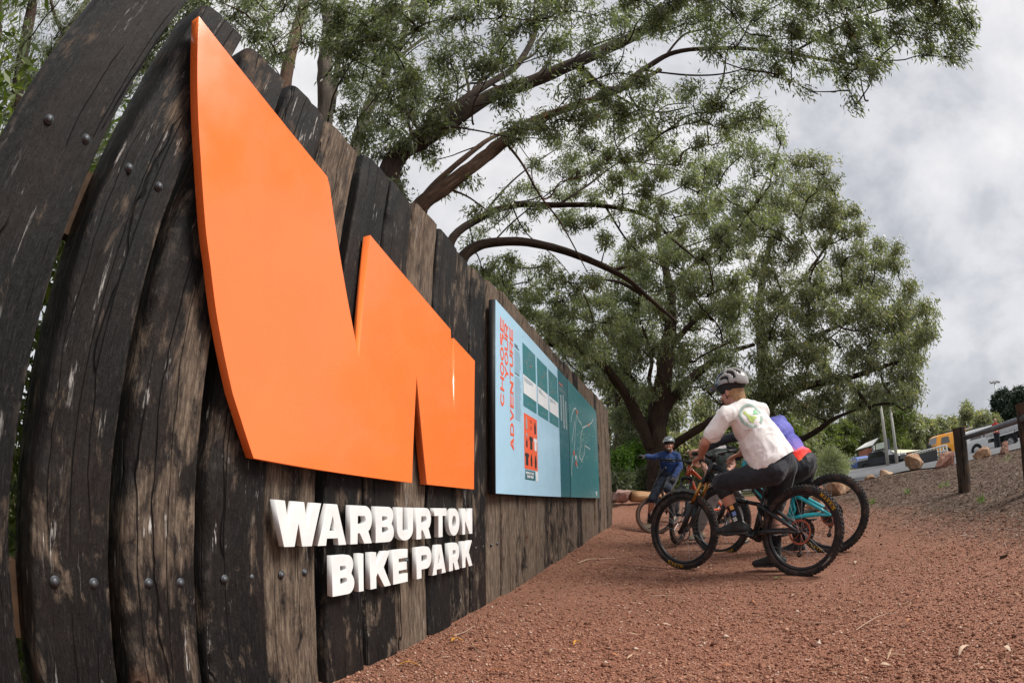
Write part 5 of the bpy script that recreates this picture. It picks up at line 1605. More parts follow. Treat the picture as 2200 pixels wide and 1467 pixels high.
def fence_post(parent, base, h, r, sq=False):
    mb = MB()
    n = 22
    pts = [base - UP * .2] + [base + UP * (h * k / 8) for k in range(9)]
    mb.tube(pts, [r * (1.03 + .03 * math.sin(i * 2.1)) for i in range(10)], n)
    o = mb.build('post', POSTM, None, smooth=False, bevel=.008)
    o.location = -parent.location; o.parent = parent
    return o
pA, pB = P(2073, 1060, 8.2), P(2218, 1058, 6.3)
fen = empty('rail_fence', pA, 'low fence of dark timber posts joined by one grey metal pipe on the mulch bank', 'fence')
hA = P(2064, 917, 8.2).z - pA.z; hB = P(2192, 866, 6.3).z - pB.z
fence_post(fen, pA, hA, .105); fence_post(fen, pB, hB, .105)
pC = pB + (pB - pA)
fence_post(fen, pC, hB, .125)
mb = MB(); q0, q1 = P(2074, 940, 8.08), P(2188, 902, 6.3)
mb.tube([q0, q1], .036, 18)
q2 = q1 + (q1 - q0) * 1.0; mb.tube([q1 + (q1 - q0).normalized() * .1, q2], .036, 18)
o = mb.build('pipe_rail', GALV, None, smooth=True); o.location = -pA; o.parent = fen

# ------------------------------------------------------------------ car park
ASPH = NT('grey_asphalt', .9, .25); v_ = ASPH.coord()
ASPH.col(ASPH.ramp(ASPH.noise(v_, 1.3, 6, .65), [(.3, (.085, .088, .095)), (.7, (.15, .152, .16))])); ASPH.bump(ASPH.noise(v_, 180, 3), .4, .004); ASPH = ASPH.mat
def sheet(name, mat, rows, dz):
    """strip surface laid on the ground between pairs of pixels+distance"""
    mb = MB(); n = len(rows); K = 24; vs = []
    for (a, b) in rows:
        for k in range(K + 1):
            q = Vector(a).lerp(Vector(b), k / K); vs.append((q.x, q.y, G(q.x, q.y) + dz))
    mb.add(vs, [(i * (K + 1) + k, i * (K + 1) + k + 1, (i + 1) * (K + 1) + k + 1, (i + 1) * (K + 1) + k) for i in range(n - 1) for k in range(K)])
    o = mb.build(name, mat, smooth=True); tag(o, kind='structure'); return o
rows = []
for t in np.linspace(0, 1, 26):
    near = Vector((8.2, 14.6, 0)).lerp(Vector((12.6, 3.0, 0)), t) ; far = Vector((22, 48, 0)).lerp(Vector((62, 22, 0)), t)
    rows.append((near + (Vector((.35, .1, 0)) * math.sin(t * 9)), far))
sheet('car_park', ASPH, rows, .03)

GLASSD = simple('dark_car_glass', (.012, .014, .017), .08, 0, .9, coat=.6)
TYREM = simple('car_tyre', (.014, .014, .014), .8); ALLOY = simple('dark_alloy', (.06, .06, .065), .4, .6); ALLOYL = simple('pale_alloy', (.35, .35, .36), .4, .7)
PLAST = simple('black_plastic', (.015, .015, .016), .6); LAMPR = simple('red_lamp_lens', (.35, .01, .01), .25, coat=.5); LAMPW = simple('clear_lamp_lens', (.6, .6, .62), .2, coat=.5)
def paint(name, c): return simple(name, c, .35, coat=.35, var=.04)
def make_vehicle(label, cat, name, pos, heading, L, W, side, glass, paintm, wheels, wr, extras=None, roofm=None, group='vehicles in the car park', alloy=None):
    """side: outline (x, z) of the body, front at +x; glass: list of (outline) side windows; wheels x positions"""
    root = empty(name, pos, label, cat, group)
    root.rotation_euler = (0, 0, heading)
    # body: cross sections narrowed towards the roof (tumblehome)
    def half(z, h=1.0): return W / 2 * (1 - .16 * max(0, (z - side['belt']) / max(side['top'] - side['belt'], .01)) ** 1.3) if z > side['belt'] else W / 2 * (1 - .05 * max(0, (.45 - z) / .45))
    poly = side['body']; n = len(poly)
    mb = MB()
    secs = (-1, -.93, .93, 1)
    vs = []
    for s in secs:
        for x, z in poly:
            k = half(z); yy = s * k
            inset = .03 if abs(s) == 1 else 0
            cx = sum(p[0] for p in poly) / n; cz = sum(p[1] for p in poly) / n
            vs.append((x + (cx - x) * inset * .6, yy, z + (cz - z) * inset))
    fs = [(i * n + k, i * n + (k + 1) % n, (i + 1) * n + (k + 1) % n, (i + 1) * n + k) for i in range(3) for k in range(n)]
    fs += [tuple(range(n)), tuple(3 * n + k for k in range(n - 1, -1, -1))]
    mb.add(vs, fs)
    mb.build('body', paintm, root, smooth=False, bevel=.012)
    for gp in glass:
        for s in (-1, 1):
            mb = MB()
            gv = [(x, s * (half(z) + .004), z) for x, z in gp]; gi = [(x, s * (half(z) - .03), z) for x, z in gp]
            m_ = len(gp); mb.add(gv + gi, [tuple(range(m_)), tuple(range(2 * m_ - 1, m_ - 1, -1))] + [(k, (k + 1) % m_, m_ + (k + 1) % m_, m_ + k) for k in range(m_)])
            mb.build('side_window', GLASSD, root)
    for nm, (x0, z0), (x1, z1) in side.get('screens', []):
        mb = MB(); h0, h1 = half(z0) * .86, half(z1) * .86
        dx, dz = x1 - x0, z1 - z0; l = math.hypot(dx, dz); nx, nz = dz / l * .006, -dx / l * .006
        if nx * (1 if nm == 'windscreen' else -1) < 0: nx, nz = -nx, -nz
        q = [(x0, -h0, z0), (x0, h0, z0), (x1, h1, z1), (x1, -h1, z1)]
        mb.add([(x + nx, y, z + nz) for x, y, z in q] + [(x - nx * 3, y, z - nz * 3) for x, y, z in q], [(0, 1, 2, 3), (7, 6, 5, 4), (0, 4, 5, 1), (1, 5, 6, 2), (2, 6, 7, 3), (3, 7, 4, 0)])
        mb.build(nm, GLASSD, root)
    for wx in wheels:
        for s in (-1, 1):
            w = empty('wheel'); w.parent = root; w.location = (wx, s * (W / 2 - .11), wr)
            mt = Matrix(((1, 0, 0, 0), (0, 0, 1, 0), (0, -1, 0, 0), (0, 0, 0, 1)))
            mb = MB(); mb.lathe([(wr * .62, -.11), (wr * .93, -.12), (wr, -.09), (wr, .09), (wr * .93, .12), (wr * .62, .11)], 28, mt, closed=True); mb.build('tyre', TYREM, w, smooth=False)
            mb = MB(); mb.lathe([(.001, -.07), (wr * .14, -.075), (wr * .2, -.05), (wr * .6, -.03), (wr * .63, -.09), (wr * .63, .09), (wr * .6, .03), (wr * .2, .05), (wr * .14, .075), (.001, .07)], 28, mt)
            for k in range(6):
                a = k * math.pi / 3
                for yy in (-.075, .075): mb.tube([(wr * .12 * math.cos(a), yy, wr * .12 * math.sin(a)), (wr * .6 * math.cos(a), yy, wr * .6 * math.sin(a))], wr * .07, 6)
            mb.build('rim', alloy or ALLOY, w, smooth=False)
            # arch lip
            mb = MB(); pts = [(wr * 1.10 * math.cos(a), 0, wr * 1.10 * math.sin(a)) for a in np.linspace(-.1, math.pi + .1, 12)]
            mb.tube([(x + wx, s * (W / 2 + .005), z + wr) for x, _, z in pts], .045, 6); mb.build('wheel_arch', PLAST, root, smooth=True)
    if extras: extras(root, half)
    return root
def side_suv(L=4.6, H=1.78, gc=.28, hood=1.08):
    return dict(belt=1.05, top=H, body=[(-L / 2, gc + .15), (-L / 2 + .05, gc), (L / 2 - .15, gc), (L / 2, gc + .2), (L / 2 - .02, .85), (L / 2 - .12, hood - .06), (L / 2 - 1.0, hood + .05), (L / 2 - 1.62, H - .10), (L / 2 - 2.0, H), (-L / 2 + .55, H), (-L / 2 + .25, H - .08), (-L / 2 + .04, 1.10), (-L / 2, .9)],
                screens=[('windscreen', (L / 2 - 1.03, hood + .08), (L / 2 - 1.60, H - .13)), ('rear_screen', (-L / 2 + .06, 1.14), (-L / 2 + .24, H - .12))])
def box_part(root, name, c, s, mat, rot=None, bevel=.01):
    mb = MB(); mb.box(c, s, rot); return mb.build(name, mat, root, bevel=bevel)
def heading_for(px0, d0, px1, d1, py):
    a, b = P(px0, py, d0), P(px1, py, d1); return math.atan2(b.y - a.y, b.x - a.x)
# yellow off-roader, rear towards the camera
def yellow_extras(root, half):
    box_part(root, 'roof_rack', (-.1, 0, 1.93), (2.6, 1.35, .07), PLAST)
    box_part(root, 'roof_cover', (.1, 0, 1.84), (2.7, 1.5, .06), simple('white_roof_paint', (.7, .7, .68), .4))
    box_part(root, 'roof_load', (.6, .2, 2.02), (1.0, .5, .12), simple('orange_roof_box', (.75, .12, .03), .4))
    mb = MB(); mt = Matrix(((0, 0, -1, -2.42), (1, 0, 0, .12), (0, -1, 0, 1.02), (0, 0, 0, 1)))
    mb.lathe([(.001, -.12), (.24, -.12), (.34, -.11), (.385, -.06), (.385, .08), (.34, .11), (.001, .11)], 28, mt); mb.build('spare_wheel', TYREM, root, smooth=False)
    for s in (-1, 1): box_part(root, 'tail_lamp', (-2.28, s * .78, 1.02), (.08, .14, .2), LAMPR)
    box_part(root, 'bumper', (-2.32, 0, .62), (.2, 1.8, .26), PLAST); box_part(root, 'bumper', (2.3, 0, .62), (.2, 1.8, .26), PLAST)
    for s in (-1, 1): box_part(root, 'corner_panel', (-1.55, s * (.905), 1.36), (.36, .02, .34), simple('white_roof_paint', (.7, .7, .68), .4)) if False else None
YEL = paint('bright_yellow_paint', (.80, .33, .015)); WHT = paint('white_vehicle_paint', (.66, .67, .68)); NAVYP = simple('dark_navy_paint', (.006, .009, .018), .4, coat=.25); BLUEP = paint('bright_blue_paint', (.015, .075, .32)); SILV = paint('silver_paint', (.5, .5, .52))
sy = side_suv(4.5, 1.85, .42, 1.15)
yp = P(2056, 981, 41.0)
make_vehicle('bright yellow off road car with black spare wheel and white roof', 'car', 'parked_car', yp, math.radians(-24), 4.5, 1.85, sy, [[(-1.75, 1.17), (-.95, 1.17), (-1.0, 1.62), (-1.62, 1.62)], [(-.55, 1.17), (.72, 1.17), (.35, 1.66), (-.5, 1.66)]], YEL, (-1.35, 1.4), .40, yellow_extras)
sw = side_suv(4.6, 1.68, .25, 1.0)
def suv_extras(root, half):
    for s in (-1, 1): box_part(root, 'tail_lamp', (-2.24, s * .72, 1.03), (.16, .3, .12), LAMPR); mb = MB(); mb.tube([(-1.6, s * .62, 1.74), (.5, s * .62, 1.74)], .022, 6); mb.build('roof_rail', PLAST, root)
wpz = P(2128, 972, 36.5)
make_vehicle('white estate car between the yellow car and the flatbed truck', 'car', 'parked_car', wpz, math.radians(-34), 4.6, 1.85, sw, [[(-1.8, 1.08), (-.9, 1.08), (-.9, 1.5), (-1.55, 1.5)], [(-.82, 1.08), (.1, 1.08), (0, 1.53), (-.82, 1.53)], [(.18, 1.08), (1.05, 1.08), (.6, 1.5), (.1, 1.53)]], WHT, (-1.38, 1.40), .36, suv_extras)
# flatbed utility truck
def tray_extras(root, half):
    al = simple('aluminium_tray', (.48, .49, .50), .4, .5)
    box_part(root, 'tray_deck', (-1.15, 0, 1.02), (2.9, 1.95, .08), al)
    for s in (-1, 1):
        box_part(root, 'drop_side', (-1.15, s * .965, 1.24), (2.88, .04, .36), al)
        for k in range(5): box_part(root, 'drop_side_rib', (-2.4 + k * .62, s * .993, 1.24), (.04, .02, .34), al, bevel=0)
        box_part(root, 'mud_flap', (-2.1, s * .7, .55), (.03, .35, .5), PLAST)
        box_part(root, 'tray_brace', (-.7, s * .8, .86), (.05, .05, .36), al, Matrix.Rotation(.5, 3, 'Y'))
    box_part(root, 'tailgate', (-2.6, 0, 1.24), (.04, 1.95, .36), al)
    box_part(root, 'chassis', (-.9, 0, .78), (3.4, .8, .2), PLAST)
    box_part(root, 'headboard', (.34, 0, 1.5), (.05, 1.8, .9), al)
    box_part(root, 'toolbox', (-.25, .8, .72), (.6, .3, .4), PLAST)
st_ = dict(belt=1.15, top=1.78, body=[(.42, .5), (.45, .42), (2.35, .42), (2.55, .6), (2.53, .95), (2.42, 1.12), (1.62, 1.2), (1.12, 1.70), (.9, 1.78), (.45, 1.78), (.42, 1.7)], screens=[('windscreen', (1.60, 1.22), (1.15, 1.68))])
tp_ = P(2212, 955, 31)
make_vehicle('white flatbed utility truck with aluminium tray, nearest the right margin', 'truck', 'utility_truck', tp_, math.radians(-42), 5.2, 1.9, st_, [[(.55, 1.22), (1.5, 1.22), (1.1, 1.66), (.55, 1.68)]], WHT, (-1.5, 1.75), .40, tray_extras, alloy=ALLOYL)
# navy dual cab
def ute_extras(root, half):
    box_part(root, 'roof_rack', (.0, 0, 1.93), (1.6, 1.3, .07), PLAST)
    mb = MB(); mb.tube([(1.75, .95, .95), (1.9, .98, 1.35)], .02, 6); mb.tube([(1.55, .9, 1.1), (.95, .78, 1.85)], .035, 8); mb.build('snorkel', PLAST, root)
    box_part(root, 'bull_bar', (2.62, 0, .75), (.16, 1.7, .36), PLAST)
    for s in (-1, 1): box_part(root, 'head_lamp', (2.5, s * .72, .98), (.14, .34, .16), LAMPW); box_part(root, 'tail_lamp', (-2.52, s * .82, 1.0), (.08, .12, .26), LAMPR); box_part(root, 'mirror', (1.15, s * 1.0, 1.22), (.10, .2, .16), PLAST)
su = dict(belt=1.12, top=1.83, body=[(-2.55, .55), (-2.5, .45), (2.4, .42), (2.58, .6), (2.56, 1.0), (2.42, 1.12), (1.35, 1.22), (.72, 1.75), (.45, 1.83), (-.85, 1.83), (-1.1, 1.78), (-1.2, 1.20), (-2.55, 1.17)], screens=[('windscreen', (1.32, 1.24), (.74, 1.73)), ('rear_screen', (-1.2, 1.24), (-1.12, 1.7))])
np_ = P(1896, 1007, 53.0)
make_vehicle('dark navy dual cab utility with roof rack, right of the blue car', 'car', 'parked_car', np_, math.radians(-72), 5.2, 1.9, su, [[(-1.0, 1.2), (-.25, 1.2), (-.25, 1.7), (-.95, 1.7)], [(-.17, 1.2), (1.1, 1.2), (.55, 1.69), (-.17, 1.71)]], NAVYP, (-1.55, 1.62), .42, ute_extras)
sb = side_suv(4.3, 1.6, .22, .95)
bp_ = P(1850, 1013, 56.0)
make_vehicle('bright blue car partly hidden left of the navy utility', 'car', 'parked_car', bp_, math.radians(-100), 4.3, 1.8, sb, [[(-1.6, 1.05), (-.2, 1.05), (-.25, 1.42), (-1.4, 1.42)], [(-.1, 1.05), (1.0, 1.05), (.55, 1.42), (-.1, 1.45)]], BLUEP, (-1.3, 1.32), .34)
lp_ = P(1480, 1049, 38.0)
make_vehicle('white car parked far behind the log between the riders', 'car', 'parked_car', lp_, math.radians(10), 4.4, 1.8, side_suv(4.4, 1.5, .2, .9), [[(-1.6, 1.0), (-.2, 1.0), (-.25, 1.34), (-1.4, 1.34)], [(-.1, 1.0), (1.0, 1.0), (.55, 1.34), (-.1, 1.37)]], WHT, (-1.3, 1.32), .33)

# person in red beside the truck
def man_red():
    d = 27.0; pz = lambda x, y, dd=0: P(x, y, d + dd)
    gz_ = pz(2143, 963); 
    J = dict(head=pz(2138, 904), neck=pz(2139, 909), shL=pz(2144, 913), shR=pz(2133, 914), elL=pz(2147, 923), wrL=pz(2141, 926, -.2), elR=pz(2133, 924), wrR=pz(2137, 929, -.25),
             hipL=pz(2144, 933), hipR=pz(2138, 933), knL=pz(2145, 947), anL=pz(2148, 959), knR=pz(2141, 948), anR=pz(2143, 961), ground=gz_)
    make_person('person in bright red shirt and black trousers standing by the flatbed truck', J, SKIN, dict(
        face=Vector((-.6, -.7, -.1)), hair=simple('grey_hair', (.35, .33, .31), .7), top=cloth('bright_red_shirt', (.55, .035, .03)), sleeve=.8, shorts=BLACKC, short=1.9,
        handL=(Vector((-.5, -.7, 0)), UP, 1, (1, 1, 1, 1)), handR=(Vector((.3, -.8, 0)), UP, -1, (1, 1, 1, 1)), toeL=Vector((-.5, -.8, 0)), toeR=Vector((-.7, -.6, 0)), voxel=.011, cvox=.013))
man_red()

# buildings, poles
CREAM = simple('pale_green_cladding', (.66, .72, .62), .6, var=.06); ROOFC = simple('cream_metal_roof', (.60, .58, .44), .5, var=.08); BRICK = simple('red_brick_wall', (.34, .12, .07), .9, var=.3, vs=12); WDARK = simple('dark_opening', (.02, .02, .022), .6); CONC = simple('weathered_pole_concrete', (.38, .37, .33), .9, var=.15); WTRIM = simple('white_timber_trim', (.62, .62, .58), .6); PBRK = simple('pink_brick_wall', (.48, .30, .22), .9, var=.2)
def ribbed(parent, name, a, b, z0, z1, mat, step=.3):
    mb = MB(); d = b - a; L = d.length; n = max(2, int(L / step)); t = d.normalized(); nr = Vector((t.y, -t.x, 0))
    vs = []
    for i in range(n * 2 + 1):
        q = a + t * (L * i / (n * 2)) + nr * (.025 if i % 2 else 0); vs += [Vector((q.x, q.y, z0)), Vector((q.x, q.y, z1))]
    mb.add(vs, [(2 * i, 2 * i + 2, 2 * i + 3, 2 * i + 1) for i in range(n * 2)]); return mb.build(name, mat, parent, fix=False)
def hexa(parent, name, corners_bottom, corners_top, mat, bevel=0):
    mb = MB(); mb.add(list(corners_bottom) + list(corners_top), [(3, 2, 1, 0), (4, 5, 6, 7), (0, 1, 5, 4), (1, 2, 6, 5), (2, 3, 7, 6), (3, 0, 4, 7)]); return mb.build(name, mat, parent, bevel=bevel)
D_ = 58.0
def shed():
    # sight screen / tall pale shed with open brick lean-to at its left
    o = P(1882, 984, D_); root = empty('shed', o, 'pale green metal shed with tall slanting parapet and brick lean-to behind the navy utility', 'building')
    z0 = -1.0
    c = [P(1884, 984, D_), P(1912, 980, D_), P(1912, 980, D_ + 7), P(1884, 984, D_ + 7)]
    t = [P(1884, 953, D_), P(1913, 946, D_), P(1913, 946, D_ + 7), P(1884, 953, D_ + 7)]
    cb = [Vector((q.x, q.y, o.z + z0)) - o for q in c]; ct = []
    for q, qq in zip(c, t): ct.append(Vector((q.x, q.y, qq.z if q in c[:2] else t[0].z)) - o)
    ct[2].z = ct[1].z; ct[3].z = ct[0].z
    hexa(root, 'wall', cb, ct, CREAM, .02)
    ribbed(root, 'cladding', cb[0] + Vector((0, -.05, 0)), cb[1] + Vector((0, -.05, 0)), z0, ct[0].z - .1, CREAM, .5)
    a, b = P(1865, 984, D_), P(1875, 984, D_)
    hexa(root, 'lean_to_wall', [q - o for q in (a, b, b + Vector((2, 4, 0)), a + Vector((2, 4, 0)))], [q - o + Vector((0, 0, 1.1)) for q in (a, b, b + Vector((2, 4, 0)), a + Vector((2, 4, 0)))], BRICK)
    zt = P(1875, 957, D_).z - o.z
    a, b = P(1872, 984, D_), P(1884, 984, D_)
    hexa(root, 'lean_to_roof', [Vector((a.x - .1, a.y - .6, o.z + zt)) - o, Vector((b.x, b.y - .6, o.z + zt + .6)) - o, Vector((b.x + 2, b.y + 4, o.z + zt + .6)) - o, Vector((a.x + 1, a.y + 4, o.z + zt)) - o],
         [Vector((a.x - .1, a.y - .6, o.z + zt + .09)) - o, Vector((b.x, b.y - .6, o.z + zt + .69)) - o, Vector((b.x + 2, b.y + 4, o.z + zt + .69)) - o, Vector((a.x + 1, a.y + 4, o.z + zt + .09)) - o], WTRIM)
    mb = MB(); mb.tube([Vector((a.x + .1, a.y - .5, o.z - 1)) - o, Vector((a.x + .1, a.y - .5, o.z + zt)) - o], .12, 8); mb.build('veranda_post', WTRIM, root)
    q = P(1907, 962, D_ - .12) - o; mb = MB(); t_ = (cb[1] - cb[0]).normalized()
    e = [(-.35, -1.0), (.35, -1.0), (.3, 1.0), (-.25, .9)]
    mb.add([q + t_ * x + UP * z for x, z in e] + [q + t_ * x + UP * z + Vector((0, .05, 0)) for x, z in e], [(0, 1, 2, 3), (7, 6, 5, 4), (0, 4, 5, 1), (1, 5, 6, 2), (2, 6, 7, 3), (3, 7, 4, 0)])
    mb.build('wall_emblem', simple('grey_emblem_board', (.10, .11, .13), .6), root)
shed()
def hall():
    o = P(1950, 980, 62); root = empty('club_hall', o, 'low pink brick hall with cream metal roof and small dark windows', 'building')
    a, b = P(1912, 990, 58), P(1972, 978, 66); dp = Vector((3.0, 7, 0))
    zt = P(1950, 972, 62).z - o.z; zr = zt + .75
    q = [Vector((v.x, v.y, o.z - 1.5)) - o for v in (a, b, b + dp, a + dp)]
    hexa(root, 'wall', q, [Vector((v.x, v.y, zt)) for v in q], PBRK)
    d = (b - a).normalized(); e = .6
    lo = [q[0] - d * e + Vector((-.2, -.6, 0)), q[1] + d * e + Vector((-.2, -.6, 0)), q[2] + d * e + Vector((.2, .6, 0)), q[3] - d * e + Vector((.2, .6, 0))]
    ri = [(q[0] + q[3]) / 2 + d * 3.0, (q[1] + q[2]) / 2 - d * 3.0]
    mb = MB(); vs = [Vector((v.x, v.y, zt + .03)) for v in lo] + [Vector((v.x, v.y, zr)) for v in ri]
    mb.add(vs, [(0, 1, 5, 4), (1, 2, 5), (2, 3, 4, 5), (3, 0, 4), (3, 2, 1, 0)]); mb.build('roof', ROOFC, root)
    L = (b - a).length; nr = Vector((d.y, -d.x, 0))
    for k in range(7):
        c = q[0] + d * (L * (k + .6) / 7.4) + nr * .02; c.z = zt - .75
        mb = MB(); mb.add([c + d * x + UP * z + nr * h for h in (.03, -.1) for x, z in ((-.5, -.25), (.5, -.25), (.5, .25), (-.5, .25))], [(0, 1, 2, 3), (7, 6, 5, 4), (0, 4, 5, 1), (1, 5, 6, 2), (2, 6, 7, 3), (3, 7, 4, 0)])
        mb.build('window', WDARK, root)
    # long veranda beam
    mb = MB(); c0, c1 = q[0] + nr * 2.2, q[1] + nr * 2.2 + d * 2
    z1 = zt - 1.35
    mb.tube([Vector((c0.x, c0.y, z1)), Vector((c1.x, c1.y, z1 + .1))], .16, 4); mb.build('veranda_beam', WTRIM, root)
    for k in range(6):
        c = c0.lerp(c1, k / 5); mb = MB(); mb.tube([Vector((c.x, c.y, -2)), Vector((c.x, c.y, z1))], .08, 6); mb.build('veranda_post', WTRIM, root)
hall()
def stock_fence():
    a, b = P(1962, 1000, 40), P(2036, 985, 33); o = a.copy(); root = empty('white_railing', o, 'white post and rail enclosure with crossed frames behind the boulders', 'fence')
    n = 12; za, zb = P(1962, 974, 40).z, P(2036, 955, 33).z
    for k in range(n + 1):
        p = a.lerp(b, k / n); z1 = za + (zb - za) * k / n; mb = MB(); mb.box(Vector((p.x, p.y, (p.z - .3 + z1) / 2)) - o, (.09, .09, z1 - p.z + .3)); mb.build('post', WTRIM, root)
    for fz in (1, .62, .3):
        mb = MB(); q = [Vector((p.x, p.y, p.z + (z - p.z) * fz)) - o for p, z in ((a, za), (b, zb))]; mb.tube(q, .06, 4); mb.build('rail', WTRIM, root)
    mb = MB()
    q0, q1 = a + Vector((.3, 1.2, 0)), b + Vector((.3, 1.2, 0))
    mb.add([Vector((q0.x, q0.y, a.z - .3)) - o, Vector((q1.x, q1.y, b.z - .3)) - o, Vector((q1.x, q1.y, zb - .1)) - o, Vector((q0.x, q0.y, za - .1)) - o], [(0, 1, 2, 3)]); 
    s = mb.build('back_screen', WDARK, root, fix=False); m_ = s.modifiers.new('s', 'SOLIDIFY'); m_.thickness = .05
stock_fence()
def pole(px0, py0, px1, py1, d, r0, r1, label, mat, name='utility_pole', cat='pole', head=None):
    b = P(px0, py0, d); t = P(px1, py1, d); b0 = b - UP * 1.0
    root = empty(name, b, label, cat)
    top = Vector((b.x, b.y, t.z))
    mb = MB(); mb.tube([b0 - b, (b0 + top) / 2 - b, top - b], [r0, (r0 + r1) / 2, r1], 14); mb.build('pole_shaft', mat, root, smooth=True)
    if head: head(root, top - b)
    return root
pole(1906, 985, 1893, 862, 50, .19, .12, 'left one of two tall pale poles beside the shed', CONC)
pole(1926, 985, 1913, 872, 50, .18, .12, 'right one of two tall pale poles beside the shed', CONC)
def floodhead(root, t):
    mb = MB(); mb.box(t + Vector((0, 0, .1)), (4.2, .16, .16)); mb.build('crossarm', GALV, root)
    for k in range(3): mb = MB(); mb.box(t + Vector((-1.6 + 1.6 * k, -.2, -.15)), (.9, .4, .35), Matrix.Rotation(.5, 3, 'X')); mb.build('flood_lamp', ALLOYL, root)
pole(2151, 912, 2137, 820, 120, .32, .16, 'slender tall floodlight mast against the dark pines', simple('pale_steel_mast', (.55, .58, .56), .5, .3), 'floodlight_mast', 'light mast', floodhead)
# ------------------------------------------------------------------ trees
def m_bark(name, dark, mid, light, sc=1.0):
    m = NT(name, .88, .25)
    a1 = m.node('Attribute', attribute_name='ta'); a2 = m.node('Attribute', attribute_name='tl')
    cx = m.node('CombineXYZ'); m.l.new(a1.outputs['Fac'], cx.inputs[0]); m.l.new(a2.outputs['Fac'], cx.inputs[1])
    ob = m.coord((.6, .6, .6)); ad = m.node('VectorMath', operation='ADD'); m.l.new(cx.outputs[0], ad.inputs[0]); m.l.new(ob, ad.inputs[1])
    mp = m.node('Mapping'); mp.inputs['Scale'].default_value = (1, .16, 1); m.l.new(cx.outputs[0], mp.inputs['Vector'])
    g = m.noise(mp.outputs[0], 9 * sc, 7, .7, .35); g2 = m.noise(mp.outputs[0], 30 * sc, 4, .7)
    big = m.noise(ob, 3, 4, .6)
    c = m.ramp(g, [(.32, dark), (.5, mid), (.68, light)])
    c = m.mix(m.ramp(big, [(.4, 0), (.62, .6)]), c, m.mix(.5, dark, mid))
    c = m.mix(m.ramp(g2, [(.42, .75), (.5, 0)]), c, tuple(x * .35 for x in dark))
    m.col(c); m.bump(m.math('ADD', g, m.math('MULTIPLY', g2, .4)), 1.0, .03)
    return m.mat
BARK = m_bark('stringy_bark', (.018, .012, .009), (.060, .036, .026), (.155, .098, .070))
BARKB = m_bark('peeling_brown_bark', (.03, .018, .012), (.13, .070, .042), (.34, .22, .15))
BARKG = m_bark('grey_brown_bark', (.028, .022, .018), (.11, .085, .066), (.24, .19, .15))
def m_leaf(name, cols, rough=.36, trans=.36):
    m = NT(name, rough, .5)
    at = m.node('Attribute', attribute_name='tone')
    col = m.ramp(at.outputs['Fac'], cols)
    m.col(col)
    tr = m.node('BsdfTranslucent'); tc = m.mix(1.0, col, (1.5, 1.75, .75), 'MULTIPLY'); m.l.new(tc, tr.inputs['Color'])
    mx = m.node('MixShader'); mx.inputs[0].default_value = trans
    out = m.n['Material Output']
    m.l.new(m.b.outputs[0], mx.inputs[1]); m.l.new(tr.outputs[0], mx.inputs[2]); m.l.new(mx.outputs[0], out.inputs['Surface'])
    return m.mat
LEAF = m_leaf('gum_leaves', [(0, (.060, .072, .050)), (.35, (.140, .162, .112)), (.7, (.240, .255, .172)), (.93, (.37, .37, .20)), (.985, (.16, .18, .04)), (.994, (.45, .16, .03)), (1, (.45, .16, .03))])
LEAFW = m_leaf('warm_gum_leaves', [(0, (.088, .096, .066)), (.35, (.185, .195, .128)), (.7, (.29, .285, .185)), (.93, (.41, .36, .20)), (1, (.44, .32, .15))])
LEAFY = m_leaf('wattle_leaves', [(0, (.035, .055, .015)), (.5, (.11, .14, .035)), (1, (.23, .24, .06))], .5, .35)
LEAFB = m_leaf('bright_understorey', [(0, (.03, .07, .012)), (.5, (.10, .19, .03)), (1, (.24, .36, .06))], .5, .4)
LEAFD = m_leaf('dark_pine_needles', [(0, (.006, .014, .008)), (.6, (.018, .038, .020)), (1, (.035, .06, .03))], .6, .1)
LEAFP = m_leaf('pale_shrub_leaves', [(0, (.24, .26, .16)), (.5, (.50, .52, .36)), (1, (.78, .76, .58))], .6, .3)
def smooth_path(pts, sub=6):
    pts = [np.array(p, float) for p in pts]; out = []
    n = len(pts)
    for i in range(n - 1):
        p0, p1, p2, p3 = pts[max(i - 1, 0)], pts[i], pts[i + 1], pts[min(i + 2, n - 1)]
        for k in range(sub):
            t = k / sub; out.append(.5 * ((2 * p1) + (-p0 + p2) * t + (2 * p0 - 5 * p1 + 4 * p2 - p3) * t * t + (-p0 + 3 * p1 - 3 * p2 + p3) * t ** 3))
    out.append(pts[-1]); return np.array(out)
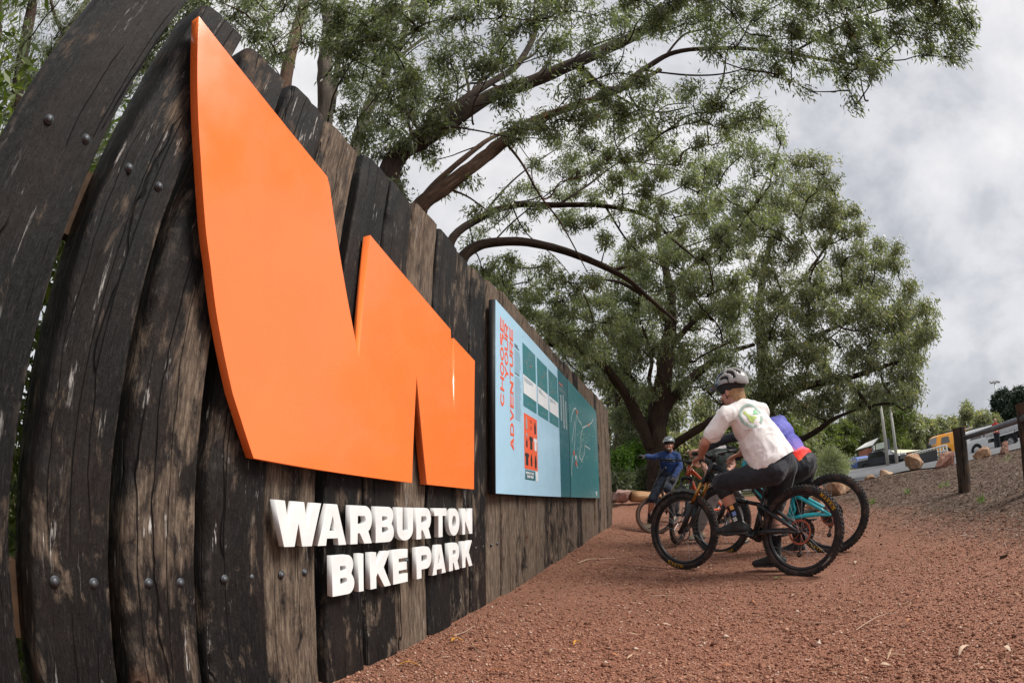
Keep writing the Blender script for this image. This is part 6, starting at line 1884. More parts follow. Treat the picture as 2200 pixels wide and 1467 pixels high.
class Wood:
    def __init__(s, seed=0): s.V = []; s.F = []; s.A = []; s.L = []; s.n = 0; s.samples = []; s.seed = seed
    def limb(s, pts, rad, sides=12, rough=.10, wig=.0, sub=6, keep=True):
        P_ = smooth_path(pts, sub); m = len(P_)
        R_ = np.interp(np.linspace(0, 1, m), np.linspace(0, 1, len(rad)), rad)
        seg = np.r_[0, np.cumsum(np.linalg.norm(np.diff(P_, axis=0), axis=1))]
        if wig: P_ = P_ + np.stack([fbm(np.stack([seg * 1.3 + 9 * k + s.seed, seg * 0, seg * 0 + s.n * .01], -1), 2) for k in range(3)], -1) * wig
        T = np.gradient(P_, axis=0); T /= np.linalg.norm(T, axis=1)[:, None] + 1e-9
        up = np.array([0, 0, 1.]) if abs(T[0][2]) < .9 else np.array([1., 0, 0])
        ang = np.linspace(0, 2 * np.pi, sides, endpoint=False)
        V = np.empty((m, sides, 3)); 
        for i in range(m):
            a = up - T[i] * up.dot(T[i]); a /= np.linalg.norm(a) + 1e-9; up = a; b = np.cross(T[i], a)
            V[i] = P_[i] + R_[i] * (np.cos(ang)[:, None] * a + np.sin(ang)[:, None] * b)
        if rough and sides > 5:
            q = np.stack([np.tile(np.cos(ang) * 2.2, (m, 1)) + s.n * .013, np.tile(np.sin(ang) * 2.2, (m, 1)), np.tile(seg[:, None] * 1.6, (1, sides))], -1)
            f = fbm(q, 3)[..., None]
            V = V + (V - P_[:, None]) * f * rough * 1.6
        s.V.append(V.reshape(-1, 3)); b0 = s.n
        i = np.arange(m - 1)[:, None] * sides; k = np.arange(sides)[None]; k2 = (k + 1) % sides
        s.F.append(np.stack([b0 + i + k, b0 + i + k2, b0 + i + sides + k2, b0 + i + sides + k], -1).reshape(-1, 4))
        # bark coordinates: round the limb (mirrored, no seam) and along it
        s.A.append((np.tile(np.abs(ang - np.pi)[None], (m, 1)) * np.maximum(R_[:, None], .02) * 6 + s.n % 97).ravel()); s.L.append(np.tile(seg[:, None], (1, sides)).ravel() + s.n % 31)
        s.n += m * sides
        if keep:
            for q, r in zip(P_[::2], R_[::2]): s.samples.append((q, r))
    def px(s, pts, rad, **k):
        """limb through (pixel x, pixel y, distance) points"""
        s.limb([P(*p) for p in pts], rad, **k)
    def build(s, name, mat, parent):
        V = np.concatenate(s.V) - np.array(parent.location)
        return np_mesh(name, V, np.concatenate(s.F), mat, parent, attrs={'ta': np.concatenate(s.A), 'tl': np.concatenate(s.L)})
def leaves(parent, name, mat, centers, radii, counts, L, Wd, droop=.8, seed=1, tone=(.5, .26), sprig=11, spread=.11, flat=.8, segs=2):
    r = np.random.default_rng(seed)
    Vs, Ts = [], []
    for c, rad, n in zip(centers, radii, counts):
        ns = max(1, int(n / sprig))
        d = r.normal(size=(ns, 3)); d /= np.linalg.norm(d, axis=1)[:, None]
        # uneven outline: lobes
        lob = 1 + .35 * fbm(d * 1.7 + np.array(c) * .7, 2)
        a = d * (r.random(ns) ** .45 * lob)[:, None] * np.array([rad, rad, rad * flat]) + np.array(c)
        out = d
        base = np.repeat(a, sprig, 0); od = np.repeat(out, sprig, 0); m = len(base)
        sd_ = np.repeat(r.normal(size=(ns, 3)), sprig, 0) * .35
        p = base + r.normal(size=(m, 3)) * spread
        dirv = np.array([0, 0, -1.]) * droop + r.normal(size=(m, 3)) * .42 + od * .25 + sd_
        dirv /= np.linalg.norm(dirv, axis=1)[:, None]
        lat = np.cross(dirv, r.normal(size=(m, 3))); lat /= np.linalg.norm(lat, axis=1)[:, None]
        nr = np.cross(dirv, lat)
        ln = (L * r.uniform(.5, 1.5, m))[:, None]; wd = (Wd * r.uniform(.7, 1.25, m))[:, None]
        bend = r.normal(size=(m, 1)) * .18
        v0 = p; v1 = p + dirv * ln * .42 + lat * wd * .5 + nr * ln * bend * .35; v3 = p + dirv * ln * .42 - lat * wd * .5 + nr * ln * bend * .35 + nr * wd * .1; v2 = p + dirv * ln + nr * ln * bend
        Vs.append(np.stack([v0, v1, v2, v3], 1).reshape(-1, 3))
        t = np.repeat(np.clip(r.normal(tone[0], tone[1] * .6, ns), 0, 1), sprig) + r.normal(0, tone[1] * .6, m)
        rare = r.random(m) < .0006
        t = np.clip(t, 0, .984); t[rare] = 1
        Ts.append(np.repeat(t, 4))
    V = np.concatenate(Vs) - np.array(parent.location); F = np.arange(len(V)).reshape(-1, 4)
    return np_mesh(name, V, F, mat, parent, smooth=False, attrs={'tone': np.concatenate(Ts)})
def sample_poly(poly, n, r, dmin):
    xs = [p[0] for p in poly]; ys = [p[1] for p in poly]; out = []; tries = 0
    while len(out) < n and tries < n * 400:
        tries += 1
        x, y = r.uniform(min(xs), max(xs)), r.uniform(min(ys), max(ys))
        if inpoly(poly, x, y) and all((x - a) ** 2 + (y - b) ** 2 > dmin ** 2 for a, b in out): out.append((x, y))
    return out
def grow(tree, wood, regions, L, Wd, leafmat, seed, twig_r=.012, droop=.8, tone=(.5, .26), barkmat=None, sprig=9, spread=.07, sub=6, flat=.72):
    """regions: (polygon in pixels, clumps, (dmin, dmax), clump radius in pixels, leaves per clump).
    every clump hangs on its own branch and splits into smaller tufts"""
    r = random.Random(seed); C_, R_, N_ = [], [], []
    T = [np.array(q) for q, _ in wood.samples]; S = np.array(T)
    sup = []
    for poly, n, (d0, d1), rp, nl in regions:
        for x, y in sample_poly(poly, n, r, rp * .95):
            d = r.uniform(d0, d1); sup.append((np.array(PR(x, y, d)), rp * r.uniform(.75, 1.25) * d / 1075, nl * r.uniform(.75, 1.3)))
    sup.sort(key=lambda s_: np.min(np.linalg.norm(S - s_[0], axis=1)))
    for c, rad, nl in sup:
        A = np.array(T); dist = np.linalg.norm(A - c, axis=1) + np.maximum(0, A[:, 2] - c[2]) * .9
        a = A[int(np.argmin(dist))]; D = np.linalg.norm(c - a)
        hub = c - np.array([0, 0, rad * .35])
        mid = (a + hub) / 2 + np.array([r.uniform(-1, 1), r.uniform(-1, 1), r.uniform(-.2, .9)]) * D * .12
        r0 = twig_r * (1 + min(D, 5) * .7)
        q1 = a * .75 + mid * .25 + np.array([r.uniform(-1, 1), r.uniform(-1, 1), r.uniform(-1, 1)]) * D * .05
        if D > .05:
            wood.limb([a, q1, mid, hub], [r0 * 1.15, r0 * .95, r0 * .75, r0 * .5], sides=7, rough=.08, wig=.07 * min(D, 2.5), sub=4, keep=False)
            for t_ in (.3, .55, .8): T.append(mid * (1 - t_) + hub * t_)
            T.append(mid)
        for k in range(sub):
            v = np.array([r.gauss(0, 1), r.gauss(0, 1), r.gauss(0, 1)]); v /= np.linalg.norm(v); v[2] = v[2] * .6 + .1
            e = c + v * rad * r.uniform(.45, .85); rr = rad * r.uniform(.32, .50)
            C_.append(tuple(e)); R_.append(rr); N_.append(max(9, int(nl / sub * r.uniform(.6, 1.4))))
            s0 = hub * r.uniform(.5, 1) + mid * 0; f_ = r.uniform(.0, .35); s0 = hub * (1 - f_) + mid * f_
            wood.limb([s0, (s0 + e) / 2 + np.array([0, 0, rad * .12]), e], [r0 * .48, r0 * .34, r0 * .14], sides=4, rough=0, wig=.05, sub=3, keep=False)
    wood.build('trunk', barkmat or BARK, tree)
    return leaves(tree, 'crown', leafmat, C_, R_, N_, L, Wd, droop, seed, tone, sprig, spread, flat)
def tree(name, px, py, d, label, group=None):
    return empty(name, P(px, py, d), label, 'tree', group)
GT = 'gum trees behind the timber wall'
def gum_near():
    t = tree('gum_tree', 900, 800, 6.6, 'big near gum tree whose dark limbs sweep right above the timber wall', GT)
    w = Wood(1)
    w.px([(880, 900, 6.6), (865, 640, 6.6), (850, 480, 6.6), (842, 350, 6.6), (930, 290, 6.8), (1050, 208, 7.1), (1160, 168, 7.5), (1290, 112, 7.9), (1380, 66, 8.2), (1470, 0, 8.6), (1560, -70, 9.0)], [.30, .26, .22, .16, .15, .15, .145, .14, .135, .12, .10], sides=18, rough=.12)
    w.px([(850, 345, 6.6), (900, 285, 6.8), (980, 225, 7.1), (1060, 175, 7.4), (1110, 140, 7.6), (1148, 75, 7.8), (1150, 10, 8.0), (1170, -60, 8.3)], [.10, .09, .085, .08, .075, .07, .06, .05], sides=12)
    w.px([(1110, 140, 7.6), (1090, 60, 7.9), (1080, -20, 8.2)], [.03, .025, .02], sides=8)
    w.px([(1235, 140, 7.8), (1300, 190, 8.3), (1345, 180, 8.7), (1385, 148, 9.0), (1450, 113, 9.2), (1550, 104, 9.4), (1660, 110, 9.7), (1780, 130, 10.0), (1880, 145, 10.3)], [.08, .08, .078, .075, .068, .062, .055, .042, .012], sides=12)
    w.px([(1385, 152, 9.0), (1480, 162, 9.1), (1560, 158, 9.2), (1640, 135, 9.4)], [.028, .024, .02, .01], sides=8)
    w.px([(1430, 120, 9.15), (1470, 75, 9.3), (1520, 60, 9.5), (1575, 25, 9.7), (1600, -30, 9.9)], [.034, .03, .028, .022, .015], sides=8)
    w.px([(1530, 104, 9.35), (1580, 60, 9.5), (1640, 20, 9.7), (1690, -30, 9.9)], [.024, .02, .016, .01], sides=8)
    w.px([(1700, 115, 9.8), (1800, 60, 10.2), (1900, 20, 10.5), (2000, 15, 10.8), (2080, 50, 11.0)], [.034, .028, .02, .014, .006], sides=8)
    w.px([(1780, 130, 10.0), (1830, 180, 10.0), (1850, 215, 9.9)], [.012, .009, .005], sides=6)
    for k, (x0, y0, d0) in enumerate([(880, 320, 6.8), (930, 285, 6.9), (1000, 240, 7.0), (1080, 195, 7.2), (1150, 170, 7.5), (1230, 140, 7.7), (900, 285, 6.9), (980, 225, 7.1), (1120, 130, 7.6), (1340, 90, 8.0), (1420, 35, 8.4)]):
        q_ = random.Random(500 + k); x, y, d = x0, y0, d0; pts = [(x, y, d)]; an = q_.uniform(-1.5, -.5) if k % 3 else q_.uniform(-2.6, -1.8)
        for _ in range(6):
            an += q_.uniform(-.55, .55); x += math.cos(an) * q_.uniform(28, 52); y += math.sin(an) * q_.uniform(22, 46); d += q_.uniform(.05, .35); pts.append((x, y, d))
        w.px(pts, [.034, .03, .026, .021, .016, .011, .005], sides=7, wig=.05)
    w.px([(1240, 130, 7.8), (1300, 190, 8.1), (1400, 240, 8.5), (1480, 230, 8.8)], [.045, .035, .025, .012], sides=8)
    reg = [([(720, 0), (1400, -60), (1430, 40), (1300, 90), (1120, 130), (900, 230), (760, 320), (720, 200)], 52, (8.4, 12), 40, 560),
           ([(1060, 180), (1380, 110), (1420, 240), (1500, 300), (1330, 330), (1120, 300)], 18, (8.8, 11), 36, 440),
           ([(1400, -70), (2000, -70), (2040, 30), (1900, 100), (1700, 90), (1500, 80), (1400, 50)], 44, (9.4, 12), 38, 560),
           ([(1500, 100), (1900, 110), (1880, 165), (1700, 165), (1530, 185)], 12, (9.2, 11), 32, 330),
           ([(1480, 180), (1660, 180), (1620, 270), (1500, 300)], 7, (9.5, 11), 34, 360),
           ([(1990, -60), (2090, -20), (2110, 50), (2060, 120), (1960, 120), (1970, 50)], 12, (10, 11), 28, 330),
           ([(1830, 195), (1870, 210), (1850, 240), (1820, 236)], 2, (9.6, 10), 18, 90),
           ([(1660, 175), (1760, 180), (1740, 215), (1670, 210)], 2, (9.4, 10), 22, 120),
           ([(760, 330), (900, 250), (1000, 260), (900, 330), (850, 430), (800, 400)], 9, (7.6, 10), 36, 360)]
    grow(t, w, reg, .125, .030, LEAF, 21, .010, tone=(.48, .27), spread=.08)
gum_near()
def gum_brown():
    t = tree('gum_tree', 930, 800, 7.4, 'gum tree with a peeling orange brown leaning trunk just above the wall', GT)
    w = Wood(2)
    w.px([(905, 900, 7.2), (890, 640, 7.2), (885, 520, 7.2), (905, 445, 7.2), (960, 400, 7.4), (1030, 347, 7.7), (1085, 302, 8.0), (1130, 266, 8.3), (1240, 225, 8.8), (1330, 195, 9.2), (1420, 150, 9.6)], [.26, .22, .18, .14, .13, .125, .12, .10, .085, .07, .05], sides=18, rough=.2)
    w.px([(900, 440, 7.3), (930, 400, 7.6), (985, 350, 8.0), (1050, 300, 8.5), (1100, 280, 8.9)], [.07, .065, .06, .05, .03], sides=10)
    w.px([(1085, 305, 8.0), (1120, 350, 8.2), (1160, 420, 8.4), (1205, 480, 8.6), (1262, 585, 8.9)], [.03, .026, .022, .018, .008], sides=8)
    w.px([(940, 400, 7.4), (1000, 420, 7.8), (1050, 455, 8.2)], [.025, .02, .01], sides=8)
    reg = [([(1080, 290), (1400, 210), (1560, 200), (1560, 330), (1400, 380), (1200, 380), (1080, 350)], 26, (10, 13.5), 34, 460),
           ([(930, 330), (1080, 380), (1130, 480), (1030, 470), (950, 460)], 6, (9, 12), 30, 220)]
    grow(t, w, reg, .115, .028, LEAF, 22, .010, tone=(.55, .26), barkmat=BARKB)
gum_brown()
def gum_arch():
    t = tree('gum_tree', 1010, 900, 10.5, 'gum tree with two long limbs arching low to the right over the panels', GT)
    w = Wood(3)
    w.px([(1000, 1000, 9.6), (975, 800, 9.6), (960, 640, 9.6), (968, 520, 9.6), (1030, 470, 9.9), (1100, 442, 10.2), (1200, 440, 10.6), (1300, 443, 11), (1390, 465, 11.5), (1440, 510, 12), (1500, 560, 12.5)], [.26, .22, .18, .10, .085, .08, .075, .065, .05, .04, .02], sides=12)
    w.px([(985, 900, 9.2), (980, 700, 9.2), (985, 590, 9.2), (1002, 545, 9.2), (1050, 522, 9.4), (1120, 520, 9.7), (1200, 535, 10.1), (1290, 570, 10.5), (1350, 602, 10.9), (1400, 645, 11.2), (1452, 690, 11.5)], [.24, .2, .16, .12, .11, .10, .09, .08, .06, .05, .03], sides=12)
    w.px([(1320, 580, 10.7), (1350, 572, 10.8), (1378, 578, 10.9)], [.05, .045, .03], sides=8)
    w.px([(1200, 440, 10.6), (1260, 400, 11), (1330, 350, 11.5), (1420, 320, 12)], [.035, .03, .022, .01], sides=8)
    w.px([(1300, 443, 11), (1350, 520, 11.6), (1400, 560, 12.2), (1480, 600, 12.8)], [.03, .025, .02, .01], sides=8)
    w.px([(1030, 470, 9.9), (1090, 400, 10.3), (1150, 350, 10.8), (1230, 300, 11.5)], [.03, .025, .02, .01], sides=8)
    w.px([(1060, 520, 9.5), (1110, 470, 9.8), (1200, 400, 10.3), (1300, 330, 11)], [.022, .018, .014, .008], sides=6)
    w.px([(1100, 442, 10.2), (1130, 500, 10.4), (1200, 560, 10.7), (1260, 640, 11)], [.02, .016, .012, .008], sides=6)
    reg = [([(1130, 400), (1300, 330), (1500, 330), (1560, 420), (1560, 560), (1480, 600), (1300, 520), (1160, 470)], 34, (11.5, 15.5), 32, 500),
           ([(1020, 560), (1120, 550), (1280, 600), (1330, 680), (1300, 760), (1200, 740), (1090, 640)], 26, (11, 15), 31, 520),
           ([(1050, 600), (1160, 640), (1260, 760), (1290, 830), (1240, 800), (1130, 690)], 14, (12, 16), 32, 600),
           ([(980, 420), (1130, 400), (1130, 500), (1010, 520)], 6, (11, 14), 26, 180)]
    grow(t, w, reg, .125, .031, LEAF, 23, .012, tone=(.62, .25), barkmat=BARK)
gum_arch()
def trunks():
    for k, (pts, rad, mat, lab, reg, base) in enumerate([
        ([(560, 1000, 9.5), (585, 500, 9.5), (600, 260, 9.5), (628, 100, 9.7), (655, 0, 10), (672, -90, 10.4)], [.22, .20, .18, .165, .16, .15], BARKB, 'straight gum tree with rusty brown bark behind the tallest pale sleeper', [([(540, -20), (690, -40), (690, 60), (620, 130), (560, 130)], 20, (9, 13), 34, 320), ([(440, 0), (560, -30), (560, 90), (500, 60)], 8, (8, 11), 30, 260)], (590, 800, 9.5)),
        ([(660, 1000, 9), (680, 500, 9), (697, 260, 9), (697, 150, 9.2), (705, 60, 9.5), (692, -50, 9.9)], [.24, .22, .20, .19, .17, .15], BARKG, 'grey brown gum trunk with a dark twin stem, right of the rusty one', [([(700, 20), (800, 0), (830, 60), (790, 120), (720, 110)], 14, (9, 13), 32, 300)], (690, 800, 9)),
        ([(740, 1000, 11.5), (745, 500, 11.5), (762, 320, 11.5), (800, 215, 11.7), (835, 140, 12), (872, 60, 12.4), (900, -40, 13)], [.26, .22, .18, .16, .15, .14, .12], BARKG, 'slanting pale gum trunk partly behind leaves above the dark sleepers', [([(740, 160), (860, 60), (960, 60), (940, 200), (840, 300), (760, 300)], 18, (11, 14), 34, 320)], (760, 800, 11.5)),
    ]):
        t = tree('gum_tree', *base, lab, GT); w = Wood(10 + k); w.px(pts, rad, sides=16, rough=.14)
        if k == 1:
            w.px([(712, 240, 9.1), (724, 150, 9.3), (735, 60, 9.6), (742, -30, 9.9)], [.09, .085, .08, .07], sides=12)
            w.px([(722, 118, 9.4), (780, 128, 9.6), (835, 142, 9.8), (905, 152, 10.1)], [.05, .055, .05, .03], sides=10, rough=.2)
            w.px([(812, 140, 9.7), (803, 95, 9.7), (800, 50, 9.8), (850, 22, 10), (920, 5, 10.2)], [.07, .07, .065, .055, .04], sides=10)
            w.px([(660, 30, 9.4), (640, 40, 9.4), (600, 10, 9.6), (575, -20, 9.8)], [.02, .02, .018, .015], sides=6)
        if k == 2: w.px([(835, 140, 12), (900, 90, 12.2), (960, 50, 12.5), (1020, 40, 13)], [.07, .06, .05, .03], sides=8)
        grow(t, w, reg, .115, .028, LEAF, 40 + k, .010, tone=(.45, .25), barkmat=mat)
    # behind the first sleepers, top left
    t = tree('gum_tree', 60, 900, 8, 'dark gum tree with crooked branches in the top left corner', GT); w = Wood(15)
    w.px([(10, 900, 7.5), (20, 500, 7.5), (30, 380, 7.5), (38, 200, 7.6), (60, 60, 7.9), (80, -40, 8.2)], [.16, .15, .13, .12, .11, .10], sides=14)
    w.px([(40, 170, 7.6), (75, 190, 7.8), (110, 180, 8), (165, 165, 8.2), (215, 125, 8.4), (250, 50, 8.7), (290, -20, 9)], [.05, .05, .055, .05, .045, .04, .03], sides=10)
    w.px([(85, 225, 8), (70, 185, 7.9)], [.04, .04], sides=8); w.px([(165, 165, 8.2), (150, 100, 8.5), (120, 40, 8.8), (105, -20, 9)], [.05, .045, .035, .03], sides=10)
    w.px([(0, 250, 7.8), (45, 240, 7.8), (90, 228, 8)], [.03, .03, .015], sides=8)
    w.px([(-10, 90, 7.6), (-5, 0, 7.8), (10, -60, 8)], [.12, .11, .1], sides=10)
    w.px([(60, 300, 9), (75, 200, 9.3), (120, 100, 9.8), (190, 0, 10.5)], [.08, .08, .07, .06], sides=10)
    reg = [([(-20, -20), (420, -30), (330, 60), (250, 130), (120, 300), (20, 420), (-20, 400)], 30, (7.6, 13), 42, 560), ([(90, 50), (330, 0), (260, 110), (120, 230)], 8, (9, 12), 36, 420), ([(230, 60), (430, -20), (450, 60), (330, 180), (220, 330), (160, 440), (130, 400)], 16, (5.5, 8), 44, 700)]
    grow(t, w, reg, .095, .020, LEAF, 45, .009, tone=(.35, .25))
    # hanging near branch at the very left edge
    t = tree('gum_sapling', 0, 900, 4.6, 'young gum with yellowish leaves at the left edge of the picture', GT); w = Wood(16)
    w.px([(-40, 900, 4.4), (-30, 300, 4.4), (-10, 120, 4.5), (5, 30, 4.6)], [.03, .025, .018, .006], sides=8)
    reg = [([(-20, 0), (12, 0), (18, 130), (10, 200), (-20, 200)], 4, (4.4, 5), 16, 60)]
    grow(t, w, reg, .08, .018, LEAFY, 46, .004, tone=(.45, .25))
trunks()
GR = 'big gum trees beyond the path'
def gum_b():
    t = tree('gum_tree', 1415, 1085, 16, 'massive dark trunked gum tree directly behind the man in blue', GR); w = Wood(4)
    w.px([(1418, 1100, 16), (1416, 1040, 16), (1412, 960, 16), (1412, 900, 16), (1422, 830, 16), (1432, 760, 16.2), (1442, 690, 16.4), (1440, 620, 16.6), (1420, 540, 17), (1410, 460, 17.5)], [.42, .37, .34, .32, .29, .25, .20, .16, .12, .07], sides=20, rough=.16)
    w.px([(1398, 960, 15.9), (1372, 900, 15.6), (1345, 850, 15.3), (1322, 815, 15), (1280, 770, 14.5), (1230, 745, 14)], [.22, .19, .16, .14, .11, .07], sides=12)
    w.px([(1425, 880, 16), (1460, 840, 16.4), (1500, 800, 17), (1560, 760, 17.5), (1620, 740, 18)], [.20, .16, .14, .10, .06], sides=12)
    w.px([(1432, 965, 15.9), (1470, 940, 15.5), (1510, 915, 15.1), (1545, 890, 14.8), (1565, 850, 14.6), (1600, 820, 14.5)], [.14, .12, .11, .10, .08, .05], sides=12)
    w.px([(1430, 760, 16.2), (1480, 700, 16.6), (1530, 660, 17), (1600, 620, 17.5)], [.12, .10, .08, .04], sides=10)
    w.px([(1440, 700, 16.4), (1400, 650, 16), (1340, 610, 15.5), (1290, 600, 15)], [.10, .08, .06, .03], sides=10)
    w.px([(1440, 620, 16.6), (1500, 560, 17), (1560, 500, 17.5), (1620, 440, 18), (1650, 380, 18.5)], [.10, .08, .07, .05, .03], sides=10)
    w.px([(1415, 870, 15.8), (1395, 820, 15.5), (1400, 770, 15.2), (1380, 700, 15)], [.08, .07, .06, .03], sides=8)
    reg = [([(1290, 560), (1450, 520), (1560, 500), (1600, 640), (1560, 760), (1420, 780), (1330, 740)], 42, (14.5, 20), 34, 720),
           ([(1480, 330), (1600, 300), (1680, 360), (1660, 480), (1560, 540), (1480, 480)], 22, (16, 20), 32, 640),
           ([(1260, 740), (1380, 760), (1400, 850), (1330, 830)], 9, (15, 18), 28, 420),
           ([(1440, 780), (1560, 760), (1620, 800), (1560, 870), (1460, 870)], 13, (15.5, 19), 30, 520),
           ([(1540, 230), (1660, 230), (1690, 330), (1560, 330)], 7, (17, 20), 26, 260)]
    grow(t, w, reg, .15, .040, LEAF, 24, .018, droop=.8, tone=(.62, .24), spread=.13)
gum_b()
def gum_b2():
    t = tree('gum_tree', 1345, 1068, 20, 'thick black gum trunk with clinging leaves next to the end of the wall', GR); w = Wood(5)
    w.px([(1345, 1085, 19), (1347, 1000, 19), (1350, 930, 19), (1345, 870, 19), (1330, 820, 18.7), (1300, 790, 18.3), (1240, 760, 17.8), (1170, 730, 17)], [.52, .48, .45, .42, .36, .30, .22, .13], sides=18, rough=.16)
    w.px([(1352, 880, 19), (1345, 800, 18.8), (1330, 720, 18.6), (1310, 640, 18.5)], [.30, .25, .18, .1], sides=12)
    w.px([(1372, 1000, 18.5), (1392, 960, 18), (1400, 930, 17.8)], [.12, .1, .06], sides=8)
    reg = [([(1290, 640), (1400, 620), (1400, 740), (1300, 740)], 14, (16, 20), 32, 480), ([(1300, 880), (1370, 860), (1375, 940), (1320, 950)], 9, (17.5, 18.6), 20, 260),
           ([(1180, 680), (1290, 720), (1310, 800), (1250, 790)], 14, (15, 18), 30, 420)]
    grow(t, w, reg, .15, .038, LEAF, 25, .016, droop=.6, tone=(.5, .24), spread=.10)
gum_b2()
def gum_c():
    t = tree('gum_tree', 1640, 1060, 22, 'spreading gum tree right of centre with a low drooping branch', GR); w = Wood(6)
    w.px([(1640, 1075, 21), (1642, 980, 21), (1643, 900, 21), (1645, 830, 21), (1638, 750, 21), (1632, 670, 21), (1640, 590, 21.5), (1660, 500, 22)], [.45, .40, .36, .32, .26, .20, .14, .08], sides=16, rough=.16)
    w.px([(1650, 870, 21), (1690, 845, 20.5), (1750, 825, 20), (1820, 812, 19.5), (1890, 790, 19), (1930, 775, 18.8)], [.20, .17, .15, .12, .08, .04], sides=10)
    w.px([(1655, 890, 20.8), (1685, 930, 20.2), (1715, 944, 19.8), (1755, 925, 19.4), (1790, 900, 19), (1840, 880, 18.8)], [.16, .14, .13, .11, .08, .03], sides=10)
    w.px([(1645, 800, 21), (1700, 760, 21.3), (1760, 720, 21.6), (1830, 690, 22), (1900, 670, 22.5)], [.15, .13, .10, .07, .04], sides=10)
    w.px([(1640, 700, 21), (1690, 640, 21.5), (1740, 580, 22), (1790, 500, 22.5), (1800, 440, 23)], [.12, .10, .08, .05, .03], sides=10)
    w.px([(1640, 880, 20.8), (1600, 850, 20), (1570, 880, 19), (1520, 900, 18)], [.10, .09, .07, .04], sides=8)
    w.px([(1890, 790, 19), (1900, 830, 18.8), (1930, 860, 18.7)], [.06, .04, .02], sides=8)
    w.px([(1868, 874, 18.8), (1890, 868, 18.8), (1920, 868, 18.7), (1945, 885, 18.6)], [.05, .05, .04, .02], sides=8)
    w.px([(1820, 812, 19.5), (1850, 850, 19), (1870, 880, 18.8)], [.07, .06, .04], sides=8)
    reg = [([(1600, 480), (1700, 400), (1800, 420), (1850, 500), (1850, 600), (1700, 640), (1600, 620)], 32, (19, 25), 31, 760),
           ([(1690, 350), (1760, 345), (1790, 400), (1720, 430)], 6, (21, 25), 27, 520),
           ([(1600, 640), (1850, 600), (1930, 660), (1940, 760), (1800, 800), (1620, 790)], 38, (18, 24), 31, 760),
           ([(1570, 810), (1700, 810), (1860, 810), (1850, 870), (1740, 880), (1600, 900)], 20, (18, 22), 28, 620),
           ([(1860, 530), (1930, 535), (1960, 610), (1900, 640), (1850, 590)], 9, (21, 24), 26, 520),
           ([(1930, 620), (1985, 640), (2000, 700), (1985, 760), (1950, 810), (1920, 770)], 15, (19, 23), 26, 560),
           ([(1900, 790), (1970, 800), (1975, 870), (1920, 870), (1880, 850)], 8, (18, 21), 25, 440),
           ([(1740, 880), (1800, 860), (1850, 890), (1790, 905)], 4, (18.5, 20), 20, 260)]
    grow(t, w, reg, .17, .050, LEAFW, 26, .020, droop=.75, tone=(.46, .26), spread=.15)
gum_c()
# ------------------------------------------------------------------ background vegetation
def bg_tree(name, px, base_y, top_y, d, wpx, label, leafm, seed, group, nl=5200, L=.26, Wd=.075, lean=0, tone=(.5, .28), trunk=.16, crown0=.38, bark=BARKG):
    b = P(px, base_y, d); t = empty(name, b, label, 'tree', group)
    r = random.Random(seed); H_ = P(px, top_y, d).z - b.z; W_ = wpx / 1075 * d * .5
    w = Wood(seed)
    k = Vector((r.uniform(-.4, .4) + lean, r.uniform(-.3, .3), 0)) * (H_ * .08)
    w.limb([b - UP * .4, b + UP * H_ * .25 + k * .4, b + UP * H_ * .55 + k, b + UP * H_ * .85 + k * 1.3], [trunk, trunk * .8, trunk * .5, trunk * .2], sides=9, rough=.1)
    cs, rs, ns = [], [], []
    n = 15
    for i in range(n):
        f = crown0 + (1 - crown0) * (i + .5) / n; a = r.uniform(0, 6.28); rr_ = W_ * math.sin(min(1, (f - crown0) / (1 - crown0) * .9 + .14) * math.pi) ** .6 * r.uniform(.35, .9)
        c = b + UP * H_ * f * .96 + k + Vector((math.cos(a), math.sin(a), 0)) * rr_
        a0 = b + UP * H_ * (f * .55 + .05) + k * .6
        w.limb([a0, (a0 + c) / 2 + UP * .2, c], [trunk * .35, trunk * .22, trunk * .06], sides=5, rough=0, wig=.08, sub=4)
        cs.append(tuple(c)); rs.append(W_ * r.uniform(.28, .5)); ns.append(int(nl / n * r.uniform(.6, 1.4)))
    w.build('trunk', bark, t)
    leaves(t, 'crown', leafm, cs, rs, ns, L, Wd, .55, seed, tone, 10, .24, .75)
    return t
GB = 'smaller trees beyond the car park'
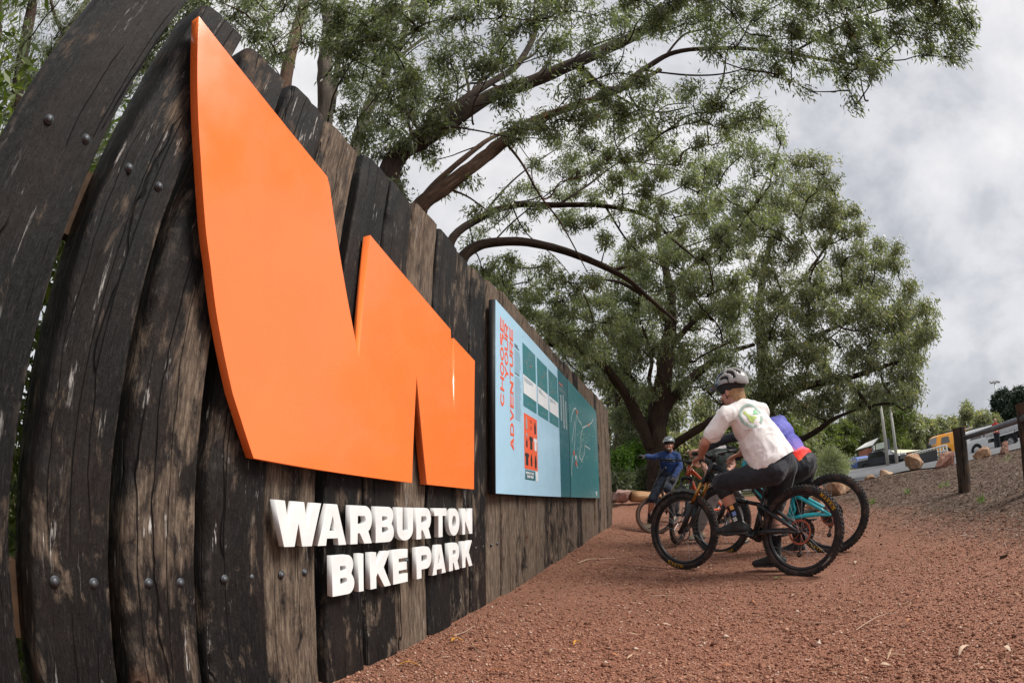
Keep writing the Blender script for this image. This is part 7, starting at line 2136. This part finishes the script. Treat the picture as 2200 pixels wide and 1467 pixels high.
bgt = [(1700, 1035, 905, 26, 90, LEAFY, 'yellow green wattle left of the pale round shrub'), (1735, 1030, 880, 34, 80, LEAFW, 'thin gum behind the bright jersey rider'), (1775, 1020, 900, 40, 90, LEAFY, 'yellow green wattle above the pale round shrub'),
       (1815, 1000, 905, 80, 80, LEAFY, 'low wattle with a yellow crown left of the brick lean-to'), (1845, 990, 860, 90, 80, LEAFW, 'olive gum rising over the brick lean-to'), (1865, 988, 850, 84, 90, LEAFW, 'gum directly behind the pale shed, left side'),
       (1905, 985, 840, 82, 90, LEAFW, 'gum behind the two pale poles'), (1935, 985, 845, 70, 80, LEAFY, 'bright green gum right of the two pale poles'), (1965, 982, 880, 78, 70, LEAFW, 'gum above the right end of the brick hall'),
       (1990, 980, 895, 85, 80, LEAFW, 'rounded gum left of the yellow car'), (2020, 975, 905, 90, 80, LEAFW, 'small gum above the yellow car'), (2050, 965, 900, 100, 70, LEAFW, 'sparse gum above the white estate car'),
       (2085, 950, 866, 95, 60, LEAFW, 'tall sparse gum left of the floodlight mast'), (2115, 940, 885, 90, 80, LEAFW, 'broad olive gum left of the dark pines'), (1660, 1045, 930, 30, 80, LEAFW, 'gum seen under the low drooping branch'),
       (1560, 1050, 900, 32, 90, LEAFY, 'green tree behind the head of the white tee rider'), (1500, 1055, 930, 30, 90, LEAFW, 'olive tree between the two foremost heads'), (1460, 1060, 940, 30, 70, LEAFW, 'olive tree right of the man in blue'),
       (1310, 1060, 800, 34, 120, LEAFW, 'tall olive tree seen past the end of the wall'), (1385, 1060, 830, 38, 100, LEAFY, 'yellow green tree between the two big trunks'), (1465, 1060, 820, 40, 120, LEAFW, 'tall gum right of the massive trunk'), (1530, 1060, 850, 44, 110, LEAFW, 'tall gum behind the grey helmet'), (1600, 1055, 840, 48, 120, LEAFW, 'broad gum behind the white tee rider')]
for i, (x, yb, yt, d, wpx, lm, lab) in enumerate(bgt):
    s = d / 45
    bg_tree('background_tree', x, yb, yt, d, wpx, lab, lm, 100 + i, GB, nl=6000, L=.18 + .005 * d, Wd=.06 + .0015 * d, crown0=.3 if d < 60 else .2, trunk=.12 + .002 * d)
for i, (x, yb, yt, d, wpx, lab) in enumerate([(2165, 935, 838, 110, 75, 'dark rounded pine behind the floodlight mast'), (2200, 930, 832, 105, 70, 'dark pine at the right margin')]):
    bg_tree('pine_tree', x, yb, yt, d, wpx, lab, LEAFD, 140 + i, 'dark pines on the right', nl=15000, L=.75, Wd=.30, crown0=.18, trunk=.35, bark=BARK, tone=(.5, .3))
def shrub(px, py, d, wpx, hpx, label, lm, seed, n=5000, L=.1, Wd=.03, group='shrubs', name='shrub', tone=(.5, .28), droop=.1):
    b = P(px, py, d); t = empty(name, b, label, 'shrub', group)
    r = random.Random(seed); W_ = wpx / 1075 * d / 2; H_ = hpx / 1075 * d
    w = Wood(seed); cs, rs, ns = [], [], []
    for i in range(9):
        a = r.uniform(0, 6.28); q = r.uniform(0, .6) * W_; c = b + Vector((math.cos(a) * q, math.sin(a) * q, H_ * r.uniform(.35, .72)))
        w.limb([b - UP * .1 + Vector((math.cos(a), math.sin(a), 0)) * W_ * .08, (b + c) / 2, c], [.03, .02, .006], sides=5, rough=0, sub=3)
        cs.append(tuple(c)); rs.append(W_ * .45); ns.append(n // 9)
    w.build('stem', BARK, t); leaves(t, 'foliage', lm, cs, rs, ns, L, Wd, droop, seed, tone, 8, L * .8, min(1, H_ / W_ * .7))
    return t
shrub(1795, 1040, 20, 100, 78, 'pale cream green round shrub left of the blue car', LEAFP, 7, 9000, .11, .035)
US = 'undergrowth behind the log'
for i, (x, y, d, wp_, hp_, lm, lab) in enumerate([(1330, 1062, 15, 60, 120, LEAFB, 'bright green bush just past the end of the wall'), (1368, 1062, 17, 60, 140, LEAFB, 'bright green bush between the two thick trunks'), (1385, 1058, 16.5, 50, 50, LEAF, 'grey green low bush left of the man in blue'),
        (1330, 1060, 14.8, 50, 50, LEAF, 'grey green low bush above the pink boulder'), (1440, 1056, 16, 50, 60, LEAFY, 'yellow green bush right of the man in blue'), (1520, 1062, 18, 50, 60, LEAFW, 'olive bush behind the person in grey'), (1350, 990, 22, 90, 130, LEAF, 'tall grey green bush behind the blackest trunk'), (1400, 1060, 20, 90, 150, LEAFB, 'sunlit green bush behind the main trunk'),
        (1560, 1060, 20, 90, 90, LEAFW, 'olive bush behind the bent riders'), (1620, 1055, 22, 90, 80, LEAFW, 'olive bush behind the white tee rider'), (1680, 1050, 22, 80, 70, LEAFY, 'yellow green bush behind the bright jersey'), (1730, 1045, 24, 70, 60, LEAFW, 'grey green bush left of the pale shrub')]):
    shrub(x, y, d, wp_, hp_, lab, lm, 60 + i, 5200, .13, .04, US, 'bush')
# green growth behind the wall, seen through the gaps
for i, (s_, n_, h_) in enumerate([(-.3, 1.95, 1.9), (.55, 2.0, 2.0)]):
    b = wp(s_, n_, 0); b.z = G(b.x, b.y); t = empty('bush', b, ['leafy bush left of the first sleeper, mostly out of view', 'leafy bush seen through the gap beside the second sleeper'][i], 'shrub', 'bushes behind the wall')
    w = Wood(i); w.limb([b, b + UP * h_ * .5, b + UP * h_ * .9], [.02, .015, .006], sides=5, rough=0); w.build('stem', BARK, t)
    leaves(t, 'foliage', LEAFY, [tuple(b + UP * h_ * q) for q in (.12, .35, .6, .85)], [.6, .6, .6, .5], [2200] * 4, .07, .02, .2, 70 + i, (.35, .25), 8, .06, .8)
# far wooded hill
def hill():
    r = np.random.default_rng(9); V = []; n = 120
    vs = []; fs = []
    for i in range(n):
        a = math.radians(-40 + 110 * i / (n - 1)); 
        for j, (d, f) in enumerate(((230, -6), (270, .45), (330, 1.0), (420, .8))):
            h = (5 + 5 * math.sin(i * .13 + 1) + 3 * math.sin(i * .31)) * f if f > 0 else f
            vs.append((d * math.sin(a), d * math.cos(a), 2 + h))
    fs = [(i * 4 + j, (i + 1) * 4 + j, (i + 1) * 4 + j + 1, i * 4 + j + 1) for i in range(n - 1) for j in range(3)]
    m = NT('far_wood', .9, .1); v = m.coord(); m.col(m.ramp(m.noise(v, .12, 6, .7), [(.35, (.020, .032, .016)), (.65, (.060, .075, .035))])); m.bump(m.noise(v, .25, 5, .7), 1, 3)
    o = MB().add(vs, fs).build('hills', m.mat, smooth=True, fix=False); tag(o, kind='structure')
hill()
# ------------------------------------------------------------------ litter
YL = simple('fallen_yellow_leaf', (.62, .30, .03), .6, var=.3, vs=40); BL = simple('fallen_brown_leaf', (.36, .15, .07), .7, var=.3, vs=40); GLF = simple('fallen_green_leaf', (.25, .32, .12), .6, var=.3, vs=40); PL = simple('fallen_pale_leaf', (.50, .36, .26), .7, var=.3, vs=40)
def gpix(px, py):
    r = ray(px, py); t = .3
    while t < 60:
        p = (r[0] * t, r[1] * t, CAM_H + r[2] * t)
        if p[2] < G(p[0], p[1]): break
        t *= 1.004
    return Vector((p[0], p[1], G(p[0], p[1])))
def fallen(px, py, L, W_, ang, mat, label):
    c = gpix(px, py) + UP * .014; mb = MB(); n = 9; vs = []
    for i in range(n):
        t = i / (n - 1); wd = W_ * math.sin(math.pi * min(1, t * .97 + .015)) ** .8 * .5; x = (t - .5) * L; y = .18 * L * math.sin(t * math.pi)
        z = .012 * math.sin(t * 3.3) + .004
        vs += [(x, y + wd, z + .003), (x, y, z), (x, y - wd, z + .004)]
    fs = [(i * 3 + j, i * 3 + j + 1, i * 3 + 4 + j, i * 3 + 3 + j) for i in range(n - 1) for j in range(2)]
    mb.add(vs, fs); o = mb.build('fallen_leaf', mat, smooth=True, fix=False); o.location = c; o.rotation_euler = (rnd.uniform(-.15, .15), rnd.uniform(-.15, .15), ang)
    s = o.modifiers.new('s', 'SOLIDIFY'); s.thickness = .0008
    tag(o, label, 'leaf', 'fallen gum leaves on the red path')
for x, y, L, W_, a, m_, lab in [(878, 1437, .075, .016, .3, YL, 'golden yellow leaf lying nearest the bottom of the wall'), (983, 1385, .085, .020, 1.0, YL, 'orange leaf on the gravel below the white letters'), (972, 1378, .06, .012, -.4, BL, 'small brown leaf touching the orange one'),
        (1022, 1400, .05, .013, .2, BL, 'brown leaf right of the orange one'), (1070, 1453, .09, .014, .1, BL, 'long tan leaf at the bottom edge'), (1190, 1408, .05, .014, .8, PL, 'pale leaf low in the middle of the path'), (1320, 1417, .06, .013, 2.2, BL, 'brown leaf low right of the middle'),
        (2073, 1408, .09, .022, .1, PL, 'pinkish leaf near the bottom right corner'), (2163, 1405, .06, .018, 1.1, PL, 'pale leaf by the right bottom corner'), (1842, 1213, .10, .028, .6, PL, 'pale leaf on the path right of the rear tyre'), (1672, 1247, .07, .03, .3, GLF, 'green leaf by the rear tyre of the black bike'),
        (1712, 1285, .12, .02, .5, PL, 'tan leaf below the rear tyre'), (1620, 1300, .07, .015, 1.4, BL, 'brown leaf between the two tyres'), (1955, 1345, .07, .02, .2, BL, 'brown leaf in the right foreground'), (1430, 1350, .08, .015, 2.0, PL, 'thin pale leaf in front of the front tyre'), (1240, 1390, .06, .012, .9, YL, 'small yellow leaf in the middle foreground'),
        (1560, 1440, .05, .014, 2.6, BL, 'rusty leaf at the bottom centre right'), (1900, 1440, .06, .016, 1.7, PL, 'pale curled leaf low on the right')]:
    fallen(x, y, L, W_, a, m_, lab)
STICK = simple('pale_dry_stick', (.42, .30, .22), .8, var=.2, vs=30)
def stick(pts, r, label):
    q = [gpix(*p) + UP * (.012 + rnd.uniform(0, .006)) for p in pts]; o0 = q[0].copy(); P_ = smooth_path([v - o0 for v in q], 5)
    mb = MB(); mb.tube([Vector(v) for v in P_], list(np.linspace(r, r * .5, len(P_))), 7); o = mb.build('stick', STICK, smooth=True); o.location = o0; tag(o, label, 'stick', 'dry sticks on the path')
stick([(1242, 1213), (1262, 1205), (1290, 1203), (1322, 1202)], .005, 'pale dry stick on the path near the end of the panels')
stick([(1838, 1360), (1862, 1345), (1890, 1330), (1925, 1322)], .0028, 'thin curved twig in the right foreground')
stick([(975, 1372), (1000, 1362), (1015, 1352)], .0022, 'thin twig beside the orange leaf')
stick([(1010, 1392), (1030, 1406), (1050, 1420)], .002, 'short twig pointing down beside the brown leaf')
stick([(1395, 1285), (1440, 1283), (1470, 1290)], .003, 'dry twig in front of the front tyre')
stick([(1690, 1330), (1740, 1345), (1775, 1342)], .0025, 'thin dry twig below the rear tyre')

# small weeds on the bank
for i, (x, y, wdt, lab) in enumerate([(1948, 1060, .10, 'small bright weed on the bank left of the fence post'), (2028, 1046, .09, 'tiny green weed just left of the fence post'), (2165, 988, .22, 'low yellow green weeds under the dark brown boulder'), (1868, 1084, .08, 'tiny weed at the foot of the bank'), (2110, 1080, .08, 'tiny weed right of the fence post')]):
    c = gpix(x, y); t = empty('weed', c, lab, 'weed', 'weeds on the bank')
    leaves(t, 'foliage', LEAFB, [tuple(c + UP * .02)], [wdt], [60], .045, .014, -.5, 300 + i, (.5, .25), 6, .02, .4)

def litter():
    r = np.random.default_rng(77); n = 900
    a = r.uniform(math.radians(-20), math.radians(66), n); d = .9 + 9 * r.random(n) ** 1.3
    x, y = d * np.sin(a), d * np.cos(a); nn = -x * .951 + y * .309; ok = (nn < 1.1); x, y, d = x[ok], y[ok], d[ok]; n = len(x)
    z = Gn(np.c_[x, y]) + .012
    q = np.array([[-1, 0, 0], [-.1, .13, .03], [1, .03, 0], [0, -.12, .02]]); L_ = r.gamma(3, .006, n) + .006
    V = q[None] * L_[:, None, None]; an = r.uniform(0, 6.28, n); c, s = np.cos(an)[:, None], np.sin(an)[:, None]
    X = V[..., 0] * c - V[..., 1] * s; Y = V[..., 0] * s + V[..., 1] * c
    V = np.stack([X + x[:, None], Y + y[:, None], V[..., 2] + z[:, None] + X * r.normal(0, .2, n)[:, None]], -1).reshape(-1, 3)
    m = NT('leaf_litter_bits', .8, .3); at = m.node('Attribute', attribute_name='tone')
    m.col(m.ramp(at.outputs['Fac'], [(0, (.06, .03, .02)), (.4, (.22, .10, .055)), (.8, (.42, .26, .16)), (1, (.55, .42, .30))]))
    o = np_mesh('leaf_litter', V, np.arange(n * 4).reshape(-1, 4), m.mat, smooth=False, attrs={'tone': np.repeat(r.random(n), 4)})
    tag(o, 'scattered bits of bark and dry leaf on the red path', 'leaf litter', kind='stuff')
litter()
